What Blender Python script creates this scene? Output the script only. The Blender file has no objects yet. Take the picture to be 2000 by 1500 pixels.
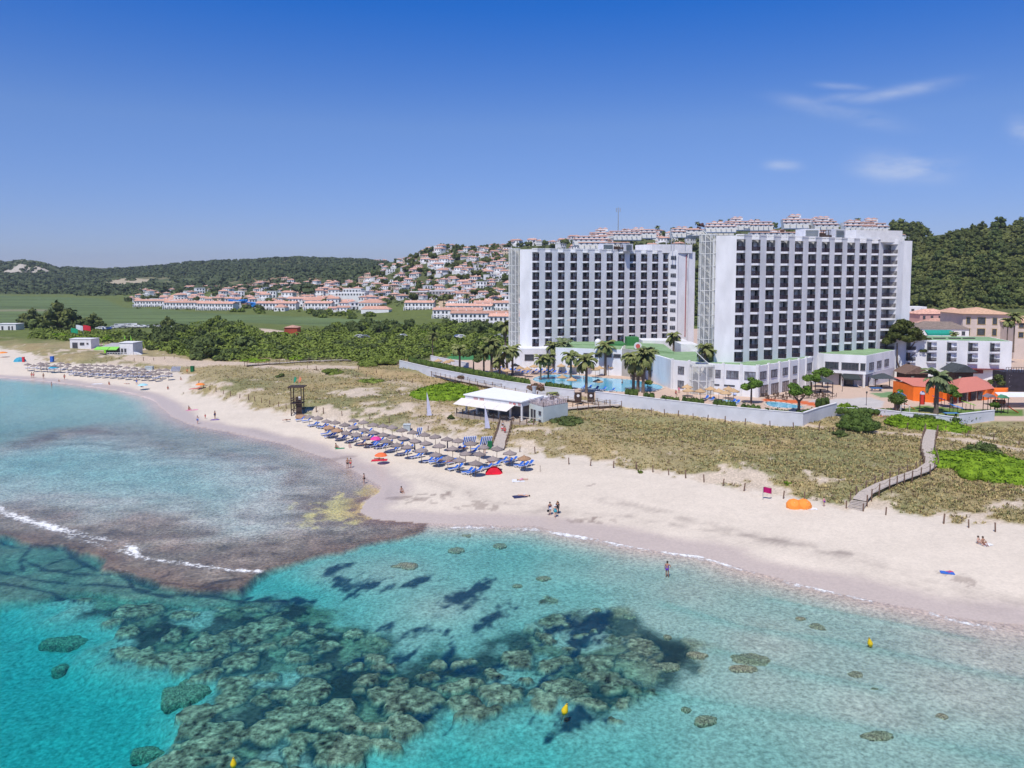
import bpy, math, random
import numpy as np
from mathutils import Vector, Matrix
R=math.radians
random.seed(7); rng=np.random.RandomState(11)
S=bpy.context.scene
COL=bpy.data.collections.new('place'); S.collection.children.link(COL)
# ------------------------------------------------------------ camera
F=1500.0; PIT=R(4.38); SH=102.0; CH=31.0
cp,sp=math.cos(PIT),math.sin(PIT)
def ray(px,py):
    a=(px-1000)/F; b=(750-SH-py)/F
    return Vector((a, cp+b*sp, -sp+b*cp))
def W(px,py,z=0.0):
    d=ray(px,py); t=(z-CH)/d.z
    return Vector((d.x*t,d.y*t,z))
def D(px,py,Y):
    d=ray(px,py); t=Y/d.y
    return Vector((d.x*t,Y,CH+d.z*t))
def zat(px,py,Y): return D(px,py,Y).z
cam=bpy.data.cameras.new('camera'); co=bpy.data.objects.new('camera',cam); COL.objects.link(co)
co.location=(0,0,CH); co.rotation_euler=(R(90)-PIT,0,0)
cam.sensor_width=36; cam.lens=F/2000*36; cam.shift_y=-SH/2000; cam.clip_start=1; cam.clip_end=12000
S.camera=co
# ------------------------------------------------------------ noise
_tab=rng.rand(256,256)
def vn(x,y,seed=0):
    x=np.asarray(x,float)+seed*17.3; y=np.asarray(y,float)+seed*9.1
    xi=np.floor(x).astype(int); yi=np.floor(y).astype(int); fx=x-xi; fy=y-yi
    fx=fx*fx*(3-2*fx); fy=fy*fy*(3-2*fy)
    a=_tab[xi&255,yi&255]; b=_tab[(xi+1)&255,yi&255]; c=_tab[xi&255,(yi+1)&255]; d=_tab[(xi+1)&255,(yi+1)&255]
    return (a*(1-fx)+b*fx)*(1-fy)+(c*(1-fx)+d*fx)*fy
def fbm(x,y,s,oct=4,seed=0):
    r=0;a=0.5;t=0
    for o in range(oct):
        r=r+a*vn(np.asarray(x)/s,np.asarray(y)/s,seed+o); t+=a; a*=0.55; s=s/2.03
    return r/t-0.5
def sst(x,a,b):
    t=np.clip((x-a)/(b-a),0,1); return t*t*(3-2*t)
def dist_seg(x,y,pts,closed=False):
    best=np.full(np.shape(x),1e9)
    n=len(pts)
    for i in range(n if closed else n-1):
        ax,ay=pts[i][:2]; bx,by=pts[(i+1)%n][:2]
        vx,vy=bx-ax,by-ay; L=vx*vx+vy*vy+1e-9
        t=np.clip(((x-ax)*vx+(y-ay)*vy)/L,0,1)
        best=np.minimum(best,(x-ax-t*vx)**2+(y-ay-t*vy)**2)
    return np.sqrt(best)
def inside(x,y,pts):
    c=np.zeros(np.shape(x),bool); n=len(pts)
    for i in range(n):
        ax,ay=pts[i][:2]; bx,by=pts[(i+1)%n][:2]
        if ay==by: continue
        m=((ay>y)!=(by>y))&(x<(bx-ax)*(y-ay)/(by-ay)+ax); c^=m
    return c
def sdf(x,y,pts):   # + inside
    d=dist_seg(x,y,pts,True); return np.where(inside(x,y,pts),d,-d)
def PW(L,z=0.0): return [tuple(W(a,b,z))[:2] for a,b in L]
# ------------------------------------------------------------ shoreline etc (picture -> place)
SHORE=[(-900,745),(-300,735),(0,738),(60,742),(120,748),(190,757),(260,768),(300,780),(318,800),(340,815),(380,832),(430,841),(500,853),(560,869),(610,885),(650,898),(690,916),(722,936),(744,950),(738,964),(712,982),(700,1000),(730,1014),(800,1020),(860,1024),(960,1026),(1050,1028),(1100,1040),(1180,1054),(1280,1075),(1370,1085),(1460,1115),(1560,1140),(1690,1168),(1800,1190),(1900,1212),(2000,1222),(2200,1262),(2600,1350),(3200,1500)]
shore=PW(SHORE)
landpoly=shore+[(400,60),(3000,60),(3000,5000),(-5000,5000),(-5000,shore[0][1])]
DUNE=[(-500,662),(-100,668),(0,676),(60,692),(100,708),(200,712),(330,722),(372,732),(385,762),(440,780),(500,795),(560,806),(600,812),(700,828),(800,840),(862,850),(900,862),(950,872),(1010,878),(1080,892),(1200,905),(1300,925),(1400,946),(1500,960),(1600,977),(1650,990),(1700,992),(1760,996),(1840,1006),(1900,1020),(2000,1032),(2200,1070),(2600,1150)]
dunel=PW(DUNE,1.3)
dunepoly=dunel+[(400,100),(3000,100),(3000,5000),(-5000,5000),(-5000,dunel[0][1])]
SHELF=[(-400,1010),(0,1047),(70,1062),(130,1068),(190,1085),(205,1108),(280,1125),(350,1147),(425,1152),(470,1150),(500,1122),(550,1106),(620,1086),(700,1066),(780,1050),(822,1036),(835,1022),(842,1017),(760,1010),(700,985),(735,960),(700,925),(640,895),(560,866),(480,855),(380,840),(300,830),(200,820),(0,850),(-400,880)]
shelf=PW(SHELF)
# platform of the hotel grounds
PLAT=[(786,712),(905,738),(1000,756),(1125,770),(1165,780),(1300,797),(1450,812),(1566,820),(1630,802),(1700,806),(1790,822),(1870,828),(1945,822),(2010,822),(2300,840),(2300,700),(1900,655),(1300,640),(1000,655),(850,664)]
plat=PW(PLAT,3.0)
PZ=3.0
# ------------------------------------------------------------ ground grid
ylist=[14.0]
while ylist[-1]<2900:
    Y=ylist[-1]; st=min(max(Y*Y*2.6/46500,0.12 if Y>45 else 1.2),2.2) if Y<330 else 2.2+(Y-330)*0.011
    ylist.append(Y+st)
ylist+= [3400,4200]
YL=np.array(ylist)
UL=np.concatenate([np.linspace(-1.8,-0.80,36)[:-1],np.linspace(-0.80,0.80,620),np.linspace(0.80,1.8,36)[1:]])
UU,YY=np.meshgrid(UL,YL); XX=UU*YY
print('grid',XX.shape)
# land profiles: px -> [(Y,z)]
def zp(px,l):
    out=[]
    for Y,v in l:
        out.append((Y, v if v<150 else zat(px,v,Y)))
    return out
BEY=[(2600,30.0),(9000,10.0)]
PROF={
-1500:[(14,3),(330,3),(600,1.5),(1060,1.5),(1500,30.0),(1900,66.0)],
-200:[(14,3),(330,3),(600,1.2),(1060,1.2),(1200,563),(1500,545),(1900,512)],
0:[(14,3),(330,3),(600,1.2),(1040,1.2),(1200,566),(1500,545),(1800,520),(1900,512)],
45:[(14,3),(330,3),(600,1.2),(1040,1.2),(1200,565),(1500,545),(1560,532),(1590,513),(1700,508)],
85:[(14,3),(330,3),(600,1.2),(1040,1.2),(1200,565),(1500,545),(1570,534),(1600,516),(1700,513)],
120:[(14,3),(330,3),(600,1.2),(1040,1.2),(1200,565),(1500,550),(1700,528),(1900,523)],
250:[(14,3),(350,2.5),(520,1.2),(900,1.3),(1100,566),(1300,556),(1600,536),(1900,524)],
400:[(14,3),(350,2.5),(480,1.2),(600,2.0),(900,574),(1150,560),(1450,540),(1900,513)],
560:[(14,3),(350,2.5),(480,1.2),(560,2.0),(850,569),(1100,552),(1400,532),(1900,505)],
700:[(14,3),(350,2.5),(430,1.5),(530,2.2),(680,585),(900,552),(1050,535),(1900,505)],
760:[(14,3),(350,2.5),(430,2.0),(510,2.5),(600,592),(700,566),(850,530),(960,512),(1050,540),(1900,510)],
860:[(14,3),(350,2.5),(430,2.0),(490,2.5),(570,594),(660,560),(760,520),(860,490),(1000,520),(1900,520)],
1000:[(14,3),(350,2.5),(430,2.0),(470,2.5),(530,600),(620,560),(720,515),(800,482),(950,510),(1900,520)],
1200:[(14,3),(340,2.5),(430,2.5),(460,3),(510,590),(600,535),(700,485),(780,463),(950,510),(1900,520)],
1400:[(14,3),(340,2.5),(430,3),(450,3),(500,590),(590,530),(680,470),(750,446),(950,510),(1900,520)],
1600:[(14,3),(320,3),(400,4),(430,6),(480,590),(560,520),(640,460),(700,436),(950,500),(1900,520)],
1735:[(14,3),(300,3),(340,5),(400,9),(440,590),(500,530),(560,480),(620,443),(900,500),(1900,520)],
1800:[(14,3),(290,3),(330,5),(390,9),(420,590),(470,540),(530,490),(590,464),(900,500),(1900,520)],
1860:[(14,3),(290,3),(330,5),(380,9),(410,592),(460,530),(510,480),(560,452),(900,500),(1900,520)],
2000:[(14,3),(290,3),(330,6),(370,10),(395,592),(440,530),(490,478),(540,438),(900,480),(1900,520)],
2300:[(14,3),(290,3),(330,6),(370,10),(395,590),(440,520),(490,450),(540,400),(900,420),(1900,520)],
3500:[(14,3),(290,3),(330,6),(370,10),(395,590),(440,520),(490,450),(540,400),(900,420),(1900,520)],
}
cols=sorted(PROF); P2=[]
for c in cols:
    l=zp(c,PROF[c])+BEY
    P2.append(np.interp(YL,[a for a,b in l],[b for a,b in l]))
P2=np.array(P2)   # cols x NY
# soften along Y
cu=np.array([(c-1000)/F for c in cols])
ZL=np.empty_like(XX)
for j in range(len(YL)):
    ZL[j]=np.interp(UL,cu,P2[:,j])
far=sst(YY,420,900)
ZL+= fbm(XX,YY,90,4,3)*14*far*sst(ZL,4,20)
ZL+= fbm(XX,YY,60,3,5)*1.2*sst(YY,150,260)*(1-far)
near=YY<420
sS=np.full(XX.shape,200.0); m=YY<340
xs,ys=XX[m],YY[m]
d=dist_seg(xs,ys,shore); sS[m]=np.where(inside(xs,ys,landpoly),d,-d)
sS[m]+= (fbm(xs,ys,9,3,21)*2.2)*sst(np.abs(sS[m]),0,3)*0+fbm(xs,ys,7,3,21)*0.9
tD=np.full(XX.shape,200.0)
d=dist_seg(xs,ys,dunel); tD[m]=np.where(inside(xs,ys,dunepoly),d,-d)
pS=np.full(XX.shape,-200.0); pS[near]=sdf(XX[near],YY[near],plat)
shS=np.full(XX.shape,-200.0); shS[m]=sdf(xs,ys,shelf)
# sea depth control
DC=[(620,930,.12),(700,945,.08),(560,890,.12),(450,860,.12),(350,840,.15),(200,790,.18),(0,760,.18),(660,960,.10),(-300,780,.16),(100,800,.18),(300,830,.14),(100,900,.20),(400,900,.3),(-200,1200,2.2),(50,1300,2.4),(50,1480,2.5),(250,1300,2.3),(250,1450,2.4),(700,1500,2.1),(1000,1480,1.45),(1200,1480,1.15),(1450,1480,.70),(1700,1480,.48),(1700,1380,.36),(1950,1480,.42),(1900,1350,.28),(1950,1280,.2),(1500,1250,.34),(1500,1330,.46),(1350,1150,.4),(1300,1200,.55),(1350,1290,.62),(1200,1350,1.2),(1000,1300,1.6),(800,1230,.95),(860,1180,.6),(760,1110,.6),(900,1060,.9),(1000,1090,1.1),(1100,1100,.75),(1200,1110,.5),(1100,1150,1.0),(1000,1230,1.1),(650,1110,.7),(560,1150,1.3),(400,1190,1.7),(200,1180,1.8),(30,1110,1.3),(30,1180,1.9),(500,1300,2.0),(600,1400,2.0),(900,1400,1.7)]
dc=np.array([tuple(W(a,b,0))[:2]+(c*(.60 if a>590 and b<1400 else (.85 if a>1100 else 1)),) for a,b,c in DC])
dep=np.zeros(XX.shape)
ms=(sS<2)&m
xx,yy=XX[ms],YY[ms]; wsum=0; vs=0
for X0,Y0,v in dc:
    w=1/(((xx-X0)**2+(yy-Y0)**2)+4)**1.5; wsum=wsum+w; vs=vs+w*v
dep[ms]=vs/wsum
REEFA=[(-60,1075),(200,1102),(330,1150),(480,1158),(560,1180),(640,1200),(700,1250),(800,1275),(950,1268),(1050,1195),(1110,1185),(1240,1205),(1300,1250),(1390,1270),(1335,1300),(1295,1352),(1215,1385),(1120,1402),(860,1402),(810,1450),(720,1470),(640,1500),(600,1540),(300,1540),(300,1490),(350,1420),(375,1375),(420,1335),(330,1315),(200,1262),(250,1235),(150,1195),(-60,1168)]
reefa=PW(REEFA,-0.8)
n_slab=lambda x,y: fbm(x,y,3,3,39)*3
rS=np.full(XX.shape,-50.0); mr=(YY<140)&(YY>30)
rS[mr]=sdf(XX[mr],YY[mr],reefa)
rmask=sst(rS+fbm(XX,YY,5,4,31)*7,-1.0,1.5)
ROCKS=[(359,1338,42,26),(406,1313,24,15),(289,1447,32,12),(471,1289,35,15),(523,1311,30,12),(427,1268,26,15),(472,1236,45,15),(539,1217,52,13),(248,1227,24,13),(255,1269,42,10),(304,1283,52,17),(378,1287,38,20),(402,1248,31,14),(266,1189,45,14),(360,1196,28,12),(210,1210,21,6),(122,1233,40,11),(117,1278,17,7),(161,1168,19,8),(460,1331,35,17),(455,1357,42,21),(381,1388,42,24),(378,1416,38,21),(430,1420,38,21),(402,1451,63,17),(350,1480,63,17),(413,1487,52,14),(511,1427,60,31),(560,1395,52,21),(605,1340,42,26),(577,1380,38,14),(574,1462,26,19),(591,1437,31,12),(514,1490,38,14),(574,1493,24,10),(651,1389,45,31),(647,1444,35,25),(690,1458,45,20),(591,1273,31,12),(623,1294,28,12),(588,1241,21,8),(500,1180,30,8),(320,1172,34,9),(380,1170,30,8),(450,1180,28,9),(747,1350,35,16),(806,1367,58,24),(897,1373,38,16),(978,1353,52,16),(953,1380,35,10),(1013,1283,38,11),(1086,1297,31,13),(1111,1346,42,22),(1058,1371,31,19),(1146,1374,38,10),(1072,1245,21,9),(1197,1254,17,10),(1086,1210,31,16),(1113,1271,16,6),(1160,1294,38,12),(1177,1318,42,12),(1223,1287,28,9),(1258,1269,38,14),(1282,1297,21,9),(1209,1343,38,17),(1240,1357,21,10),(1275,1352,14,5),(1221,1379,17,7),(1230,1204,14,4),(1256,1199,12,4),(1163,1189,14,4),(1064,1126,14,4),(1055,1178,12,4),(1073,1172,12,4),(1088,1174,8,3),(1011,1141,10,4),(894,1072,16,5),(978,1063,12,5),(913,1046,10,4),(796,1105,25,7),(729,1280,28,11),(750,1298,28,10),(838,1315,25,10),(771,1325,18,8),(721,1320,19,9),(701,1343,16,6),(915,1336,21,10),(880,1340,28,10),(964,1315,31,10),(785,1416,35,21),(733,1416,25,16),(761,1452,38,14),(687,1455,35,18),(656,1469,38,12),(607,1437,14,12),(705,1406,45,17),(1597,1225,16,8),(1563,1208,10,3),(1461,1289,41,13),(1450,1305,27,7),(1673,1319,16,6),(1708,1349,18,6),(1840,1399,14,7),(1719,1437,30,9),(1340,1379,10,5),(1384,1404,27,9),(1205,1412,14,7),(1362,1278,22,7),(1301,1297,24,9),(1304,1242,9,5),(556,1344,20,9),(520,1360,26,12),(690,1300,20,8),(640,1255,22,8),(560,1255,26,9),(506,1262,24,10),(330,1240,24,9),(850,1290,24,8),(1040,1330,22,8),(1130,1240,14,5),(1150,1228,10,4),(905,1290,24,8),(700,1235,22,8),(620,1225,20,7)]
ISO=[(289,1447),(122,1233),(117,1278),(359,1338),(1230,1204),(1256,1199),(1163,1189)]
RF=np.full(XX.shape,-9.0); xr,yr=XX[mr],YY[mr]
xr=xr+fbm(xr,yr,2.2,4,43)*2.2; yr=yr+fbm(XX[mr],YY[mr],2.4,4,44)*3.0
f_=np.full(xr.shape,-9.0)
for (px,py,rx,ry) in ROCKS:
    if px>1290 or (py<1150 and px>700) or (px,py) in ISO: continue
    c=W(px,py,-.5); wx=rx*c.y/F; wy=ry*c.y*c.y/(F*CH)*1.05; near_=(np.abs(xr-c.x)<wx*2)&(np.abs(yr-c.y)<wy*2)
    f_[near_]=np.maximum(f_[near_],1-((xr[near_]-c.x)/wx)**2-((yr[near_]-c.y)/wy)**2)
RF[mr]=f_; RF=RF+fbm(XX,YY,1.3,4,45)*.9
rockm=sst(RF,-.12,.22)
WD=dep*sst(-sS,0.0,7.0)
rn=fbm(XX*1.0,YY*.85,2.6,5,33)+.5*fbm(XX,YY,.9,3,34); rtop=sst(rn,-.02,.10)
SLABA=PW([(-80,1045),(70,1060),(130,1066),(192,1086),(206,1108),(300,1132),(420,1152),(560,1168),(540,1182),(400,1178),(250,1172),(150,1160),(60,1172),(-80,1165)],-.4)
slabm=np.zeros(XX.shape); slabm[mr]=sst(sdf(XX[mr],YY[mr],SLABA)+n_slab(XX[mr],YY[mr]),-.6,.8)
WD+= rmask*(.30-.50*rtop)*sst(-sS,2,8)*(.5+.5*sst(dep,.6,1.6))*(1-slabm)
WD=WD*(1-slabm)+slabm*(.62+.5*fbm(XX,YY,4,3,38))
rwide=sst(rS+fbm(XX,YY,5,4,31)*7,-5,2)*(1-slabm); WD=WD*(1-rwide)+np.minimum(WD,.78+.30*fbm(XX,YY,2.5,4,48))*rwide
rockm=rockm*(1-slabm); WD=WD*(1-rockm)+np.minimum(WD,.50+.16*fbm(XX,YY,1.5,4,46)+.10*(XX<-12))*rockm
oute=sst(YY-(W(0,965,0).y),-6,6); shelfm=(sst(shS+fbm(XX,YY,3.0,4,35)*2.0,-0.35,0.35)*(1-oute)+sst(shS+fbm(XX,YY,12,4,36)*18,-4,16)*oute)*(sS<0)
shd=np.where(shS>14,0.30,0.13)+0.10*fbm(XX,YY,4,4,37)
innerdeep=sst(shS,8,30)
WDs=(0.08+0.10*fbm(XX,YY,3,4,37)+0.18*innerdeep)
WD=WD*(1-shelfm)+np.maximum(WDs,0.02)*shelfm*sst(-sS,0,4)
WD=np.maximum(WD,0.0)
beach=np.where(sS>0,np.minimum(sS*0.055,1.25)+fbm(XX,YY,6,3,40)*0.10*sst(sS,2,8),0)
veg=sst(tD,-1,9)
ZZ=np.where(sS>0,beach,-WD-0.0)
ZZ=np.where(sS>0,ZZ*(1-veg)+veg*np.maximum(ZL+fbm(XX,YY,16,4,41)*2.4*sst(400-YY,0,60)-0.2,1.2),ZZ)
ZZ=np.where(sS>0,ZZ+sst(tD,0,4)*fbm(XX,YY,2.6,3,42)*0.5*sst(330-YY,0,60),ZZ)
pm=sst(pS,-2.5,0.5)
ZZ=ZZ*(1-pm)+PZ*pm*1.0
ZZ[YY>420]=ZL[YY>420]
GZ=ZZ
def gz(x,y):
    u=x/y
    i=int(np.searchsorted(UL,u))-1; j=int(np.searchsorted(YL,y))-1
    i=min(max(i,0),len(UL)-2); j=min(max(j,0),len(YL)-2)
    a=(u-UL[i])/(UL[i+1]-UL[i]); b=(y-YL[j])/(YL[j+1]-YL[j])
    a=min(max(a,0),1); b=min(max(b,0),1)
    return float((GZ[j,i]*(1-a)+GZ[j,i+1]*a)*(1-b)+(GZ[j+1,i]*(1-a)+GZ[j+1,i+1]*a)*b)
def hit(px,py,ymin=40):
    d=ray(px,py); u=d.x/d.y
    i=min(max(int(np.searchsorted(UL,u))-1,0),len(UL)-2); a=(u-UL[i])/(UL[i+1]-UL[i])
    zc=GZ[:,i]*(1-a)+GZ[:,i+1]*a; zr=CH+d.z/d.y*YL
    ok=np.where((zc>=zr)&(YL>ymin))[0]
    if len(ok)==0:   # above the skyline: stand it on the ridge
        sel=np.where((YL>ymin)&(YL<2500))[0]; j=int(sel[np.argmax((zc[sel]-CH)/YL[sel])]); Y=YL[j]
        return Vector((u*Y,Y,zc[j]))
    j=ok[0]
    if j==0: Y=YL[0]
    else:
        g0=zr[j-1]-zc[j-1]; g1=zr[j]-zc[j]; Y=YL[j-1]+(YL[j]-YL[j-1])*(g0/(g0-g1) if g0!=g1 else 0)
    return Vector((u*Y,Y,CH+d.z/d.y*Y))
def PG(L):
    out=[]
    for a,b in L:
        h=hit(a,b); out.append((h.x,h.y) if h else tuple(W(a,b,2))[:2])
    return out
# ------------------------------------------------------------ ground colours (albedo)
def C(h):
    h=h.lstrip('#'); c=[int(h[i:i+2],16)/255 for i in (0,2,4)]
    return tuple(v/12.92 if v<=.04045 else ((v+.055)/1.055)**2.4 for v in c)
def L3(*c): return np.array(c)[None,None,:]
def mixc(A,B,m): return A*(1-m[...,None])+B*m[...,None]
n1=fbm(XX,YY,5,4,50); n2=fbm(XX,YY,1.7,3,51); n3=fbm(XX,YY,22,3,52); n4=fbm(XX*0.35+YY*0.1,YY,2.2,3,53)
SAND=L3(.665,.58,.475); base=np.broadcast_to(SAND,XX.shape+(3,)).copy()
base*= (1+0.10*n3+0.08*n1+.10*n4+.10*fbm(XX,YY,.7,2,49))[...,None]
# wet sand near water
wet=sst(-(sS+n1*2.5-4.2),-1.6,1.6)*(sS>-0.5)
base=mixc(base,L3(.47,.385,.345)*(1+0*base),wet*0.75)
# drift lines of weed / tyre tracks
def PWl(L,z=1.0): return PW(L,z)
TR=[([(760,915),(850,935),(960,975),(1060,990),(1200,1000),(1330,1020),(1450,1045),(1560,1062),(1700,1095),(1860,1140),(2000,1170)],1.6,.5),
    ([(1180,975),(1300,1000),(1400,1025),(1500,1048),(1640,1075)],1.0,.8),
    ([(1230,1003),(1330,1022),(1450,1040),(1560,1058),(1660,1078)],.35,.6),([(0,712),(120,705),(180,690)],.5,-.2),
    ([(480,830),(600,868),(690,905),(760,960),(840,985),(1000,985),(1100,990)],1.2,.4),([(1700,1110),(1850,1150),(2000,1190)],1.2,.35)]
for L,w,s in TR:
    mm=(YY<260); dd=np.full(XX.shape,99.0); dd[mm]=dist_seg(XX[mm],YY[mm],PW(L,.8))
    k=sum(np.exp(-((dd-o_)/(.10+.10*w))**2)*a_ for o_,a_ in ((0,1),(.32*w,.7),(.75*w,.8),(1.25*w,.5)))+.30*np.exp(-(dd/w)**2); k=k*np.clip(0.55+n4*2.5+n2*2.0,0,1)*(sS>1)*(tD<1)
    base=mixc(base,L3(.30,.25,.215)*(1+0*base),np.clip(k*abs(s)*.6,0,1))
for (px,py,r) in [(815,970,3.0),(825,963,1.6),(666,890,2.2),(1140,1010,1.2),(1190,1013,1.6),(1880,1128,1.6),(930,985,2.2),(1150,953,.8)]:
    c0=W(px,py,.6); dd=np.hypot((XX-c0.x)/1.6,YY-c0.y)
    k=sst(1-dd/r+n2*3.2+fbm(XX,YY,.6,3,59)*2,0.45,.8)*(sS>0)*(dd<r*2); base=mixc(base,L3(.25,.19,.16)*(1+0*base),k*.5)
# dune vegetation: dry grass over pale sand
grass=L3(.32,.265,.14); olive=L3(.225,.215,.10); rust=L3(.36,.27,.13)
gcol=mixc(mixc(grass*(1+0*base),olive*(1+0*base),sst(n3+0.3*n1,-.05,.2)),rust*(1+0*base),sst(fbm(XX,YY,9,3,55),.05,.22)*.6)
gcol*= (1+0.5*n2+.35*n1)[...,None]
bare=sst(fbm(XX,YY,3.6,4,57)+fbm(XX,YY,30,2,58)*.9+0.10*np.exp(-np.maximum(tD,0)/6)*2,.27,.38)
duneC=mixc(gcol,L3(.55,.455,.35)*(1+.3*n2[...,None]),bare)
vm=sst(tD+n2*7+n1*6,-1.5,1.5)*(sS>0)
base=mixc(base,duneC,vm)
def zone(L,col,soft=1.5,nz=1.0,world=None,amt=1.0,ymax=1e9,ymin=0):
    global base
    P=world or PG(L); xsn=[p[0] for p in P]; ysn=[p[1] for p in P]
    mm=(XX>min(xsn)-8)&(XX<max(xsn)+8)&(YY>min(ysn)-8)&(YY<max(ysn)+8)
    d=np.full(XX.shape,-99.0); d[mm]=sdf(XX[mm],YY[mm],P)
    k=sst(d+n1*4*nz,-soft,soft)*amt
    base=mixc(base,np.asarray(col)*(1+0*base),k); return d
DET=(1+.45*n2+.3*n1)[...,None]
# reed marsh, scrub, far land
back=sst(YY+n1*30,300,340)
scrub=L3(.13,.16,.045)*DET
base=mixc(base,scrub*(1+0*base),back*(sS>0))
marsh=L3(.12,.165,.065)*(1+.9*fbm(XX*.2,YY,14,4,61)[...,None]+.25*n2[...,None])
zone([(-700,577),(0,577),(200,583),(240,600),(420,612),(600,619),(760,626),(830,636),(700,640),(560,634),(420,628),(330,642),(200,636),(60,640),(-700,650)],marsh,4,1)
zone([(-300,606),(90,604),(100,608),(-300,612)],L3(.26,.24,.15),3,1,amt=.7)
hill=L3(.085,.105,.045)*(1+.6*fbm(XX,YY,30,4,62)[...,None]*2)
base=mixc(base,hill*(1+0*base),sst(YY,1040,1090)*(UU<-.26)+0.0)
base=mixc(base,L3(.10,.115,.045)*DET,sst(ZL,6,10)*(UU>-.35)*(YY>380))
# bare hill strips and the pale rock face
hm=sst(fbm(XX,YY,45,4,64),.10,.2)*(YY>1080)*(UU<-.2)*.45
base=mixc(base,L3(.30,.26,.16)*(1+0*base),hm)
zone([(210,556),(290,551),(300,545),(250,542),(215,548)],L3(.42,.36,.25),6,2)
zone([(300,562),(480,556),(480,546),(560,541),(640,543),(560,550),(420,560),(330,568)],L3(.27,.19,.12),6,1)
zone([(190,573),(300,570),(360,566),(300,560),(200,566)],L3(.32,.24,.14),5,1.5)
cl=(YY>1555)&(YY<1640)&(UU>(-5-1000)/F)&(UU<(112-1000)/F)
base=mixc(base,L3(.44,.40,.34)*(1+0*base),cl*sst(fbm(XX,YY*.4,14,4,66)+.02,-.03,.06))
# construction scar and paths
zone([(795,603),(900,600),(900,588),(860,585),(800,596)],L3(.50,.38,.25),2,1)
zone([(700,592),(735,580),(750,572),(740,585),(715,596)],L3(.5,.4,.27),2,1)
SANDY=L3(.55,.44,.33)*(1+.12*n2[...,None])
zone([(236,700),(262,693),(330,696),(420,704),(520,712),(560,715),(640,712),(700,716),(700,720),(600,722),(540,720),(400,716),(300,712),(270,708)],SANDY,.8,.3)
zone([(150,676),(260,672),(330,676),(300,683),(180,684)],SANDY,1,.5)
zone([(508,641),(560,647),(630,652),(560,657),(505,648)],SANDY,1.5,.3)
zone([(690,693),(700,692),(735,694),(738,698),(700,702)],SANDY,1,.6)
zone([(555,716),(600,718),(680,731),(800,745),(880,760),(900,778),(870,775),(800,756),(690,738),(600,728)],SANDY,1,1,amt=.6)
zone([(1000,766),(1090,772),(1180,790),(1190,800),(1120,800),(1080,800),(1060,822),(1000,815),(960,780)],L3(.60,.44,.31)*(1+.1*n2[...,None]),1.5,.5)
zone([(1040,762),(1180,778),(1300,797),(1440,813),(1560,822),(1640,828),(1740,840),(2000,872),(2200,890),(2200,900),(2000,880),(1800,853),(1640,840),(1560,836),(1440,827),(1300,812),(1240,803),(1150,785),(1040,770)],L3(.40,.30,.14)*DET,1.0,.6,amt=.55)
zone([(1210,786),(1300,800),(1440,818),(1560,828),(1700,840),(1830,852),(2000,876),(2200,900),(2200,904),(2000,881),(1830,857),(1700,846),(1560,834),(1440,825),(1300,808),(1210,792)],SANDY,.5,.25)
zone([(700,716),(760,722),(860,738),(940,752),(1000,765),(960,772),(880,762),(800,745),(700,728)],L3(.42,.30,.16)*DET,1.5,.8,amt=.7)
zone([(770,790),(860,786),(880,800),(880,826),(820,836),(770,826),(830,808)],L3(.52,.41,.31)*(1+.3*n2[...,None]),2,1.5,amt=.6)
zone([(1170,820),(1280,812),(1460,835),(1500,860),(1400,865),(1250,850)],L3(.235,.235,.10)*DET,2,2,amt=.6)
# paving of the hotel grounds
pav=L3(.56,.42,.33)*(1+.08*n2[...,None])
base=mixc(base,pav*(1+0*base),sst(pS,-.2,.2))
zone([(850,664),(1000,655),(1010,690),(1000,700),(860,700),(786,712)],L3(.10,.12,.04)*DET,1,.5,amt=.9)
G=lambda L,c,s=.3,nz=.05,amt=1: zone(None,c,s,nz,world=PW(L,PZ),amt=amt)
G([(1585,782),(1700,776),(1728,784),(1722,796),(1640,796),(1560,790)],L3(.50,.47,.45)*(1+.25*n2[...,None]))
G([(1490,779),(1560,781),(1640,795),(1760,812),(1750,818),(1640,803),(1560,788),(1490,784)],L3(.60,.14,.05))
G([(1755,800),(1800,792),(1900,800),(2000,800),(2000,812),(1945,812),(1850,812),(1760,812)],L3(.13,.21,.05)*DET)
G([(1770,806),(1830,800),(1850,806),(1800,814)],L3(.32,.27,.10),1,.5,.8)
G([(1700,768),(1755,764),(1770,770),(1760,778),(1720,776)],L3(.16,.27,.13))
G([(880,690),(960,692),(962,704),(872,702)],L3(.06,.22,.08))
# seabed
rockc=mixc(L3(.030,.036,.036)*(1+0*base),L3(.21,.185,.13)*(1+1.1*n2[...,None]+.8*fbm(XX,YY,.55,2,71)[...,None]),rtop)
sea=(sS<=0)
wsand=L3(.46,.385,.355)*(1+.32*sst(YY,150,190)+.12*n1+.26*fbm(XX,YY,.8,3,70)+.10*n3+.12*n4)[...,None]
rockt=L3(.25,.20,.145)*(1+2.2*fbm(XX,YY,.42,2,71)+.5*n2+.5*fbm(XX,YY,6,2,72))[...,None]
sb=mixc(wsand*(1+0*base),rockc*(1+0*base),np.clip(rmask*(.92+n1*.6),0,1)*(1-.85*sst(fbm(XX,YY,6,3,73),.10,.2)))
shc=L3(.27,.20,.17)*(1+1.0*n2+.7*n4+.3*n1)[...,None]
shc=mixc(shc,L3(.50,.435,.43)*(1+0*base)*(1+.35*n4[...,None]+.3*n2[...,None]),sst(shS+n1*8+n4*9+n3*22,4,19)*.88)
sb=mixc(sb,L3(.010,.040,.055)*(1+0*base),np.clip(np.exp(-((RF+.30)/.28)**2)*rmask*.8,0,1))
sb=mixc(sb,rockt,rockm)
sb=mixc(sb,L3(.23,.20,.16)*(1+0*base)*(1+.9*n2+.7*fbm(XX,YY,.7,2,74)+.4*n4)[...,None],slabm*.92)
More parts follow.
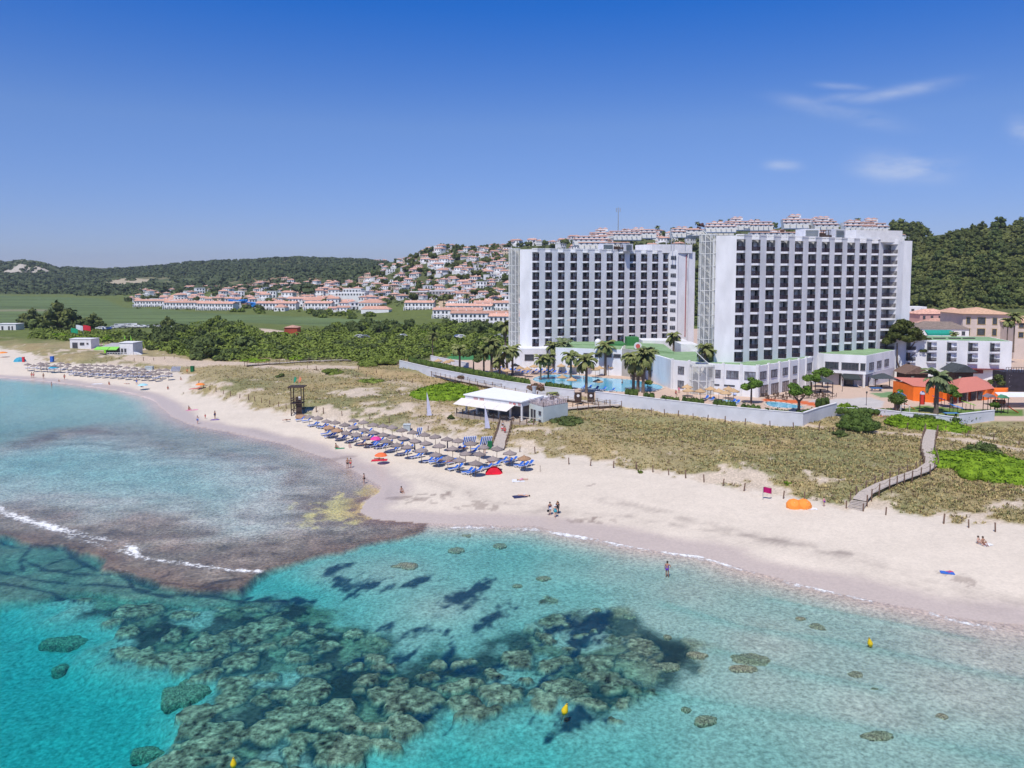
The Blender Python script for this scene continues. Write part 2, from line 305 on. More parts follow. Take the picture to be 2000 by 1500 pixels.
sb=mixc(sb,shc,shelfm)
for L in [[(5,1050),(25,1065),(60,1067),(128,1069)],[(128,1069),(140,1083),(190,1110),(215,1113)],[(95,1100),(120,1088),(150,1083),(160,1072)],[(45,1088),(90,1110),(150,1117),(215,1120)],[(0,1110),(60,1128),(140,1135),(220,1140),(290,1150)],[(130,1112),(170,1100)],[(-60,1130),(70,1146),(150,1165)],[(395,1153),(420,1141),(475,1134)],[(315,1133),(330,1126)],[(250,1125),(262,1150),(330,1160)],[(360,1157),(480,1166),(560,1170)],[(215,1113),(300,1140),(430,1156)],[(60,1067),(40,1088),(45,1110)],[(470,1170),(520,1156)]]:
    P=PW(L,-.3); dd=np.full(XX.shape,9.0); dd[mr]=dist_seg(XX[mr],YY[mr],P); sb=mixc(sb,L3(.012,.03,.05)*(1+0*base),np.exp(-((dd+n2*.5)/.30)**2)*.85)
# green algae streak at the spit and brown shelf rim
for (px,py,r) in [(680,985,4.5),(665,1005,4.5),(715,960,2.8),(700,1012,3.0)]:
    c0=W(px,py,0); dd=np.hypot((XX-c0.x)/1.5,(YY-c0.y)/1.3); k=sst(1-dd/r+n2*2,.15,.7)*(dd<r*2)*(sS<1)
    sb=mixc(sb,L3(.55,.44,.20)*(1+0*base)*(1+.6*n2[...,None]),k*.8)
rim=np.exp(-(np.maximum(shS,0)/2.2)**2)*shelfm
sb=mixc(sb,L3(.17,.085,.045)*(1+0*base)*(1+.6*n2[...,None]),rim*.5)
GRASS=[[(640,1118),(660,1112),(668,1130),(700,1148),(740,1143),(770,1150),(830,1143),(865,1139),(800,1156),(750,1161),(690,1174),(655,1168),(645,1140)],
[(680,1118),(690,1112),(692,1122)],[(925,1140),(960,1124),(1012,1133),(992,1160),(960,1180),(930,1210),(885,1235),(870,1222),(905,1188),(862,1180),(895,1162)],
[(960,1205),(1000,1165),(1005,1172),(960,1222),(905,1240),(900,1228)],
[(1062,1210),(1150,1203),(1225,1215),(1222,1240),(1182,1258),(1192,1272),(1132,1275),(1100,1290),(1082,1345),(1030,1335),(1055,1302),(1000,1290),(1085,1258),(1040,1222)],
[(635,1312),(700,1298),(765,1308),(745,1335),(685,1338)],[(855,1300),(1005,1300),(1000,1320),(955,1335),(905,1348),(868,1325)],[(480,1172),(560,1155),(530,1185)],[(560,1170),(625,1176),(600,1184)],
[(700,1225),(745,1215),(790,1222),(820,1240),(780,1262),(735,1252)],[(850,1245),(900,1238),(880,1262)],[(560,1275),(600,1262),(590,1280)],[(935,1335),(1000,1330),(1010,1340),(950,1352)],[(1050,1405),(1110,1395),(1150,1400),(1080,1432)],[(870,1395),(900,1400),(870,1425),(850,1415)],[(770,1290),(860,1286),(880,1300),(800,1310)],[(1120,1290),(1010,1262),(1090,1262)]]
pd=L3(.004,.028,.062)*(1+0*base)
gm=0*XX; strk=fbm((XX*.45+YY*.89)*.30,(XX*.89-YY*.45)*1.0,1.5,5,77)*9+fbm(XX,YY,.7,2,78)*2.5
for L in GRASS:
    P=PW(L,-1.0); mm=mr; d=np.full(XX.shape,-99.0); d[mm]=sdf(XX[mm],YY[mm],P)
    gm=np.maximum(gm,sst(d+n1*2.5+strk,.1,1.9))
sb=mixc(sb,pd,gm*sea*(1-rockm)*.93)
base=np.where(sea[...,None],sb,base)
ao=np.clip(base,0.004,.85)
# ------------------------------------------------------------ materials
def nodes(name):
    m=bpy.data.materials.new(name); m.use_nodes=True; nt=m.node_tree
    return m,nt,nt.nodes,nt.links,nt.nodes['Principled BSDF']
def setp(b,**k):
    for n,v in k.items():
        n=n.replace('_',' ')
        if n in b.inputs: b.inputs[n].default_value=v
_M={}
def mat(name,col,rough=.7,var=.12,scale=2.0,bump=0.0,spec=.3,metal=0.0,col2=None,stretch=(1,1,1),alpha=1,rand=0,detail=3):
    if name in _M: return _M[name]
    m,nt,N,Lk,b=nodes(name)
    if isinstance(col,str): col=C(col)
    if col2 is None: c1=tuple(max(0,v*(1-var)) for v in col); c2=tuple(min(1,v*(1+var)) for v in col)
    else:
        c1=col; c2=C(col2) if isinstance(col2,str) else col2
    tc=N.new('ShaderNodeTexCoord'); mp=N.new('ShaderNodeMapping'); mp.inputs['Scale'].default_value=stretch
    no=N.new('ShaderNodeTexNoise'); no.inputs['Scale'].default_value=scale; no.inputs['Detail'].default_value=detail
    rp=N.new('ShaderNodeValToRGB'); rp.color_ramp.elements[0].position=.35; rp.color_ramp.elements[1].position=.65
    rp.color_ramp.elements[0].color=c1+(1,); rp.color_ramp.elements[1].color=c2+(1,)
    Lk.new(tc.outputs['Object'],mp.inputs['Vector']); Lk.new(mp.outputs[0],no.inputs['Vector'])
    Lk.new(no.outputs['Fac'],rp.inputs['Fac'])
    out=rp.outputs[0]
    if rand:
        oi=N.new('ShaderNodeObjectInfo'); mr=N.new('ShaderNodeMapRange'); mr.inputs[3].default_value=1-rand; mr.inputs[4].default_value=1+rand
        Lk.new(oi.outputs['Random'],mr.inputs[0]); mx=N.new('ShaderNodeVectorMath'); mx.operation='SCALE'
        Lk.new(out,mx.inputs[0]); Lk.new(mr.outputs[0],mx.inputs['Scale']); out=mx.outputs[0]
    Lk.new(out,b.inputs['Base Color'])
    setp(b,Roughness=rough,Specular_IOR_Level=spec,Metallic=metal,Alpha=alpha)
    if bump:
        bp=N.new('ShaderNodeBump'); bp.inputs['Strength'].default_value=bump; bp.inputs['Distance'].default_value=.05
        Lk.new(no.outputs['Fac'],bp.inputs['Height']); Lk.new(bp.outputs[0],b.inputs['Normal'])
    _M[name]=m; return m
# ------------------------------------------------------------ mesh helper
class MB:
    def __init__(s): s.v=[]; s.f=[]
    def add(s,vs,fs):
        o=len(s.v); s.v+= [tuple(v) for v in vs]; s.f+= [tuple(i+o for i in f) for f in fs]; return s
    def box(s,c,d,rz=0,rx=0,ry=0):
        x,y,z=d[0]/2,d[1]/2,d[2]/2
        M=Matrix.Rotation(rz,3,'Z')@Matrix.Rotation(ry,3,'Y')@Matrix.Rotation(rx,3,'X')
        vs=[M@Vector((a*x,b*y,e*z))+Vector(c) for a in(-1,1) for b in(-1,1) for e in(-1,1)]
        return s.add(vs,[(0,1,3,2),(4,6,7,5),(0,4,5,1),(2,3,7,6),(0,2,6,4),(1,5,7,3)])
    def prism(s,P,z0,z1,top=True,bot=False):
        n=len(P); a=sum(P[i][0]*P[(i+1)%n][1]-P[(i+1)%n][0]*P[i][1] for i in range(n))
        if a<0: P=P[::-1]
        z0=z0 if isinstance(z0,(list,tuple)) else [z0]*n; z1=z1 if isinstance(z1,(list,tuple)) else [z1]*n
        vs=[(P[i][0],P[i][1],z0[i]) for i in range(n)]+[(P[i][0],P[i][1],z1[i]) for i in range(n)]
        fs=[(i,(i+1)%n,n+(i+1)%n,n+i) for i in range(n)]
        if top: fs.append(tuple(range(n,2*n)))
        if bot: fs.append(tuple(range(n-1,-1,-1)))
        return s.add(vs,fs)
    def tube(s,p0,p1,r0,r1=None,n=6,cap=True):
        r1=r0 if r1 is None else r1; p0=Vector(p0); p1=Vector(p1); d=(p1-p0).normalized()
        a=d.orthogonal().normalized(); b=d.cross(a)
        vs=[p0+(a*math.cos(t)+b*math.sin(t))*r0 for t in [2*math.pi*i/n for i in range(n)]]+[p1+(a*math.cos(t)+b*math.sin(t))*r1 for t in [2*math.pi*i/n for i in range(n)]]
        fs=[(i,(i+1)%n,n+(i+1)%n,n+i) for i in range(n)]
        if cap: fs+=[tuple(range(n-1,-1,-1)),tuple(range(n,2*n))]
        return s.add(vs,fs)
    def path(s,pts,rs,n=6):
        for i in range(len(pts)-1): s.tube(pts[i],pts[i+1],rs[i],rs[i+1],n)
        return s
    def lathe(s,prof,c=(0,0,0),n=16,sx=1,sy=1):
        vs=[];fs=[];m=len(prof)
        for i in range(n):
            t=2*math.pi*i/n
            for r,z in prof: vs.append((c[0]+r*math.cos(t)*sx,c[1]+r*math.sin(t)*sy,c[2]+z))
        for i in range(n):
            for k in range(m-1): fs.append((i*m+k,((i+1)%n)*m+k,((i+1)%n)*m+k+1,i*m+k+1))
        return s.add(vs,fs)
    def quad(s,a,b,c,d): return s.add([a,b,c,d],[(0,1,2,3)])
    def hip(s,P,z,h,over=.3,k=.35):  # hipped roof over quad P
        c=[sum(p[i] for p in P)/4 for i in (0,1)]
        P=[(p[0]+(p[0]-c[0])*over/4,p[1]+(p[1]-c[1])*over/4) for p in P]
        e01=math.hypot(P[1][0]-P[0][0],P[1][1]-P[0][1]); e12=math.hypot(P[2][0]-P[1][0],P[2][1]-P[1][1])
        if e01<e12: P=P[1:]+P[:1]; e01,e12=e12,e01
        m0=[(P[0][i]+P[3][i])/2 for i in (0,1)]; m1=[(P[1][i]+P[2][i])/2 for i in (0,1)]
        t=min(.5,e12*k/e01)
        r0=(m0[0]+(m1[0]-m0[0])*t,m0[1]+(m1[1]-m0[1])*t,z+h); r1=(m1[0]+(m0[0]-m1[0])*t,m1[1]+(m0[1]-m1[1])*t,z+h)
        vs=[(p[0],p[1],z) for p in P]+[r0,r1]
        return s.add(vs,[(0,1,5,4),(1,2,5),(2,3,4,5),(3,0,4),(3,2,1,0)])
    def build(s,name,m,parent=None,o=(0,0,0),smooth=False):
        me=bpy.data.meshes.new(name); ox,oy,oz=o
        me.from_pydata([(x-ox,y-oy,z-oz) for x,y,z in s.v],[],s.f); me.update()
        if smooth: me.polygons.foreach_set('use_smooth',[True]*len(me.polygons))
        if isinstance(m,(list,tuple)):
            for q in m: me.materials.append(q)
        else: me.materials.append(m)
        ob=bpy.data.objects.new(name,me); COL.objects.link(ob)
        if parent: ob.parent=parent
        elif any(o): ob.location=o
        return ob
def npmesh(name,V,Fc,m,parent=None,smooth=False,colors=None,loc=None):
    me=bpy.data.meshes.new(name); V=np.asarray(V,np.float32); Fc=np.asarray(Fc,np.int32); k=Fc.shape[1]
    me.vertices.add(len(V)); me.vertices.foreach_set('co',V.ravel())
    me.loops.add(Fc.size); me.loops.foreach_set('vertex_index',Fc.ravel())
    me.polygons.add(len(Fc)); me.polygons.foreach_set('loop_start',np.arange(0,Fc.size,k,dtype=np.int32)); me.polygons.foreach_set('loop_total',np.full(len(Fc),k,np.int32))
    if smooth: me.polygons.foreach_set('use_smooth',np.ones(len(Fc),bool))
    me.update(calc_edges=True); me.validate()
    for nm,c in (colors or {}).items():
        if c.ndim==2:
            a=me.color_attributes.new(nm,'FLOAT_COLOR','POINT'); q=np.ones((len(V),4),np.float32); q[:,:3]=c; a.data.foreach_set('color',q.ravel())
        else:
            a=me.attributes.new(nm,'FLOAT','POINT'); a.data.foreach_set('value',c.astype(np.float32))
    me.materials.append(m)
    ob=bpy.data.objects.new(name,me); COL.objects.link(ob)
    if parent: ob.parent=parent
    if loc is not None: ob.location=loc
    return ob
def tag(o,label=None,cat=None,group=None,kind=None):
    if label: o['label']=label
    if cat: o['category']=cat
    if group: o['group']=group
    if kind: o['kind']=kind
    return o
def empty(name,loc,label=None,cat=None,group=None,rz=0,kind=None):
    o=bpy.data.objects.new(name,None); COL.objects.link(o); o.location=loc; o.rotation_euler=(0,0,rz); o.empty_display_size=.2
    return tag(o,label,cat,group,kind)
def ctree(o,parent=None):
    c=o.copy(); COL.objects.link(c)
    if parent: c.parent=parent
    for ch in o.children: ctree(ch,c)
    return c
class Proto:
    """first use moves the source itself, later uses copy it"""
    def __init__(s,root): s.r=root; s.used=False; root.location=(0,-500,-50)
    def put(s,loc,rz=0,sc=1,label=None,group=None,cat=None):
        o=s.r if not s.used else ctree(s.r); s.used=True
        o.location=loc; o.rotation_euler=(0,0,rz); o.scale=(sc,sc,sc) if not isinstance(sc,(tuple,list)) else sc
        if label: o['label']=label
        if group: o['group']=group
        if cat: o['category']=cat
        return o
ORD=['first','second','third','fourth','fifth','sixth','seventh','eighth','ninth','tenth','eleventh','twelfth','thirteenth','fourteenth','fifteenth','sixteenth','seventeenth','eighteenth','nineteenth','twentieth']
def ordn(i):
    if i<20: return ORD[i]
    t=['','','twenty','thirty','forty','fifty','sixty','seventy','eighty','ninety'][((i+1)//10)%10]; u=(i+1)%10; hd='hundred and ' if i+1>=100 else ''
    if (i+1)>=100 and (i+1)%100<20: return hd+(ORD[(i+1)%100-1] if (i+1)%100 else 'zeroth')
    return hd+(t+'-'+ORD[u-1] if u else t.replace('y','ieth'))
# ------------------------------------------------------------ ground mesh
nY,nU=XX.shape
idx=np.arange(nY*nU).reshape(nY,nU)
Fq=np.stack([idx[:-1,:-1],idx[:-1,1:],idx[1:,1:],idx[1:,:-1]],-1).reshape(-1,4)
gm_,nt,N,Lk,b=nodes('ground_material')
at=N.new('ShaderNodeAttribute'); at.attribute_name='ground_colour'
geo=N.new('ShaderNodeNewGeometry')
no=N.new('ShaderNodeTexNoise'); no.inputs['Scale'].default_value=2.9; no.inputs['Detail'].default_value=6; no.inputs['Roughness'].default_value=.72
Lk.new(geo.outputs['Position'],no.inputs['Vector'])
ag=N.new('ShaderNodeAttribute'); ag.attribute_name='grain_caustics'
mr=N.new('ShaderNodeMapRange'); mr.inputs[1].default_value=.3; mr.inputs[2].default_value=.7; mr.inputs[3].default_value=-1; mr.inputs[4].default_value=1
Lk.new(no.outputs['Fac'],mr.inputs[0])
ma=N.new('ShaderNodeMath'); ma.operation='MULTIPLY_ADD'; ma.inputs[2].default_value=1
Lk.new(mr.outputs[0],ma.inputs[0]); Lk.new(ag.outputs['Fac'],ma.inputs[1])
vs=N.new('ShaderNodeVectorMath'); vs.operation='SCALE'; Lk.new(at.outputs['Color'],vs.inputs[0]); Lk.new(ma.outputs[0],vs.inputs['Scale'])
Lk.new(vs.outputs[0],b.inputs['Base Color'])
aw=N.new('ShaderNodeAttribute'); aw.attribute_name='wetness'
mw=N.new('ShaderNodeMapRange'); mw.inputs[3].default_value=.95; mw.inputs[4].default_value=.35; Lk.new(aw.outputs['Fac'],mw.inputs[0]); Lk.new(mw.outputs[0],b.inputs['Roughness'])
setp(b,Specular_IOR_Level=.12)
bp=N.new('ShaderNodeBump'); bp.inputs['Strength'].default_value=.35; bp.inputs['Distance'].default_value=.12
Lk.new(no.outputs['Fac'],bp.inputs['Height']); Lk.new(bp.outputs[0],b.inputs['Normal'])
grain_caustics=np.where(sea,.55+.2*np.clip(shelfm+rmask,0,1)+.35*rockm,.11+.26*vm*(1-pm)); grain_caustics=np.where(YY>400,.3,grain_caustics)  # under water this also paints caustic light speckle into the seabed colour
V=np.stack([XX,YY,ZZ],-1).reshape(-1,3)
ground=npmesh('ground',V,Fq,gm_,smooth=True,colors={'ground_colour':ao.reshape(-1,3),'grain_caustics':grain_caustics.ravel(),'wetness':(wet*(sS>0)).ravel()})
tag(ground,kind='structure')
# ------------------------------------------------------------ sea
wi=np.where((YL<300))[0][-1]
wu=(UL>-1.75)&(UL<1.75); ui=np.where(wu)[0]; u0,u1=ui[0],ui[-1]
xw=XX[:wi,u0:u1]; yw=YY[:wi,u0:u1]
FOAM=[([(-60,975),(0,995),(40,1010),(110,1033),(180,1048),(240,1062),(262,1075)],1.7,1.0,-1),([(120,1044),(170,1058),(215,1068),(262,1084)],1.8,.75,-1),([(262,1075),(268,1088),(330,1096),(400,1106),(450,1113),(508,1116)],1.0,1.0,-1),([(268,1060),(282,1072),(268,1085)],.45,.6,0),
([(890,1030),(980,1031),(1050,1036),(1130,1048),(1200,1061),(1270,1073),(1370,1088)],1.5,1.0,1),([(1385,1092),(1430,1105),(1466,1118)],1.1,1,1),([(1540,1139),(1580,1146),(1640,1160),(1700,1173)],1.1,1,1),([(1820,1199),(1870,1213),(1935,1227)],.9,.9,1),([(1100,1052),(1180,1066),(1260,1082)],.5,.5,1),([(1740,1182),(1800,1196)],.4,.6,1),
([(0,922),(40,930),(62,942)],.5,.5,0),([(760,1048),(815,1046)],.5,.5,0),([(640,1098),(520,1122),(420,1150)],.15,.3,0),([(225,1111),(280,1119),(300,1124)],.3,.7,0),
([(1530,1300),(1600,1318),(1680,1332)],.12,.5,0),([(1670,1408),(1800,1430),(1900,1455),(2000,1480)],.16,.5,0)]
foam=np.zeros(xw.shape)
for L,w,a,k in FOAM:
    P=PW(L); d=dist_seg(xw,yw,P); foam=np.maximum(foam,a*np.clip(1-d/w/1.15,0,1))
foam*=np.clip(.92+1.3*fbm(xw,yw,3.0,3,83)+.4*fbm(xw,yw,14,2,84),.5,1.1)
# long low swell lines
swl=np.zeros(xw.shape)
for L,w in [([(1300,1180),(1450,1225),(1650,1255),(1850,1300),(2100,1350)],1.6),([(1400,1270),(1560,1315),(1720,1345)],1.5),([(1220,1340),(1450,1385),(1700,1425),(2000,1490)],1.8),([(1500,1170),(1700,1210),(1900,1250)],1.2)]:
    d=dist_seg(xw,yw,PW(L)); swl=np.maximum(swl,np.clip(1-d/w,0,1)**2)
nw=xw.shape
iw=np.arange(nw[0]*nw[1]).reshape(nw)
Fw=np.stack([iw[:-1,:-1],iw[:-1,1:],iw[1:,1:],iw[1:,:-1]],-1).reshape(-1,4)
zt=0.02*fbm(xw,yw,6,3,80)+.12*swl*(foam<5)
rimi=np.concatenate([iw[0,:],iw[1:,-1],iw[-1,-2::-1],iw[-2:0:-1,0]])
Vt=np.stack([xw,yw,zt],-1).reshape(-1,3); Vb=Vt[rimi].copy(); Vb[:,2]=-8; nt0=len(Vt); nr=len(rimi)
Fs=[[rimi[i],nt0+i,nt0+(i+1)%nr,rimi[(i+1)%nr]] for i in range(nr)]
# bottom as strip quads between near and far rim
nn=nw[1]
cb=[nt0, nt0+nn-1, nt0+nn-1+nw[0]-1, nt0+2*(nn-1)+nw[0]-1]
Vall=np.concatenate([Vt,Vb]); 
wm_,nt,N,Lk,b=nodes('sea_water'); N.remove(b)
outn=N['Material Output']
geo=N.new('ShaderNodeNewGeometry')
def noise(sc,det=3,vec=None,ro=.55,stretch=None,rot=0):
    n=N.new('ShaderNodeTexNoise'); n.inputs['Scale'].default_value=sc; n.inputs['Detail'].default_value=det; n.inputs['Roughness'].default_value=ro
    if stretch or rot:
        mp=N.new('ShaderNodeMapping'); mp.inputs['Scale'].default_value=stretch or (1,1,1); mp.inputs['Rotation'].default_value=(0,0,rot); Lk.new(geo.outputs['Position'],mp.inputs['Vector']); Lk.new(mp.outputs[0],n.inputs['Vector'])
    else: Lk.new(geo.outputs['Position'],n.inputs['Vector'])
    return n
na=noise(3.0,5,ro=.7,stretch=(1,.7,1),rot=.25); nb=noise(.45,3,stretch=(1,.4,1),rot=.2)
ad=N.new('ShaderNodeMath'); ad.operation='MULTIPLY_ADD'; ad.inputs[1].default_value=2.2; Lk.new(nb.outputs['Fac'],ad.inputs[0]); Lk.new(na.outputs['Fac'],ad.inputs[2])
bu=N.new('ShaderNodeBump'); bu.inputs['Strength'].default_value=1.0; bu.inputs['Distance'].default_value=.055; Lk.new(ad.outputs[0],bu.inputs['Height'])
fr=N.new('ShaderNodeFresnel'); fr.inputs['IOR'].default_value=1.33; Lk.new(bu.outputs[0],fr.inputs['Normal'])
gl=N.new('ShaderNodeBsdfGlossy'); gl.inputs['Roughness'].default_value=.12; Lk.new(bu.outputs[0],gl.inputs['Normal'])
tr=N.new('ShaderNodeBsdfTransparent'); tr.inputs['Color'].default_value=(1,1,1,1)
m1=N.new('ShaderNodeMixShader'); Lk.new(fr.outputs[0],m1.inputs[0]); Lk.new(tr.outputs[0],m1.inputs[1]); Lk.new(gl.outputs[0],m1.inputs[2])
af=N.new('ShaderNodeAttribute'); af.attribute_name='foam'
nf=noise(1.6,6,ro=.75); nf2=noise(6,3)
th=N.new('ShaderNodeMath'); th.operation='MULTIPLY_ADD'; th.inputs[1].default_value=.42; Lk.new(af.outputs['Fac'],th.inputs[0]); Lk.new(nf.outputs['Fac'],th.inputs[2])
mf=N.new('ShaderNodeMapRange'); mf.inputs[1].default_value=.74; mf.inputs[2].default_value=.92; Lk.new(th.outputs[0],mf.inputs[0])
gt=N.new('ShaderNodeMath'); gt.operation='GREATER_THAN'; gt.inputs[1].default_value=.01; Lk.new(af.outputs['Fac'],gt.inputs[0])
mm_=N.new('ShaderNodeMath'); mm_.operation='MULTIPLY'; Lk.new(mf.outputs[0],mm_.inputs[0]); Lk.new(gt.outputs[0],mm_.inputs[1])
df=N.new('ShaderNodeBsdfDiffuse'); df.inputs['Color'].default_value=(.82,.82,.80,1)
m2=N.new('ShaderNodeMixShader'); Lk.new(mm_.outputs[0],m2.inputs[0]); Lk.new(m1.outputs[0],m2.inputs[1]); Lk.new(df.outputs[0],m2.inputs[2])
Lk.new(m2.outputs[0],outn.inputs['Surface'])
va=N.new('ShaderNodeVolumeAbsorption'); va.inputs['Color'].default_value=(0.0,.905,.935,1); va.inputs['Density'].default_value=.58
Lk.new(va.outputs[0],outn.inputs['Volume'])
water=None
me=bpy.data.meshes.new('water')
faces=[tuple(q) for q in Fw.tolist()]+[tuple(int(a) for a in q) for q in Fs]+[tuple(range(nt0+nr-1,nt0-1,-1))]
me.from_pydata(Vall.tolist(),[],faces); me.update()
a=me.attributes.new('foam','FLOAT','POINT'); a.data.foreach_set('value',np.concatenate([foam.ravel(),np.zeros(nr)]).astype(np.float32))
me.polygons.foreach_set('use_smooth',[True]*len(faces)); me.materials.append(wm_)
water=bpy.data.objects.new('water',me); COL.objects.link(water); tag(water,kind='structure')
# ------------------------------------------------------------ light
SEL=R(60); shx,shy=.36,.93   # direction shadows fall
S.world=bpy.data.worlds.new('World'); S.world.use_nodes=True
N=S.world.node_tree.nodes; Lk=S.world.node_tree.links
sky=N.new('ShaderNodeTexSky'); sky.sky_type='NISHITA'; sky.sun_disc=False; sky.sun_elevation=SEL
# sun direction in xy = (-shx,-shy); rotation measured from +Y clockwise
sky.sun_rotation=math.atan2(-shx,-shy); sky.air_density=1.0; sky.dust_density=0.0; sky.ozone_density=2.0; sky.altitude=600
bg=N['Background']; bg.inputs['Strength'].default_value=.125
SKYRAMP=[(0,.48,.50,.64),(.055,.53,.545,.67),(.182,.58,.665,.76),(.319,.12,.53,.90),(.75,.55,.68,.78)]
tc=N.new('ShaderNodeTexCoord'); sx=N.new('ShaderNodeSeparateXYZ'); Lk.new(tc.outputs['Generated'],sx.inputs[0])
def M(op,a,b=None,c=None):
    n=N.new('ShaderNodeMath'); n.operation=op
    for i,v in enumerate((a,b,c)):
        if v is None: continue
        if isinstance(v,(int,float)): n.inputs[i].default_value=v
        else: Lk.new(v,n.inputs[i])
    return n.outputs[0]
ys_=M('MAXIMUM',sx.outputs[1],.05); U_=M('DIVIDE',sx.outputs[0],ys_); V_=M('DIVIDE',sx.outputs[2],ys_)
cv=N.new('ShaderNodeCombineXYZ'); Lk.new(U_,cv.inputs[0]); Lk.new(V_,cv.inputs[1])
nz=N.new('ShaderNodeTexNoise'); nz.inputs['Scale'].default_value=9; nz.inputs['Detail'].default_value=7; nz.inputs['Roughness'].default_value=.6
mp=N.new('ShaderNodeMapping'); mp.inputs['Scale'].default_value=(1,3,1); mp.inputs['Rotation'].default_value=(0,0,-.15); Lk.new(cv.outputs[0],mp.inputs[0]); Lk.new(mp.outputs[0],nz.inputs['Vector'])
tot=None
def px2uv(px,py):
    d=ray(px,py); return d.x/d.y,d.z/d.y
for (x0,y0,x1,y1,w,a) in [(1545,198,1740,242,.009,.8),(1650,200,1860,160,.007,.75),(1600,165,1690,172,.004,.5),(1560,205,1680,185,.006,.45),(1690,325,1850,328,.016,1.3),(1730,318,1790,322,.012,.9),(1500,322,1560,324,.006,.7),(1975,245,2030,270,.012,1.3)]:
    ux,vx=px2uv(x0,y0); uy,vy=px2uv(x1,y1); dx,dy=uy-ux,vy-vx; Ln=math.hypot(dx,dy); dx/=Ln; dy/=Ln
    du=M('SUBTRACT',U_,ux); dv=M('SUBTRACT',V_,vx)
    al=M('ADD',M('MULTIPLY',du,dx),M('MULTIPLY',dv,dy)); ac=M('ADD',M('MULTIPLY',du,-dy),M('MULTIPLY',dv,dx))
    t=M('DIVIDE',M('SUBTRACT',al,Ln/2),Ln/2*1.15); t=M('POWER',M('ABSOLUTE',t),3); q=M('POWER',M('ABSOLUTE',M('DIVIDE',ac,w)),2)
    e=M('MULTIPLY',M('EXPONENT',M('MULTIPLY',M('ADD',t,q),-1.0)),a)
    tot=e if tot is None else M('MAXIMUM',tot,e)
nn_=M('MAXIMUM',M('SUBTRACT',M('MULTIPLY',nz.outputs['Fac'],2.6),.85),0.0)
cf=M('MINIMUM',M('MULTIPLY',M('MULTIPLY',tot,nn_),.5),.75)
hs=N.new('ShaderNodeHueSaturation'); hs.inputs['Saturation'].default_value=1.0; hs.inputs['Hue'].default_value=.5; wbl=N.new('ShaderNodeMixRGB'); wbl.blend_type='MULTIPLY'; wbl.inputs[0].default_value=1; wbl.inputs[2].default_value=(.80,.90,1.22,1); Lk.new(sky.outputs[0],wbl.inputs[1]); szn=N.new('ShaderNodeSeparateXYZ'); Lk.new(tc.outputs['Generated'],szn.inputs[0]); rpn=N.new('ShaderNodeValToRGB'); Lk.new(szn.outputs[2],rpn.inputs['Fac'])
while len(rpn.color_ramp.elements)<len(SKYRAMP): rpn.color_ramp.elements.new(.5)
for e_,(p_,r_,g_,b_) in zip(rpn.color_ramp.elements,SKYRAMP): e_.position=p_; e_.color=(r_,g_,b_,1)
wb2=N.new('ShaderNodeMixRGB'); wb2.blend_type='MULTIPLY'; wb2.inputs[0].default_value=1; Lk.new(wbl.outputs[0],wb2.inputs[1]); Lk.new(rpn.outputs[0],wb2.inputs[2]); Lk.new(wb2.outputs[0],hs.inputs['Color'])
mx=N.new('ShaderNodeMixRGB'); Lk.new(cf,mx.inputs[0]); Lk.new(hs.outputs[0],mx.inputs[1]); mx.inputs[2].default_value=(6.0,6.3,7.0,1)
Lk.new(mx.outputs[0],bg.inputs['Color'])
sl=bpy.data.lights.new('sun','SUN'); so=bpy.data.objects.new('sun',sl); COL.objects.link(so); sl.energy=4.3; sl.angle=R(.53); sl.color=(1,.955,.9)
dv=Vector((shx*math.cos(SEL),shy*math.cos(SEL),-math.sin(SEL))); so.rotation_euler=dv.to_track_quat('-Z','Y').to_euler()
vs_=S.view_settings; vs_.view_transform='Standard'; vs_.look='None'; vs_.gamma=1; vs_.exposure=0.0; vs_.use_curve_mapping=False
S.cycles.use_denoising=True; S.cycles.denoiser='OPENIMAGEDENOISE'
S.cycles.max_bounces=5; S.cycles.diffuse_bounces=2; S.cycles.glossy_bounces=2; S.cycles.transmission_bounces=3; S.cycles.transparent_max_bounces=16; S.cycles.volume_bounces=0
S.cycles.use_adaptive_sampling=True; S.cycles.adaptive_threshold=.02
# ------------------------------------------------------------ shared materials
white=mat('white_render',(.78,.78,.79),.75,.08,.35,spec=.2,stretch=(1,1,.4))
white2=mat('white_paint',(.74,.73,.73),.75,.06,.8,spec=.2)
greyw=mat('concrete_soffit',(.72,.72,.75),.8,.05,1)
dark=mat('dark_glass',(.055,.065,.078),.15,.3,1.5,spec=.6)
curt=mat('curtain',(.66,.67,.70),.8,.25,2,rand=.45)
rail=mat('maroon_rail',(.045,.03,.04),.5,.15,3)
greenroof=mat('green_roof',(.235,.36,.19),.85,.12,.4)
greenbox=mat('green_panel',(.05,.20,.06),.7,.1,1)
wood=mat('weathered_wood',(.50,.43,.37),.85,.2,3,stretch=(1,6,1))
dwood=mat('dark_wood',(.06,.038,.03),.7,.3,4)
postm=mat('post_wood',(.19,.12,.085),.85,.25,6)
terra=mat('terracotta',(.58,.33,.245),.85,.22,1.2,rand=.2)
hwall=mat('house_white',(.80,.79,.78),.8,.04,.5,rand=.03)
hpink=mat('house_cream',(.66,.53,.40),.8,.06,.5,rand=.1)
metal=mat('grey_metal',(.45,.46,.47),.45,.1,2,metal=.4)
latt=mat('pale_lattice',(.74,.74,.70),.6,.06,2)
redp=mat('red_paint',(.55,.03,.035),.6,.1,3)
def v2(a): return (a[0],a[1])
def addv(p,n,k): return (p[0]+n[0]*k,p[1]+n[1]*k)
def strip_posts(): pass
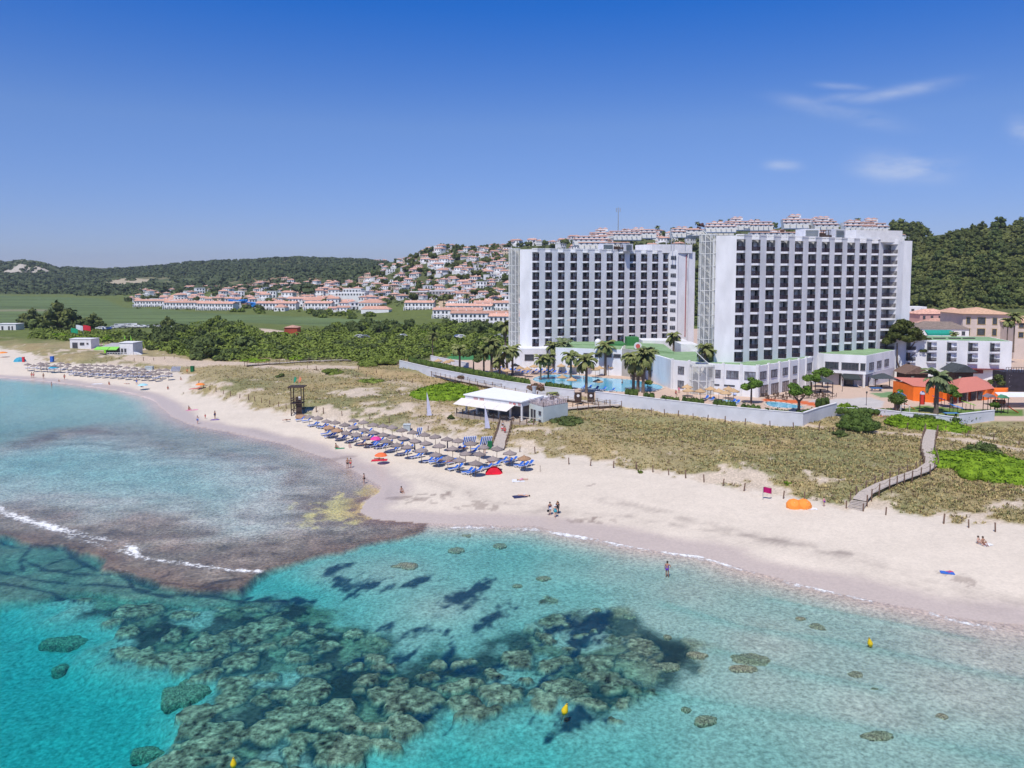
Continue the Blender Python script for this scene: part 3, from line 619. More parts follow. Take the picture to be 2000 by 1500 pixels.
# ------------------------------------------------------------ the two tower hotels
def hotel(label,cat,P0,b,nb,zf0,fh,nf,zr,A,Q,partial=0):
    O=(P0[0],P0[1],0); root=empty('hotel_tower',O,label,cat)
    n=(-b[1],b[0]); l=math.hypot(*n); n=(n[0]/l,n[1]/l)
    F0=(0,0);F1=(b[0]*.38,-.12);F2=(b[0]*.53,b[1]*.26)
    E_=(.20,1.95); P=lambda k,q: (P0[0]+b[0]*k+q[0],P0[1]+b[1]*k+q[1])
    w=MB(); zb=PZ-1
    ua=A[0]/A[1]+.012
    bk=(A[0]+ua*15+ .6,A[1]+15); core=[P(0,addv(F0,E_,1)),P(nb,addv((0,0),E_,1)),addv(Q[0],n,1.9),addv(Q[-1],n,1.2),addv(Q[-1],n,15),P(0,addv((6,4),n,16.6)),bk,(A[0]+ua*6+.4,A[1]+6)]
    w.prism(core,zb,zr)
    w.prism([A,P(0,F0),P(0,addv(F0,(0.1,1),2.6)),(A[0]+ua*12+.5,A[1]+12)],zb,zr+.02)
    for k in range(nb):
        w.prism([P(k,F2),P(k+1,(0,0)),P(k+1,addv((0,0),E_,1.2)),P(k,addv(F2,E_,1.3))],zb,zr+.01)
        w.prism([P(k,F0),P(k,F1),P(k,F2),P(k,addv(F2,E_,1.05)),P(k,addv(F0,E_,1.05))],zf0+fh*nf-.25,zr-.15,bot=True)
    w.build('wall',white,root,O)
    # parapet kerb, a thin brighter band
    pr=MB()
    for k in range(nb):
        a=P(k,F0);c=P(k,F1);d=P(k,F2);e=P(k+1,(0,0))
        pr.prism([addv(a,n,-.06),addv(c,n,-.06),addv(d,n,-.06),addv(e,n,-.06),addv(e,n,.3),addv(d,n,.3),addv(c,n,.3),addv(a,n,.3)],zr,zr+.35)
    pr.build('parapet',white2,root,O)
    def slabm(mb,k,z):
        mb.prism([P(k,F0),P(k,F1),P(k,F2),P(k,addv(F2,E_,1.02)),P(k,addv(F0,E_,1.02))],z-.5,z,bot=True)
    def railm(mb,k,z):
        pts=[P(k,addv(F0,n,.06)),P(k,addv(F1,n,.08)),P(k,addv(F2,n,.06))]
        for a,c in ((pts[0],pts[1]),(pts[1],pts[2])):
            L=math.hypot(c[0]-a[0],c[1]-a[1]); m=int(L/.085)
            ang=math.atan2(c[1]-a[1],c[0]-a[0])
            for i in range(m):
                t=(i+.5)/m; mb.box((a[0]+(c[0]-a[0])*t,a[1]+(c[1]-a[1])*t,z+.5),(.05,.05,.86),ang)
            mb.box(((a[0]+c[0])/2,(a[1]+c[1])/2,z+.97),(L,.07,.08),ang); mb.box(((a[0]+c[0])/2,(a[1]+c[1])/2,z+.09),(L,.05,.06),ang)
    bang=math.atan2(b[1],b[0])
    def doorm(mb,k,z):
        a=P(k,addv((b[0]*.05,b[1]*.05),E_,1)); c=P(k,addv((b[0]*.50,b[1]*.50),E_,1))
        mb.box(((a[0]+c[0])/2-n[0]*.02,(a[1]+c[1])/2-n[1]*.02,z+1.08),(math.hypot(c[0]-a[0],c[1]-a[1]),.06,2.14),bang)
    def curtm(mb,k,z,s):
        x0,x1=[(.22,.48),(.27,.48),(.16,.38),(.34,.49)][s]
        a=P(k,addv((b[0]*x0,b[1]*x0),E_,.96)); c=P(k,addv((b[0]*x1,b[1]*x1),E_,.96))
        mb.box(((a[0]+c[0])/2,(a[1]+c[1])/2,z+1.05),(math.hypot(c[0]-a[0],c[1]-a[1]),.02,2.05),bang)
    T=[MB() for _ in range(3)]; slabm(T[0],0,0); railm(T[1],0,0); doorm(T[2],0,0)
    base=T[0].build('balcony',greyw,root,O); base['kind']='thing'
    T[1].build('railing',rail,base,O); T[2].build('glass_door',dark,base,O)
    cme=[]
    for s in range(4):
        t=MB(); curtm(t,0,0,s); c=t.build('curtain',curt,None,O); cme.append(c.data); bpy.data.objects.remove(c)
    cells=[(i,k) for i in range(nf-1,-1,-1) for k in range(nb)]
    first=True
    rm=MB();
    for q,(i,k) in enumerate(cells):
        off=(b[0]*k,b[1]*k,zf0+fh*i)
        if q<98:
            if first: o=base; first=False
            else:
                o=base.copy(); COL.objects.link(o); o.parent=root
                for ch in list(base.children):
                    if ch.name.startswith('curtain'): continue
                    c=ch.copy(); COL.objects.link(c); c.parent=o
            o.location=off
            c=bpy.data.objects.new('curtain',cme[random.choice([0,0,0,1,2,3])]); COL.objects.link(c); c.parent=o
        else:
            slabm(rm,k,zf0+fh*i)
    rest=rm.build('balcony',greyw,root,O); rest['kind']='stuff'
    r2,r3,r4=MB(),MB(),MB()
    for (i,k) in cells[98:]:
        railm(r2,k,zf0+fh*i); doorm(r3,k,zf0+fh*i); curtm(r4,k,zf0+fh*i,0)
    for mb,nm,mm in ((r2,'railing',rail),(r3,'glass_door',dark),(r4,'curtain',curt)): mb.build(nm,mm,rest,O)
    return root,O,n,P
def stair_tower(root,O,cx,cy,r,z0,z1,fh):
    g=MB(); f=MB(); gl=MB()
    pts=[(cx+r*math.cos(t),cy+r*math.sin(t)*.8) for t in [R(170+i*36) for i in range(6)]]
    z=z0
    while z<z1-.1:
        zt=min(z+fh,z1)
        for i in range(5):
            a,c=pts[i],pts[i+1]; L=math.hypot(c[0]-a[0],c[1]-a[1]); an=math.atan2(c[1]-a[1],c[0]-a[0])
            mx_,my=(a[0]+c[0])/2,(a[1]+c[1])/2
            f.box((mx_,my,zt-.08),(L,.16,.18),an)
            g.box((a[0],a[1],(z+zt)/2),(.12,.12,zt-z),an)
            m=int(L/.24)
            for q in range(m):
                t=(q+.5)/m; gl.box((a[0]+(c[0]-a[0])*t,a[1]+(c[1]-a[1])*t,(z+zt)/2),(.075,.04,zt-z-.2),an)
        # flight inside
        f.box((cx,cy+.2,z+fh/2),(r*1.7,1.0,.14),0,0,.75 if int(z*10)%2 else .75)
        z+=fh
    f.build('floor_band',latt,root,O); g.build('mullion',latt,root,O); gl.build('lattice_screen',latt,root,O)
    k=MB(); k.box((cx,cy+r*.6,(z0+z1)/2),(r*1.5,.3,z1-z0)); k.prism(pts,z1-.05,z1+.05); k.build('stair_core',mat('stair_core',(.52,.53,.50),.8,.05,1),root,O)
Yl=178.0; P0r=v2(D(1436,600,Yl)); Ar=v2(D(1396,600,Yl+1.0)); br=(4.28,2.50)
Qr=[(P0r[0]+br[0]*11+.1,P0r[1]+br[1]*11)]; Qr+=[v2(D(1750,600,Qr[0][1]-.2)),v2(D(1761,600,Qr[0][1]+1.2)),v2(D(1779,600,Qr[0][1]+2.6))]
zf0=zat(1447,707,Yl); fhr=2.87
hr,Or,nr_,Pr=hotel('tall white hotel nearer the sea, with a column of wide balconies at its right end','hotel',P0r,br,11,zf0,fhr,10,zat(1420,460,Yl),Ar,Qr)
ztop=zat(1420,460,Yl)
wb=MB(); wl=MB(); wr=MB(); wd=MB(); wpan=MB()
q0,q1,q2,q3=Qr
wb.prism([q1,q2,addv(q2,nr_,6),addv(q1,nr_,6)],PZ,ztop+.03); wb.prism([addv(q2,nr_,.5),addv(q2,nr_,.5)[:1]+(addv(q2,nr_,.5)[1],),addv(q3,nr_,.3),addv(q3,nr_,12),addv(q2,nr_,8)],PZ,ztop+.02)
wb.prism([q0,q1,addv(q1,nr_,2),addv(q0,nr_,2)],ztop-1.0,ztop+.3,bot=True)
wb.build('end_wall',white,hr,Or)
for i in range(10):
    z=zf0+fhr*i; m=MB(); m.prism([q0,q1,addv(q1,nr_,2.1),addv(q0,nr_,2.1)],z-.5,z,bot=True)
    wbal=m.build('wide_balcony',white2,hr,Or)
    an=math.atan2(q1[1]-q0[1],q1[0]-q0[0]); L=math.hypot(q1[0]-q0[0],q1[1]-q0[1]); cx,cy=(q0[0]+q1[0])/2,(q0[1]+q1[1])/2
    m=MB()
    for j in range(int(L/.11)): t=(j+.5)/int(L/.11); m.box((q0[0]+(q1[0]-q0[0])*t,q0[1]+(q1[1]-q0[1])*t+.1,z+.5),(.05,.05,.9),an)
    m.box((cx,cy+.1,z+1),(L,.07,.08),an); m.build('railing',rail,wbal,Or)
    for s in (.14,.86):
        m=MB(); m.box((q0[0]+(q1[0]-q0[0])*s+nr_[0]*1.8,q0[1]+(q1[1]-q0[1])*s+nr_[1]*1.8,z+1.1),(1.2,.1,2.15),bang:=math.atan2(br[1],br[0])); m.build('glass_door',dark,wbal,Or)
c0=D(1381,600,Yl+2.5); stair_tower(hr,Or,c0.x+.2,c0.y+1.2,1.95,4.0,zat(1381,457,Yl+2),fhr)
pb=MB(); a=D(1672,450,202); c=D(1763,450,206); pb.prism([v2(a),v2(c),(c.x-5,c.y+8),(a.x-5,a.y+8)],ztop-.5,zat(1672,449,202)); pb.build('roof_box',white2,hr,Or)
def roof_plant(root,O,x0,x1,Y,zb,ptop):
    for i,(a,b_) in enumerate(((x0,x0+(x1-x0)*.36),(x1-(x1-x0)*.26,x1))):
        p,q=D(a,500,Y),D(b_,500,Y+2*(i)); m=MB(); zt=zat(a,ptop,Y)
        m.prism([v2(p),v2(q),(q.x-1,q.y+3.5),(p.x-1,p.y+3.5)],zb,zt)
        o=m.build('plant_box',greyw,root,O)
        g=MB()
        for k in range(7): g.box(((p.x+q.x)/2,(p.y+q.y)/2-.12,zb+.35+(zt-zb-.4)*k/7),(q.x-p.x-.5,.1,.1),math.atan2(q.y-p.y,q.x-p.x))
        g.build('louvre',mat('louvre',(.13,.15,.11),.7,.1,1),o,O)
    m=MB(); p,q=D(x0+(x1-x0)*.4,500,Y+1),D(x0+(x1-x0)*.7,500,Y+2); zt=zat(x0,ptop+2,Y)
    for k in range(6):
        t=k/5; x=p.x+(q.x-p.x)*t; y=p.y+(q.y-p.y)*t; m.box((x,y,(zb+zt)/2),(.12,.12,zt-zb)); m.box((x,y+2,(zb+zt)/2-.2),(.6,.5,1.6))
    m.box(((p.x+q.x)/2,p.y+.5,zt),(q.x-p.x,.15,.15)); m.box(((p.x+q.x)/2,p.y+.5,zb+1),(q.x-p.x,.8,.5)); m.build('pipe_frame',dwood,root,O)
roof_plant(hr,Or,1570,1650,196,ztop-.2,447)
m=MB(); 
for k in range(8): a=D(1712+k*9,468,206+k*.4); m.box((a.x,a.y,ztop+.8),(.06,.06,1.1))
a=D(1712,468,206); c=D(1775,468,209); m.tube((a.x,a.y,ztop+1.3),(c.x,c.y,ztop+1.3),.04); m.build('roof_rail',metal,hr,Or)
# left tower
Yl2=228.0; P0l=v2(D(1039.5,590,Yl2)); Al=v2(D(1015,590,Yl2+1)); bl=(3.90,1.95)
e0=(P0l[0]+bl[0]*11.45,P0l[1]+bl[1]*11.45)
Ql=[e0,v2(D(1305,590,e0[1]-.5)),v2(D(1323,590,e0[1]-.3)),v2(D(1357,590,e0[1]+3))]
zf1=zat(1047,677,Yl2); fhl=2.83; ztl=zat(1020,487,Yl2)
hl,Ol,nl,Pl=hotel('tall white hotel further back, with small windows and a red vertical stripe','hotel',P0l,bl,11,zf1,fhl,10,ztl,Al,Ql)
q0,q1,q2,q3=Ql
m=MB(); m.prism([q1,q2,addv(q2,nl,9),addv(q1,nl,9)],PZ,ztl+.04); m.prism([addv(q2,nl,.7),addv(q3,nl,.2),addv(q3,nl,12),addv(q2,nl,10)],PZ,ztl-.1); m.build('end_wall',white,hl,Ol)
s0=(q2[0]*.52+q3[0]*.48,q2[1]*.52+q3[1]*.48+.25)
m=MB(); m.box((s0[0],s0[1]+.25,(ztl+9)/2),(.28,.3,ztl-9-2),.15); m.build('red_stripe',mat('faded_stripe',(.36,.10,.11),.7,.15,1),hl,Ol)
m=MB(); m.box((s0[0]+.6,s0[1]+.2,(ztl+9)/2),(.25,.5,ztl-9),.15); m.build('stripe_fin',white2,hl,Ol)
for i in range(9):
    z=zf1+fhl*(i+1)+1.3; cx=(q1[0]+q2[0])/2; cy=(q1[1]+q2[1])/2-.03
    m=MB(); m.box((cx,cy,z),(1.75,.1,1.25)); o=m.build('window',dark,hl,Ol)
    m=MB(); [m.box((cx+dx,cy-.05,z),(.1,.08,1.3)) for dx in(-.85,-.28,.28,.85)]; m.box((cx,cy-.05,z+.3),(1.7,.08,.08)); m.build('window_frame',mat('frame_grey',(.3,.3,.33),.6,.1,2),o,Ol)
for i in range(10):
    z=zf1+fhl*i; a=Pl(11,(0,0)); m=MB(); m.prism([a,(a[0]+bl[0]*.4,a[1]-.1),(a[0]+bl[0]*.42,a[1]+2),(a[0]-.8,a[1]+1.9)],z-.5,z,bot=True); o=m.build('narrow_balcony',greyw,hl,Ol)
    m=MB(); m.box((a[0]+.85,a[1]+.05,z+.5),(1.5,.06,.95)); m.build('railing',rail,o,Ol)
    m=MB(); m.box((a[0]+.3,a[1]+1.75,z+1.1),(2.6,.1,2.1),.4); m.build('glass_door',dark,o,Ol)
c0=D(1005,600,Yl2+2.5); stair_tower(hl,Ol,c0.x,c0.y+1,1.75,5,zat(1005,485,Yl2),fhl)
m=MB(); a=D(1273,480,248); c=D(1352,480,252); m.prism([v2(a),v2(c),(c.x-4,c.y+8),(a.x-4,a.y+8)],ztl-.5,zat(1300,477,248)); m.build('roof_box',white2,hl,Ol)
roof_plant(hl,Ol,1177,1236,240,ztl-.2,476)
m=MB(); a=D(1311,480,247); [m.tube((a.x+dx,a.y,ztl),(a.x+dx,a.y,ztl+h),.12,.08) for dx,h in((0,5.5),(.9,4.5),(4.5,4))]; m.build('mast',metal,hl,Ol)
# ------------------------------------------------------------ generic block with windows
def wall_pts(a,b,t): return (a[0]+(b[0]-a[0])*t,a[1]+(b[1]-a[1])*t)
def window(root,O,p,q,z0,z1,t0,t1,bars=2,m=None,fm=None,out=.03,name='window'):
    a=wall_pts(p,q,t0); b=wall_pts(p,q,t1); L=math.hypot(b[0]-a[0],b[1]-a[1]); an=math.atan2(b[1]-a[1],b[0]-a[0])
    nx,ny=math.sin(an),-math.cos(an)
    cx,cy=(a[0]+b[0])/2+nx*out,(a[1]+b[1])/2+ny*out
    k=MB(); k.box((cx,cy,(z0+z1)/2),(L,.12,z1-z0),an); o=k.build(name,m or dark,root,O)
    if fm is not False:
        k=MB(); cx+=nx*.05; cy+=ny*.05
        for i in range(bars+1):
            s=(i/bars-.5)*(L-.08); k.box((cx+math.cos(an)*s,cy+math.sin(an)*s,(z0+z1)/2),(.09,.12,z1-z0+.06),an)
        for z in (z0,z1): k.box((cx,cy,z),(L+.1,.12,.09),an)
        k.build('window_frame',fm or mat('dark_frame',(.10,.08,.09),.6,.1,2),o,O)
    return o
def block(name,label,cat,P,z0,z1,wm=None,roof=None,rt=.35,group=None,par=.25):
    O=(P[0][0],P[0][1],0); root=empty(name,O,label,cat,group); root['kind']='thing'
    m=MB(); m.prism(P,z0,z1); m.build('wall',wm or white,root,O)
    if roof:
        c=(sum(p[0] for p in P)/len(P),sum(p[1] for p in P)/len(P))
        Pi=[(p[0]+(c[0]-p[0])*.035,p[1]+(c[1]-p[1])*.035) for p in P]
        m=MB(); m.prism(Pi,z1-.1,z1+.05); m.build('roof',roof,root,O)
    return root,O
# right podium (two floors, green roof)
a=v2(D(1311,762,184)); b_=v2(D(1395,770,176)); c=v2(D(1479,778,171.5)); d=v2(D(1572,758,187)); e=v2(D(1600,748,196))
zt=zat(1479,715,171.5)
pod,O=block('hotel_podium','white two-storey podium with framed windows at the foot of the nearer hotel','building',[a,b_,c,d,e,(e[0]-10,e[1]+10),(a[0]-3,a[1]+18)],PZ-1,zt,roof=greenroof)
for (p,q,t0,t1,f,bars) in [(a,b_,.16,.30,1,2),(a,b_,.50,.68,1,2),(a,b_,.88,.97,1,1),(a,b_,.16,.30,0,2),(b_,c,.02,.14,1,2),(b_,c,.28,.56,1,3),(b_,c,.70,.96,1,3),(c,d,.04,.16,1,2),(c,d,.26,.38,1,2),(c,d,.50,.60,1,2),(c,d,.72,.80,1,1),(d,e,.12,.40,1,2),(d,e,.6,.85,1,2)]:
    window(pod,O,p,q,PZ+.6+3.4*f,PZ+2.3+3.4*f,t0,t1,bars,m=mat('curtained_glass',(.20,.21,.24),.4,.45,1.2))
for t0,t1 in ((.03,.2),(.27,.44),(.5,.66),(.72,.8)): window(pod,O,c,d,PZ+.1,PZ+2.5,t0,t1,4,m=mat('glass_doors',(.30,.26,.25),.3,.3,2),name='glass_door')
window(pod,O,b_,c,PZ+2.1,PZ+2.45,.0,.12,1,fm=False); window(pod,O,b_,c,PZ+2.1,PZ+2.45,.2,.48,1,fm=False)
for p,q,ts in ((c,d,(.01,.21,.43,.645,.85)),(a,b_,(.02,.42,.80)),(b_,c,(.2,.62,.985)),(d,e,(.02,.5))):
    for t in ts:
        w_=wall_pts(p,q,t); pl=MB(); pl.box((w_[0],w_[1],(PZ+zt)/2+.15),(.55,.5,zt-PZ+.3),math.atan2(q[1]-p[1],q[0]-p[0])); pl.build('pilaster',white2,pod,O)
stair_tower(pod,O,D(1372,765,177).x,177.2,2.9,PZ,zat(1372,712,177),3.3)
# entrance block
a=v2(D(1607,757,191)); b_=v2(D(1690,762,186.5)); c=v2(D(1746,752,200)); zt=zat(1690,694,187)
ent,O=block('entrance_block','white entrance pavilion with green flat roof, black awning and dark upper windows','building',[a,b_,c,(c[0]-8,c[1]+9),(a[0]-4,a[1]+10)],PZ+3.2,zt,roof=greenroof)
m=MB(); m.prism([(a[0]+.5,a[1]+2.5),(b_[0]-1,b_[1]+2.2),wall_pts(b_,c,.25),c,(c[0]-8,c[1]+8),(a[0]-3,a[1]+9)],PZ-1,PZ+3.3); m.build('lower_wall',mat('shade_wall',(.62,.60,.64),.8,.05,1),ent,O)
for t in (.02,.47,.97): 
    w_=wall_pts(a,b_,t); m=MB(); m.box((w_[0],w_[1]+.3,PZ+1.6),(.5,.5,3.4)); m.build('pillar',white2,ent,O)
for t0,t1,bb in ((.04,.36,3),(.43,.83,5),(.87,.985,1)): window(ent,O,a,b_,PZ+4.2,PZ+5.9,t0,t1,bb)
for t0,t1 in ((.1,.24),(.36,.5),(.62,.76)): window(ent,O,b_,c,PZ+4.2,PZ+5.9,t0,t1,2,m=mat('curtained_glass',(.2,.2,.2)))
window(ent,O,(a[0]+.5,a[1]+2.5),(b_[0]-1,b_[1]+2.2),PZ+.05,PZ+2.6,.5,.9,5,m=dark,name='glass_door'); window(ent,O,b_,c,PZ+1.2,PZ+2.3,.3,.4,1)
p=wall_pts(a,b_,.42); q=wall_pts(a,b_,.83)
m=MB(); m.add([(p[0],p[1]+.2,PZ+3.1),(q[0],q[1]+.2,PZ+3.1),(q[0],q[1]-1.8,PZ+2.2),(p[0],p[1]-1.8,PZ+2.2),(p[0],p[1]+.2,PZ+2.9),(q[0],q[1]+.2,PZ+2.9),(q[0],q[1]-1.8,PZ+1.9),(p[0],p[1]-1.8,PZ+1.9)],[(0,1,2,3),(7,6,5,4),(3,2,6,7),(0,3,7,4),(1,5,6,2)]); m.build('awning',mat('black_canvas',(.035,.045,.045),.8,.2,5),ent,O)
# annex with five double balconies
a=v2(D(1745,752,205)); b_=v2(D(1973,758,199)); zt=zat(1970,667,199)
an_,O=block('annex_building','long low white annex with five pairs of stacked dark balconies behind the orange clubhouse','building',[a,b_,(b_[0]+3,b_[1]+14),(a[0],a[1]+14)],PZ-1,zt,roof=greenroof)
for px in (1777,1818,1857,1898,1940):
    t=(px-1745)/228.0
    for f in (0,1):
        z=zt-2.9-2.9*f+.2
        p=wall_pts(a,b_,t-.036); q=wall_pts(a,b_,t+.036)
        m=MB(); m.box(((p[0]+q[0])/2,(p[1]+q[1])/2+.05,z+1.1),(2.25,.3,2.3)); o=m.build('balcony',dark,an_,O)
        m=MB(); m.box(((p[0]+q[0])/2+.35,(p[1]+q[1])/2-.12,z+1.2),(1.0,.03,1.9)); m.build('curtain',curt,o,O)
        m=MB(); cx,cy=(p[0]+q[0])/2,(p[1]+q[1])/2-.55
        for k in range(22): m.box((cx-1.05+k*.1,cy,z+.45),(.045,.05,.85))
        m.box((cx,cy,z+.9),(2.2,.07,.08)); m.build('railing',rail,o,O)
        m=MB(); m.prism([(p[0]-.2,p[1]),(p[0],p[1]-.75),(q[0],q[1]-.75),(q[0]+.2,q[1])],z-.45,z-.02,bot=True); m.prism([(p[0]-.2,p[1]),(p[0],p[1]-.55),(q[0],q[1]-.55),(q[0]+.2,q[1])],z+2.2,z+2.6,bot=True); m.build('balcony_slab',greyw,o,O)
m=MB(); [m.box((wall_pts(a,b_,t)[0],a[1]+2,zt+.15),(3,.8,.3)) for t in (.2,.33,.47,.62,.76)]; m.build('roof_vent',rail,an_,O)
m=MB(); p=wall_pts(a,b_,.66); m.box((p[0]+4,p[1]-1.0,PZ+2.9),(13,2.2,.2)); m.box((p[0]+4,p[1]-.4,PZ+2.1),(12,.5,.9)); m.build('lower_canopy',mat('maroon_wall',(.2,.05,.05),.8,.2,2),an_,O)
window(an_,O,a,b_,PZ+.6,PZ+2.6,.05,.12,3); 
# left hotel podium pieces
a=v2(D(1020,725,222)); b_=v2(D(1067,724,222)); zt=zat(1040,681,222)
lp,O=block('hotel_podium','small white wing with a square dark window at the foot of the farther hotel','building',[v2(D(995,722,224)),a,b_,(b_[0]+3,b_[1]+9),(a[0]-6,a[1]+9)],PZ-1,zt)
window(lp,O,a,b_,zt-3.4,zt-1.7,.10,.48,1); window(lp,O,a,b_,zt-3.6,zt-1.7,.7,.98,1)
a=v2(D(1085,730,214)); b_=v2(D(1214,738,208)); c=v2(D(1322,742,196)); zt=zat(1214,683,208)
ml,O=block('pool_building','long low pool building, half white and half bare concrete, under a green roof','building',[a,b_,(b_[0]+4,b_[1]+20),(a[0],a[1]+16)],PZ-1,zt,roof=greenroof)
for x0,x1 in ((.43,.55),(.6,.7),(.75,.85),(.88,.985)): window(ml,O,a,b_,zt-2.2,zt-1.3,x0,x1,2,m=dark)
m=MB(); m.prism([b_,c,(c[0]+2,c[1]+24),(b_[0]+4,b_[1]+20)],PZ-1,[PZ-1]*0 or [zt+.3,zt-.3,zt-.3,zt+.3]); m.build('concrete_wall',mat('bare_concrete',(.40,.385,.35),.9,.12,.6),ml,O)
m=MB(); m.prism([(b_[0]+1,b_[1]+.6),(c[0]-.6,c[1]+1),(c[0]+1,c[1]+23),(b_[0]+4,b_[1]+20)],zt-.4,zt+.5); m.build('green_deck',greenroof,ml,O)
p=wall_pts(b_,c,.70); q=wall_pts(b_,c,.88); m=MB(); m.add([(p[0],p[1]-.12,PZ+2.4),(q[0]-.4,q[1]-.12,PZ+1.6),(q[0],q[1]-.12,zt-1.3),(p[0]+.4,p[1]-.12,zt-1.1),(p[0],p[1]+.3,PZ+2.4),(q[0]-.4,q[1]+.3,PZ+1.6),(q[0],q[1]+.3,zt-1.3),(p[0]+.4,p[1]+.3,zt-1.1)],[(0,1,2,3),(0,4,5,1),(3,2,6,7),(0,3,7,4),(1,5,6,2)]); m.build('glazed_panel',mat('blue_panel',(.11,.22,.26),.3,.2,2),ml,O)
g0=D(1236,683,214); bx=MB(); bx.box((g0.x,g0.y+2,zt+1.4),(3.4,4,2.9)); bx.build('green_box',greenbox,ml,O)
for (x0,x1,yy,Y,h,mm) in ((1110,1215,672,222,1.0,greenroof),(1180,1224,671,220,1.4,greenbox),(1255,1345,665,222,2.0,white2),(1330,1366,672,205,2.0,white2)):
    p,q=D(x0,yy,Y),D(x1,yy,Y-2); k=MB(); k.prism([v2(p),v2(q),(q.x,q.y+10),(p.x,p.y+8)],PZ,zat(x0,yy,Y)); k.build('upper_volume',mm,ml,O)
k=MB(); g=D(1168,668,218); k.lathe([(0,1.0),(.6,.8),(.95,.3),(1.0,0),(.9,-1.5)],(g.x,g.y,g.z),14); k.build('white_dome',white2,ml,O)
k=MB(); g=D(1246,676,206); k.tube((g.x,g.y,g.z),(g.x,g.y+.2,g.z),1.05,n=20); o=k.build('round_sign',white2,ml,O)
k=MB(); k.tube((g.x,g.y-.06,g.z),(g.x,g.y,g.z),.6,n=16); k.build('red_disc',mat('sign_red',(.6,.12,.10)),o,O)
# orange clubhouse
om=mat('orange_wall',(.95,.19,.02),.7,.06,1); rr=mat('salmon_roof',(.58,.20,.15),.8,.08,3,stretch=(4,1,1))
a=v2(D(1783,786,167)); b_=v2(D(1828,789,164)); c=v2(D(1868,787,166)); zt=zat(1783,754,167)
oc,O=block('clubhouse','bright orange clubhouse with salmon red pitched roofs beside the playground','building',[a,b_,v2(D(1845,785,168)),(b_[0]+4,b_[1]+9),(a[0]-.5,a[1]+8)],PZ-1,zt,wm=om)
m=MB(); P=[a,b_,v2(D(1845,785,168)),(b_[0]+4,b_[1]+9),(a[0]-.5,a[1]+8)]; cc=(sum(p[0] for p in P)/5,sum(p[1] for p in P)/5)
m.add([(P[0][0]-.1,P[0][1]-.1,zt+.02),(P[1][0]+.1,P[1][1]-.1,zt+.02),(P[2][0],P[2][1],zt+.02),(P[3][0],P[3][1],zt+.9),(P[4][0],P[4][1],zt+.9),(cc[0],cc[1]+2.5,zt+1.0)],[(0,1,5),(1,2,5),(2,3,5),(3,4,5),(4,0,5)]); m.build('roof',rr,oc,O)
m=MB(); m.prism([v2(D(1836,786,167)),v2(D(1926,784,168)),v2(D(1940,780,172)),v2(D(1850,778,176))],PZ-1,PZ+2.3); m.build('veranda_wall',om,oc,O)
m=MB(); p=[D(1868,774,163),D(1936,764,170)]
A_=(v2(D(1866,770,162.5))); B_=v2(D(1937,766,170)); C_=v2(D(1925,760,179)); D_=v2(D(1838,760,175))
m.hip([A_,B_,C_,D_],PZ+2.35,2.3,over=.5,k=.5); m.build('main_roof',rr,oc,O)
for t in (.1,.35,.6,.85):
    w_=wall_pts(A_,B_,t); m=MB(); m.tube((w_[0],w_[1]+.4,PZ),(w_[0],w_[1]+.4,PZ+2.35),.16,n=8); m.build('column',mat('stone',(.45,.40,.33),.9,.2,3),oc,O)
for t0,t1 in ((.12,.3),(.45,.6),(.7,.85)): window(oc,O,v2(D(1870,786,166.3)),v2(D(1926,784,167.7)),PZ+.3,PZ+2.0,t0,t1,2)
m=MB(); m.prism([v2(D(1925,786,170)),v2(D(1965,786,170)),v2(D(1968,784,173)),v2(D(1925,784,173))],PZ-1,PZ+2.0); m.build('side_wall',om,oc,O)
# tan building with yellow window surrounds
tan=mat('tan_wall',(.64,.535,.465),.85,.05,.6); yel=mat('yellow_trim',(.52,.36,.07),.7,.1,2)
a=v2(D(1880,640,262)); b_=v2(D(1975,640,256)); z1=zat(1900,613,260)
tb,O=block('tan_building','tan three-storey building with yellow window surrounds and a low tiled roof','building',[a,b_,(b_[0]+4,b_[1]+14),(a[0],a[1]+14)],3,z1,wm=tan)
m=MB(); m.hip([(a[0]-.6,a[1]-.6),(b_[0]+.6,b_[1]-.6),(b_[0]+4.6,b_[1]+15),(a[0]-.6,a[1]+15)],z1,2.0,over=.2,k=.5); m.build('roof',mat('tan_tiles',(.62,.385,.25),.85,.14,1.5),tb,O)
for px,w_ in ((1891,.045),(1917,.085),(1943,.05),(1962,.03)):
    for py in (627,648.5):
        t=(px-1880)/95; z=zat(px,py,259); window(tb,O,a,b_,z-1.15,z+1.15,t-w_,t+w_,1,m=dark,fm=yel)
a=v2(D(1982,640,250)); b_=v2(D(2060,640,244)); z1=zat(1990,631,248)
t2,O=block('tan_building','tan wing with yellow window surrounds half cut off by the picture edge','building',[a,b_,(b_[0]+4,b_[1]+14),(a[0],a[1]+14)],3,z1,wm=tan)
m=MB(); m.hip([a,b_,(b_[0]+4,b_[1]+15),(a[0],a[1]+15)],z1,2.0,over=.3,k=.5); m.build('roof',mat('tan_tiles',(.6,.38,.25)),t2,O)
for py in (636,655): 
    for t in (.1,.5): z=zat(1990,py,247); window(t2,O,a,b_,z-.9,z+.9,t,t+.14,1,m=dark,fm=yel)
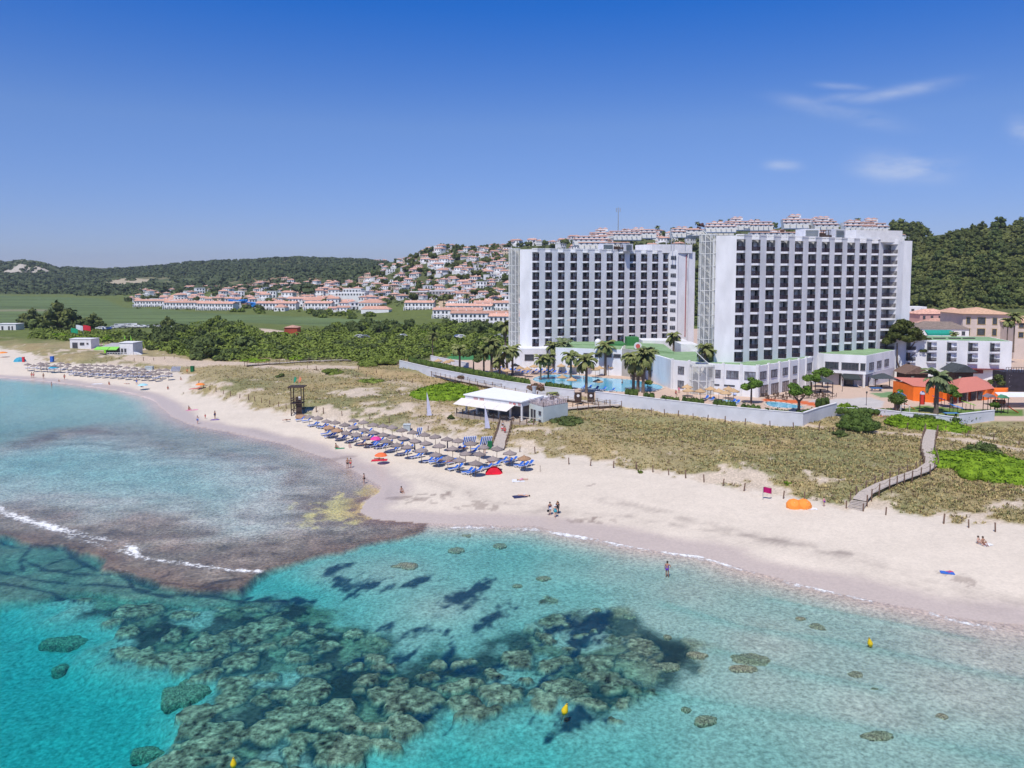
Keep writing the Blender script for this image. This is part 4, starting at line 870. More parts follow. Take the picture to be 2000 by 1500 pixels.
# village behind
def cottage(px,py,Y,w,dp,h,wm,rm,label,rz=0,kind='hip',rh=1.8):
    g=D(px,py,Y); O=(g.x,g.y,0); z1=g.z; root=empty('village_house',O,label,'house'); root['kind']='thing'
    cr,sr=math.cos(rz),math.sin(rz); P=[(g.x+cr*x-sr*y,g.y+sr*x+cr*y) for x,y in ((-w/2,0),(w/2,0),(w/2,dp),(-w/2,dp))]
    m=MB(); m.prism(P,max(z1-h,1),z1); m.build('wall',wm,root,O)
    m=MB()
    if kind=='hip': m.hip(P,z1,rh,over=.3,k=.5)
    else: m.prism([(p[0],p[1]) for p in P],z1,z1+.2)
    m.build('roof',rm,root,O)
    nw_=max(2,int(w/3))
    for i in range(nw_): window(root,O,P[0],P[1],z1-2.0,z1-.8,(i+.35)/nw_,(i+.65)/nw_,1)
    return root
pinkw=mat('pink_wall',(.62,.36,.31),.85,.06,.6); brownroof=mat('brown_roof',(.23,.18,.15),.9,.15,1)
cottage(1828,613,300,13,9,7,pinkw,terra,'pink house with a brownish tiled roof behind the big pine tree',.1)
cottage(1852,632,285,16,8,5,hwall,terra,'low house with a wide terracotta roof in front of the pink house',.05)
cottage(1838,642,258,17,9,6,hwall,brownroof,'white hall with a sagging grey brown roof above the annex',-.25,rh=2.2)
cottage(1870,610,315,9,8,5,hwall,terra,'small white house beside the tan building under the woods',0)
cottage(1792,600,330,8,7,5,hwall,hwall,'flat-roofed white house touching the right end of the nearer hotel',0,'flat')
cottage(1865,646,262,7,6,5,hpink,terra,'narrow shop front with coloured boards left of the tan building',0)
a=D(1830,650,240); t=empty('teal_awning',(a.x,a.y,0),'teal green market awning between the pine tree and the tan building','awning'); m=MB(); m.add([(a.x-4,a.y,a.z+.9),(a.x+4,a.y,a.z+.9),(a.x+4.5,a.y-3,a.z),(a.x-4.5,a.y-3,a.z),(a.x-4,a.y,a.z+.7),(a.x+4,a.y,a.z+.7),(a.x+4.5,a.y-3,a.z-.6),(a.x-4.5,a.y-3,a.z-.6)],[(0,1,2,3),(3,2,6,7),(0,3,7,4),(1,5,6,2)]); m.build('canopy',mat('teal_canvas',(.02,.30,.22),.8,.1,2),t,(a.x,a.y,0))
m=MB(); [m.tube((a.x+dx,a.y-2.8,3),(a.x+dx,a.y-2.8,a.z),.06) for dx in(-4.3,0,4.3)]; m.build('pole',metal,t,(a.x,a.y,0))
# ------------------------------------------------------------ perimeter walls
wallm=mat('whitewashed_wall',(.66,.67,.70),.85,.06,.5)
def gwall(label,pts,h,hedge=False,th=.3,z=PZ):
    P=[v2(W(px,py,z)) for px,py in pts]; O=(P[0][0],P[0][1],z); root=empty('garden_wall',O,label,'wall'); root['kind']='thing'
    m=MB(); cp_=MB()
    for p,q in zip(P[:-1],P[1:]):
        L=math.hypot(q[0]-p[0],q[1]-p[1]); an=math.atan2(q[1]-p[1],q[0]-p[0]); c=((p[0]+q[0])/2,(p[1]+q[1])/2)
        m.box((c[0],c[1],z+h/2-1),(L+th*.5,th,h+2),an); cp_.box((c[0],c[1],z+h+.06),(L+.3,th+.12,.12),an)
    m.build('wall_body',wallm,root,O); cp_.build('coping',white2,root,O); return P
gwall('white garden wall with a raised boardwalk along its foot, left of the dark gate',[(781,717),(838,731),(905,745),(985,760),(1055,771),(1121,779)],1.95)
gwall('white garden wall in front of the pools, from the dark gate to the sharp corner',[(1164,784),(1230,792),(1300,801),(1400,813),(1500,823),(1567,829)],2.1)
gwall('short white garden wall turning back from the sharp corner',[(1567,829),(1597,818),(1632,808)],2.1)
gwall('white garden wall mostly hidden behind the round bushes by the playground',[(1632,808),(1700,810),(1760,817),(1831,823),(1874,829)],1.2)
gwall('white garden wall end facing the dune beyond the playground',[(1874,829),(1940,821)],1.9)
gwall('low inner white wall of the sports court',[(842,704),(870,710),(900,716),(915,719)],1.5)
# gate posts at the dark gate
for i,px in enumerate((1129,1154)):
    g=W(px,786,PZ); t=empty('gate_board',(g.x,g.y,PZ),('dark board with a white disc on the left side of the gate','dark board with a white disc on the right side of the gate')[i],'board','boards of the dark gate')
    m=MB(); m.box((g.x,g.y,PZ+1.1),(1.5,.2,2.2)); m.build('panel',dwood,t,(g.x,g.y,PZ)); m=MB(); m.tube((g.x,g.y-.16,PZ+1.5),(g.x,g.y-.1,PZ+1.5),.32,n=14); m.build('disc',white2,t,(g.x,g.y,PZ))
# pools
poolm=mat('pool_tile',(.10,.45,.62),.1,.06,.4,spec=.8)
pz=PZ+.03
def pool(label,pts,paint=None):
    P=[v2(W(a,b,PZ)) for a,b in pts]
    # smooth outline
    for _ in range(2): P=[x for i in range(len(P)) for x in (wall_pts(P[i],P[(i+1)%len(P)],.25),wall_pts(P[i],P[(i+1)%len(P)],.75))]
    c=(sum(p[0] for p in P)/len(P),sum(p[1] for p in P)/len(P)); O=(c[0],c[1],PZ)
    root=empty('swimming_pool',O,label,'pool'); m=MB(); m.prism(P,PZ-.2,PZ+.03); m.build('pool_water',poolm,root,O)
    m=MB(); n_=len(P)
    for i in range(n_):
        p,q=P[i],P[(i+1)%n_]; L=math.hypot(q[0]-p[0],q[1]-p[1]); m.box(((p[0]+q[0])/2,(p[1]+q[1])/2,PZ+.03),(L+.3,.55,.14),math.atan2(q[1]-p[1],q[0]-p[0]))
    m.build('pool_edge',mat('pool_coping',(.66,.56,.47),.8,.06,1),root,O)
pool('big curving turquoise pool among the palm trees',[(1030,742),(1065,731),(1130,733),(1160,737),(1200,740),(1240,742),(1270,749),(1290,752),(1300,758),(1275,766),(1240,766),(1200,766),(1150,762),(1110,756),(1070,752)])
pool('small pool behind the wooden footbridge',[(1222,730),(1260,728),(1310,732),(1325,737),(1300,741),(1240,738)])
pool('narrow blue pool strip behind the corner of the garden wall',[(1490,784),(1530,786),(1575,795),(1560,799),(1500,796)])
pool('small blue pool behind the hedge left of the corner pine',[(1395,779),(1440,782),(1450,790),(1420,795),(1392,788)])
# ------------------------------------------------------------ boardwalks
def boardwalk(label,pts,w=1.8,lift=.5,posts=(1,1),step=3.0,ph=1.0,zf=None,rope=True):
    P=[hit(a,b) for a,b in pts]; 
    if zf is not None: P=[W(a,b,z) for (a,b),z in zip(pts,zf)]
    O=tuple(P[0]); root=empty('boardwalk',O,label,'boardwalk')
    m=MB(); po=MB(); rp=MB(); lx={-1:None,1:None}; under=MB()
    for p,q in zip(P[:-1],P[1:]):
        d=Vector((q.x-p.x,q.y-p.y,0)); L=d.length; d/=L; nn=Vector((-d.y,d.x,0)); an=math.atan2(d.y,d.x); k=max(1,int(L/.24))
        for i in range(k):
            t=(i+.5)/k; c=p.lerp(q,t); m.box((c.x,c.y,c.z+lift),(L/k*.86,w,.06),an,0,-math.atan2(q.z-p.z,L))
        for s in (-1,1):
            a=p+nn*s*w*.42; b=q+nn*s*w*.42; under.tube((a.x,a.y,a.z+lift-.12),(b.x,b.y,b.z+lift-.12),.07,n=4)
    m.build('deck',wood,root,O); under.build('beam',dwood,root,O)
    dist=0; nx=0; made={}
    ps={-1:[],1:[]}
    for p,q in zip(P[:-1],P[1:]):
        L=(q-p).length; d=(q-p)/L; nn=Vector((-d.y,d.x,0))
        while nx<=dist+L:
            c=p+d*(nx-dist)
            for s in (-1,1):
                if posts[0 if s<0 else 1]: ps[s].append(c+nn*s*(w/2+.1))
            nx+=step
        dist+=L
    pm_=MB(); pm_.tube((0,0,-.6),(0,0,lift+ph),.085,.08,n=6); proto=None; cnt=0
    for s in (-1,1):
        for c in ps[s]:
            if cnt>=98: break
            if proto is None: proto=pm_.build('post',postm,root); o=proto
            else: o=proto.copy(); COL.objects.link(o); o.parent=root
            o.location=(c.x-O[0],c.y-O[1],c.z-O[2]); o.rotation_euler=(random.uniform(-.05,.05),random.uniform(-.05,.05),0); cnt+=1
        if rope:
            for c,e in zip(ps[s][:-1],ps[s][1:]):
                if (e-c).length>step*1.6: continue
                mid=(c+e)/2; z=lift+ph-.12
                rp.tube((c.x,c.y,c.z+z),(mid.x,mid.y,mid.z+z-.22),.03,n=4); rp.tube((mid.x,mid.y,mid.z+z-.22),(e.x,e.y,e.z+z),.03,n=4)
    if rope and rp.v: rp.build('rope',mat('rope',(.30,.24,.17),.9,.2,8),root,O)
    return root,O,P
boardwalk('long wooden boardwalk following the foot of the white garden wall',[(783,714),(838,731),(905,747),(985,763),(1055,775),(1130,786),(1210,797)],1.9,.45,(1,1),3.2,.9)
boardwalk('wooden boardwalk branching from the garden wall back to the beach bar',[(1210,794),(1160,796),(1101,802),(1074,822)],1.9,.4,(1,1),2.6,1.0)
boardwalk('short wooden boardwalk running down from the beach bar to the parasols',[(988,826),(984,845),(976,868),(972,880)],2.1,.35,(1,1),1.6,1.0)
boardwalk('bent wooden boardwalk with rope rails leading over the dune to the beach steps',[(1820,845),(1814,862),(1811,885),(1820,912),(1802,925),(1760,940),(1722,954),(1692,969),(1678,984)],1.7,.5,(1,1),2.2,1.0)
boardwalk('wooden boardwalk crossing the far left end of the dunes',[(480,716),(515,713),(560,711),(600,708),(655,706),(685,706)],1.6,.5,(1,1),3.5,.9)
boardwalk('wooden walkway among the dunes behind the three flags',[(175,678),(210,675),(250,673)],1.6,.4,(1,1),4,.9)
# steps
g=hit(1678,984); h=hit(1662,1004); t=empty('beach_steps',tuple(h),'grey wooden steps from the boardwalk down to the sand','steps')
m=MB(); d=Vector((h.x-g.x,h.y-g.y,0)); d.normalize(); an=math.atan2(d.y,d.x); topz=g.z+.5
for i in range(7): c=g+d*(.3+i*.36); m.box((c.x,c.y,topz-.12-(topz-h.z)*(i/7.)),(.3,1.9,.07),an)
m.build('tread',wood,t,tuple(h))
for s in (-1,1):
    for i in (0,6):
        m=MB(); nn=Vector((-d.y,d.x,0)); c=g+d*(.3+i*.36)+nn*s*1.0; m.tube((c.x,c.y,h.z-.3),(c.x,c.y,topz+.9-(topz-h.z)*(i/7.)),.09,n=6); m.build('post',postm,t,tuple(h))
# fence posts along the dune
FP=[(1015,883),(1045,886),(1111,907),(1153,910),(1198,914),(1243,917),(1275,922),(1306,928),(1339,934),(1375,942),(1412,949),(1453,959),(1530,974),(1571,979),(1730,1006),(1843,1023),(1892,1031),(1944,1039)]
FL=[(388,752),(398,758),(410,762),(422,766),(436,770),(450,774),(468,778),(485,781),(498,784),(511,787),(527,790),(544,794),(559,798)]
FB=[(618,805),(632,808),(668,812),(722,819),(760,826),(799,833),(836,842),(590,800)]
FM=[(1236,806),(1252,792),(1272,806),(1298,810),(1324,814),(1354,818),(1382,822),(1416,825),(1455,830),(1504,833),(1550,838),(1600,842),(1628,845),(1772,838),(1846,843),(1890,852),(1940,860),(1990,872)]
FK=[(560,708),(575,713),(600,720),(618,724),(640,728),(660,730),(690,734),(715,737),(745,741),(775,745),(805,748),(700,722),(735,728)]
FU=[(1600,838),(340,700),(322,702),(300,704),(280,705),(262,706)]
pm_=MB(); pm_.tube((0,0,-.3),(.02,0,1.15),.10,.09,n=7); pt=pm_.build('fence_post',postm); tag(pt,'x','post'); pp=Proto(pt)
for L,txt,grp in ((FP,'wooden fence post, %s from the left along the right dune','posts along the right dune edge'),(FL,'wooden fence post, %s from the left before the lifeguard tower','posts along the left dune edge'),(FB,'wooden post, %s from the left behind the nearer parasols','posts behind the parasols'),(FM,'wooden post, %s from the left along the sandy footpath below the garden wall','posts along the footpath'),(FK,'wooden post, %s from the left beside the far sandy path','posts along the far path'),(FU,'wooden post, %s one near the green bar','posts near the green bar')):
    for i,(a,b) in enumerate(sorted(L)):
        h=hit(a,b)
        o=pp.put(h,random.uniform(0,6),random.uniform(.85,1.15),txt%ordn(i),grp); o.rotation_euler=(random.uniform(-.1,.1),random.uniform(-.1,.1),0)
# ------------------------------------------------------------ beach bar
g=hit(1020,820); zb=g.z+.35
a=v2(W(1068,815,zb)); 
def bx(px,py,z): return v2(W(px,py,z))
A0=bx(912,806,zb); A1=bx(1020,822,zb); A2=bx(1061,812,zb)  # front-left, front-mid, right end
dv_=Vector((A1[0]-A0[0],A1[1]-A0[1])); L0=dv_.length; dv_/=L0; nb_=Vector((-dv_.y,dv_.x))
bar=empty('beach_bar',(A0[0],A0[1],zb),'white flat-roofed beach bar with a pale awning and a shaded terrace full of people','bar'); O=(A0[0],A0[1],zb)
LP=lambda s,t: (A0[0]+dv_.x*s+nb_.x*t,A0[1]+dv_.y*s+nb_.y*t)
m=MB(); m.prism([LP(-2,-1.5),LP(L0+4.5,-1.5),LP(L0+4.5,9),LP(-2,9)],zb-1.6,zb); m.build('floor_deck',mat('deck_sand',(.45,.37,.30),.9,.1,1),bar,O)
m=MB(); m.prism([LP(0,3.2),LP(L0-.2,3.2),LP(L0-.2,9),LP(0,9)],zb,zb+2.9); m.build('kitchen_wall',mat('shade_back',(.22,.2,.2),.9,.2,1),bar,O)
m=MB(); m.prism([LP(-.3,-.2),LP(L0,-.2),LP(L0,9.2),LP(-.3,9.2)],zb+2.75,zb+3.55,bot=True); m.build('fascia',white2,bar,O)
m=MB(); m.prism([LP(-.6,-.4),LP(L0+.2,-.4),LP(L0+.2,6.8),LP(-.6,9.4)],[zb+3.56]*4,[zb+3.75,zb+3.75,zb+4.0,zb+4.0]); m.build('roof',mat('white_membrane',(.84,.84,.83),.6,.02,1),bar,O)
aw=MB(); nseg=4
for i in range(nseg):
    s0=-1.2+(L0-.3)*i/nseg; s1=-1.2+(L0-.3)*(i+1)/nseg-.05
    p=[LP(s0,-.25),LP(s1,-.25),LP(s1-.2,-2.6),LP(s0-.2,-2.6)]; z=[zb+2.95,zb+2.95,zb+2.0,zb+2.0]
    aw.add([(q[0],q[1],zz) for q,zz in zip(p,z)]+[(q[0],q[1],zz-.06) for q,zz in zip(p,z)],[(0,1,2,3),(7,6,5,4),(3,2,6,7),(0,3,7,4),(1,5,6,2)])
aw.build('awning',mat('cream_canvas',(.74,.69,.64),.8,.04,2),bar,O)
for s in [i*L0/5 for i in range(6)]:
    q=LP(s-.1,0); m=MB(); m.box((q[0],q[1],zb+1.4),(.3,.3,2.8),math.atan2(dv_.y,dv_.x)); m.build('pillar',white2,bar,O)
# annex of the bar
B=[LP(L0-.1,1.0),(A2[0],A2[1]),(A2[0]+nb_.x*7,A2[1]+nb_.y*7),LP(L0-.1,8.5)]
B=[LP(L0,2.2),LP(L0+4.6,.4),LP(L0+5.6,7.2),LP(L0,8.6)]
m=MB(); m.prism(B,zb-1.2,zb+3.1); m.build('side_block',mat('pale_green_render',(.60,.65,.62),.8,.04,1),bar,O)
m=MB(); m.prism([addv(B[0],(0,1),.2),B[1],B[2],B[3]],zb+3.1,zb+3.16); m.build('terrace_floor',mat('roof_gravel',(.25,.2,.2),.9,.2,2),bar,O)
m=MB()
for i in range(14):
    for p,q in ((B[1],B[2]),(B[0],B[1]),(B[2],B[3])):
        w_=wall_pts(p,q,i/13); m.box((w_[0],w_[1],zb+3.6),(.09,.09,.9))
for p,q in ((B[1],B[2]),(B[0],B[1]),(B[2],B[3])): m.tube((p[0],p[1],zb+3.95),(q[0],q[1],zb+3.95),.04)
for i in range(9):
    w_=LP(L0+.8+random.random()*3.6,3+random.random()*4); m.box((w_[0],w_[1],zb+3.5),(.5,.5,.7),random.random())
m.build('terrace_furniture',mat('pale_furniture',(.55,.48,.48),.8,.4,4),bar,O)
for t0,t1,z0_,z1_ in ((.16,.27,.1,2.1),(.36,.47,.1,2.1),(.72,.86,1.5,2.1),(.72,.86,0,.45)): window(bar,O,B[0],B[1],zb+z0_,zb+z1_,t0,t1,1,name='door' if z1_-z0_>1.5 else 'window')
m=MB(); q=LP(L0-3.2,8.2); m.tube((q[0],q[1],zb+3.6),(q[0],q[1],zb+5.2),.38,n=12); m.tube((q[0],q[1],zb+5.2),(q[0],q[1],zb+5.4),.5,n=12); m.build('chimney',metal,bar,O)
m=MB()
for s in [i*1.6-1.5 for i in range(int(L0/1.6)+5)]:
    q=LP(s,-1.4); m.tube((q[0],q[1],zb-.6),(q[0],q[1],zb+.95),.12,n=7)
m.build('terrace_post',postm,bar,O)
m=MB()
for i in range(int(L0/1.6)+4):
    a=LP(i*1.6-1.5,-1.4); c=LP(i*1.6+.1,-1.4); d=((a[0]+c[0])/2,(a[1]+c[1])/2); m.tube((a[0],a[1],zb+.8),(d[0],d[1],zb+.45),.05,n=5); m.tube((d[0],d[1],zb+.45),(c[0],c[1],zb+.8),.05,n=5)
q=LP(L0,-.9); q2=LP(L0+4.4,-.3); m.tube((q[0],q[1],zb+.95),(q2[0],q2[1],zb+.95),.06)
m.build('terrace_rope',mat('pale_rope',(.55,.5,.42),.9,.1,5),bar,O)
# marks on the fascia: rows of red strokes and a red shell-like emblem
m=MB(); 
def fm(s,z,w,h): q=LP(s,-.235); m.box((q[0],q[1],z),(w,.03,h),math.atan2(dv_.y,dv_.x))
for s0,n_ in ((2.1,4),(3.7,4)):
    for i in range(n_):
        for r_ in range(2): fm(s0+i*.28,zb+3.0+r_*.27,.17,.2)
for s0,n_ in ((L0-2.9,3),(L0-.75,3)):
    for i in range(n_):
        for r_ in range(2): fm(s0+i*.22,zb+3.0+r_*.25,.13,.18)
for i in range(5): fm(L0-1.75+.14*(i-2),zb+3.08+(.06 if abs(i-2)<1 else 0),.12,.42-.07*abs(i-2))
m.build('fascia_lettering',mat('faded_red',(.52,.16,.16),.8,.1,3),bar,O)
# ------------------------------------------------------------ left kiosks
def kiosk(px,pyb,wpx,pyt,label,dp=5,green=False):
    g=hit(px,pyb); Y=g.y; w=wpx*Y/F; h=(pyb-pyt)*Y/F*.93; O=tuple(g); root=empty('beach_kiosk',O,label,'kiosk')
    a=(g.x,g.y); b=(g.x+w,g.y-.3); m=MB(); m.prism([a,b,(b[0]+.5,b[1]+dp),(a[0]-.5,a[1]+dp)],g.z-1,g.z+h); m.build('wall',white2,root,O)
    m=MB(); m.prism([(a[0]-.2,a[1]-.2),(b[0]+.2,b[1]-.2),(b[0]+.7,b[1]+dp+.2),(a[0]-.7,a[1]+dp+.2)],g.z+h,g.z+h+.15); m.build('roof',white2,root,O)
    return root,O,a,b,g,h
k,O,a,b,g,h=kiosk(137,680,42,661,'small white beach hut with one dark door and two windows below the flags')
window(k,O,a,b,g.z+.1,g.z+2.1,.12,.36,2,name='door'); window(k,O,a,b,g.z+1.2,g.z+2.1,.48,.68,3); window(k,O,a,b,g.z+1.5,g.z+2.0,.8,.88,1)
k,O,a,b,g,h=kiosk(234,692,27,668,'white beach bar with bright green awnings at the left dunes',6)
window(k,O,a,b,g.z+.3,g.z+2.0,.12,.26,1,name='door'); window(k,O,a,b,g.z+.3,g.z+2.0,.36,.5,1,name='door')
Y=g.y; m=MB(); la=hit(190,693); m.prism([(la.x,Y),(a[0],Y),(a[0],Y+7),(la.x,Y+7)],g.z+2.6,[g.z+2.7,g.z+2.7,g.z+3.4,g.z+3.4],bot=True); m.build('terrace_roof',mat('grey_roof',(.42,.40,.40),.8,.1,1),k,O)
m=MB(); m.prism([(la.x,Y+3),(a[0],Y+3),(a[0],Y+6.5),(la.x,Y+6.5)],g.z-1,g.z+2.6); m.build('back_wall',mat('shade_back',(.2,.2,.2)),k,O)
gc=mat('lime_canvas',(.25,.62,.10),.8,.06,2)
m=MB(); x0,x1,xm=la.x-1.5,a[0],la.x+3.2
for s,e in ((x0,xm),(xm+.2,x1)): m.add([(s,Y,g.z+2.7),(e,Y,g.z+2.7),(e,Y-2.2,g.z+1.9),(s,Y-2.2,g.z+1.9),(s,Y,g.z+2.6),(e,Y,g.z+2.6),(e,Y-2.2,g.z+1.7),(s,Y-2.2,g.z+1.7)],[(0,1,2,3),(7,6,5,4),(3,2,6,7),(0,3,7,4),(1,5,6,2)])
m.build('awning',gc,k,O)
m=MB()
for i in range(12): m.box((xm+i*(b[0]+2-xm)/11,Y-2.4,g.z+.3),(.1,.1,1.1))
m.box(((xm+b[0]+2)/2,Y-2.4,g.z+.85),(b[0]+2-xm,.1,.12)); m.box(((xm+b[0]+2)/2,Y-2.4,g.z+.3),(b[0]+2-xm,.1,.12)); m.build('railing',white2,k,O)
m=MB(); m.add([(b[0],Y,g.z+1),(b[0],Y,g.z-.5),(b[0]+3,Y,g.z-.5),(b[0],Y+1.6,g.z+1),(b[0],Y+1.6,g.z-.5),(b[0]+3,Y+1.6,g.z-.5)],[(0,1,2),(5,4,3),(0,2,5,3)]); m.build('ramp',white2,k,O)
k,O,a,b,g,h=kiosk(-6,645,38,632,'white hut with dark openings cut off by the left picture edge',6)
window(k,O,a,b,g.z+.2,g.z+2.0,.25,.34,1,name='door'); window(k,O,a,b,g.z+.2,g.z+2.0,.6,.68,1,name='door'); window(k,O,a,b,g.z+.2,g.z+2.0,.78,.85,1,name='door')
# red utility hut
g=hit(568,653); w=25*g.y/F; t=empty('red_hut',tuple(g),'small square brick-red hut with a pyramid roof in the green scrub','hut')
m=MB(); P=[(g.x-w/2,g.y),(g.x+w/2,g.y),(g.x+w/2,g.y+w),(g.x-w/2,g.y+w)]; m.prism(P,g.z-1,g.z+3.2); m.build('wall',mat('brick_red',(.34,.07,.035),.85,.1,1),t,tuple(g)); m=MB(); m.hip(P,g.z+3.2,1.1,over=.5,k=.5); m.build('roof',terra,t,tuple(g))
# flags
def cloth_pole(px,py,hgt,fw,fh,col,label,name='flag',dx=1,cat='flag',group=None):
    g=hit(px,py); t=empty(name,tuple(g),label,cat,group); m=MB(); m.tube(g,(g.x,g.y,g.z+hgt),.05,.035); m.build('pole',metal,t,tuple(g))
    m=MB(); n_=8; vs=[]; 
    for i in range(n_+1):
        s=i/n_; 
        for k_ in (0,1): vs.append((g.x+dx*fw*s,g.y+.12*math.sin(s*7),g.z+hgt-.05-fh*k_-.25*s*s*fh))
    vs2=[(x,y+.03,z) for x,y,z in vs]; m.add(vs,[(2*i,2*i+2,2*i+3,2*i+1) for i in range(n_)]); m.add(vs2,[(2*i+1,2*i+3,2*i+2,2*i) for i in range(n_)]); m.build('flag_cloth',mat('cloth_'+name+str(col),col,.8,.1,3),t,tuple(g)); return t
cloth_pole(139,661,4.6,3.0,2.0,(.02,.35,.17),'green flag flying above the small white hut'); cloth_pole(149,660,5.8,3.0,2.2,(.72,.74,.74),'white flag flying between the green and red flags'); cloth_pole(163,661,5.8,3.2,2.2,(.62,.03,.05),'red flag flying right of the white flag')
cloth_pole(1490,976,1.75,1.15,.75,(.42,.005,.12),'small crimson flag on a short pole at the edge of the right dune')
def feather(px,py,hgt,w,col,label):
    g=hit(px,py); t=empty('feather_banner',tuple(g),label,'banner','feather banners'); m=MB(); m.tube(g,(g.x,g.y,g.z+hgt+.1),.045,.03); m.build('pole',metal,t,tuple(g))
    vs=[];n_=10
    for i in range(n_+1): s=i/n_; ww=w*(1-s)**.85+.03; z=g.z+.15+(hgt-.15)*s; vs+=[(g.x,g.y-.02,z),(g.x+ww,g.y-.02+.1*math.sin(s*5),z)]
    m=MB(); m.add(vs,[(2*i,2*i+1,2*i+3,2*i+2) for i in range(n_)]); m.add([(x,y+.04,z) for x,y,z in vs],[(2*i+2,2*i+3,2*i+1,2*i) for i in range(n_)]); m.build('banner_cloth',mat('banner'+str(col),col,.8,.05,2),t,tuple(g))
feather(834,813,4.9,.95,(.62,.62,.76),'white feather banner standing alone on the dune left of the beach bar'); feather(947,838,4.3,.95,(.60,.60,.74),'white feather banner in front of the beach bar terrace')
lime=(.30,.75,.05); feather(203,690,3.9,.8,lime,'lime green feather banner in front of the green awnings'); feather(243,668,3.2,.7,lime,'lime green feather banner behind the green bar roof, the left one'); feather(255,669,3.2,.7,lime,'lime green feather banner behind the green bar roof, the right one')
# lifeguard tower
g=hit(579,812); O=tuple(g); t=empty('lifeguard_tower',O,'tall dark timber lifeguard tower with a flat roof and two small flags','tower')
w=2.15; hh=6.3
for dx in(-w/2,w/2):
    for dy in(0,2.0): m=MB(); m.box((g.x+dx,g.y+dy,g.z+hh/2-.2),(.17,.17,hh)); m.build('post',dwood,t,O)
m=MB(); m.box((g.x,g.y+1,g.z+2.6),(w+.3,2.4,.12)); m.build('platform',dwood,t,O)
m=MB(); m.box((g.x,g.y+1,g.z+hh-.2),(w+1.2,3.0,.18)); m.build('roof',dwood,t,O)
m=MB()
for z in (1.2,3.2,3.65): m.box((g.x,g.y,g.z+z),(w,.1,.12)); m.box((g.x,g.y+2,g.z+z),(w,.1,.12)); m.box((g.x-w/2,g.y+1,g.z+z),(.1,2,.12))
m.tube((g.x-w/2,g.y,g.z),(g.x,g.y,g.z+2.6),.06); m.build('brace',dwood,t,O)
m=MB(); m.box((g.x+.45,g.y+.3,g.z+2.0),(1.15,.12,4.0)); m.build('side_boards',dwood,t,O)
m=MB(); m.box((g.x+.7,g.y+.2,g.z+3.75),(.5,.08,.65)); m.build('notice',white2,t,O)
for dx,col in ((-.55,(.01,.30,.16)),(.5,(.75,.25,.12))):
    m=MB(); m.tube((g.x+dx,g.y+1,g.z+hh),(g.x+dx+.12,g.y+1,g.z+hh+2.1),.03); o=m.build('flag_pole',metal,t,O)
    m=MB(); vs=[(g.x+dx+.1,g.y+.98,g.z+hh+2.0),(g.x+dx+.45,g.y+.98,g.z+hh+1.5),(g.x+dx+.3,g.y+.98,g.z+hh+.9),(g.x+dx-.12,g.y+.98,g.z+hh+.5),(g.x+dx-.2,g.y+.98,g.z+hh+1.1)]; m.add(vs,[(0,1,2,3,4)]); m.add([(x,y+.04,z) for x,y,z in vs],[(4,3,2,1,0)]); m.build('flag_cloth',mat('tf'+str(col),col,.8,.05,2),o,O)
# radio mast on the ridge
g=hit(1207,470,500) or D(1207,452,770); hgt=zat(1207,405,g.y)-g.z; t=empty('radio_mast',tuple(g),'thin grey telecom mast with antennas on the ridge','mast'); m=MB(); m.tube(g,(g.x,g.y,g.z+hgt),.55,.3,8); m.build('pole',metal,t,tuple(g))
m=MB(); [m.box((g.x+dx,g.y,g.z+hgt-2.5),(.5,.5,4)) for dx in(-1.8,0,1.8)]; m.box((g.x,g.y,g.z+hgt-3.5),(4,.3,.3)); m.box((g.x,g.y,g.z+hgt-1.5),(4,.3,.3)); m.build('antenna',metal,t,tuple(g))
# ------------------------------------------------------------ foliage
def leafmat(name,c1,c2,rand=.18):
    m=mat(name,C(c1) if isinstance(c1,str) else c1,.75,0,.8,spec=.15,col2=c2,rand=rand,detail=4)
    b=m.node_tree.nodes['Principled BSDF']; 
    return m
pineM=leafmat('pine_needles',(.050,.068,.020),(.140,.160,.045)); pineL=leafmat('pine_light',(.080,.095,.025),(.185,.20,.060))
bushM=leafmat('scrub_leaves',(.078,.112,.018),(.20,.25,.048)); bushB=leafmat('bright_scrub',(.095,.17,.010),(.22,.34,.022),.08); bushD=leafmat('dark_scrub',(.055,.08,.022),(.13,.165,.05))
palmM=leafmat('palm_fronds',(.10,.13,.035),(.26,.27,.10),.15); treeM=leafmat('leaf_green',(.05,.10,.015),(.13,.22,.03),.1); hedgeM=leafmat('hedge_leaves',(.04,.07,.015),(.10,.15,.03)); farM=leafmat('far_trees',(.040,.060,.026),(.105,.13,.055))
barkM=mat('bark',(.15,.11,.085),.9,.3,4); palmbark=mat('palm_bark',(.17,.13,.10),.95,.25,3,stretch=(1,1,4)); purpM=leafmat('oleander',(.10,.09,.04),(.26,.13,.11))
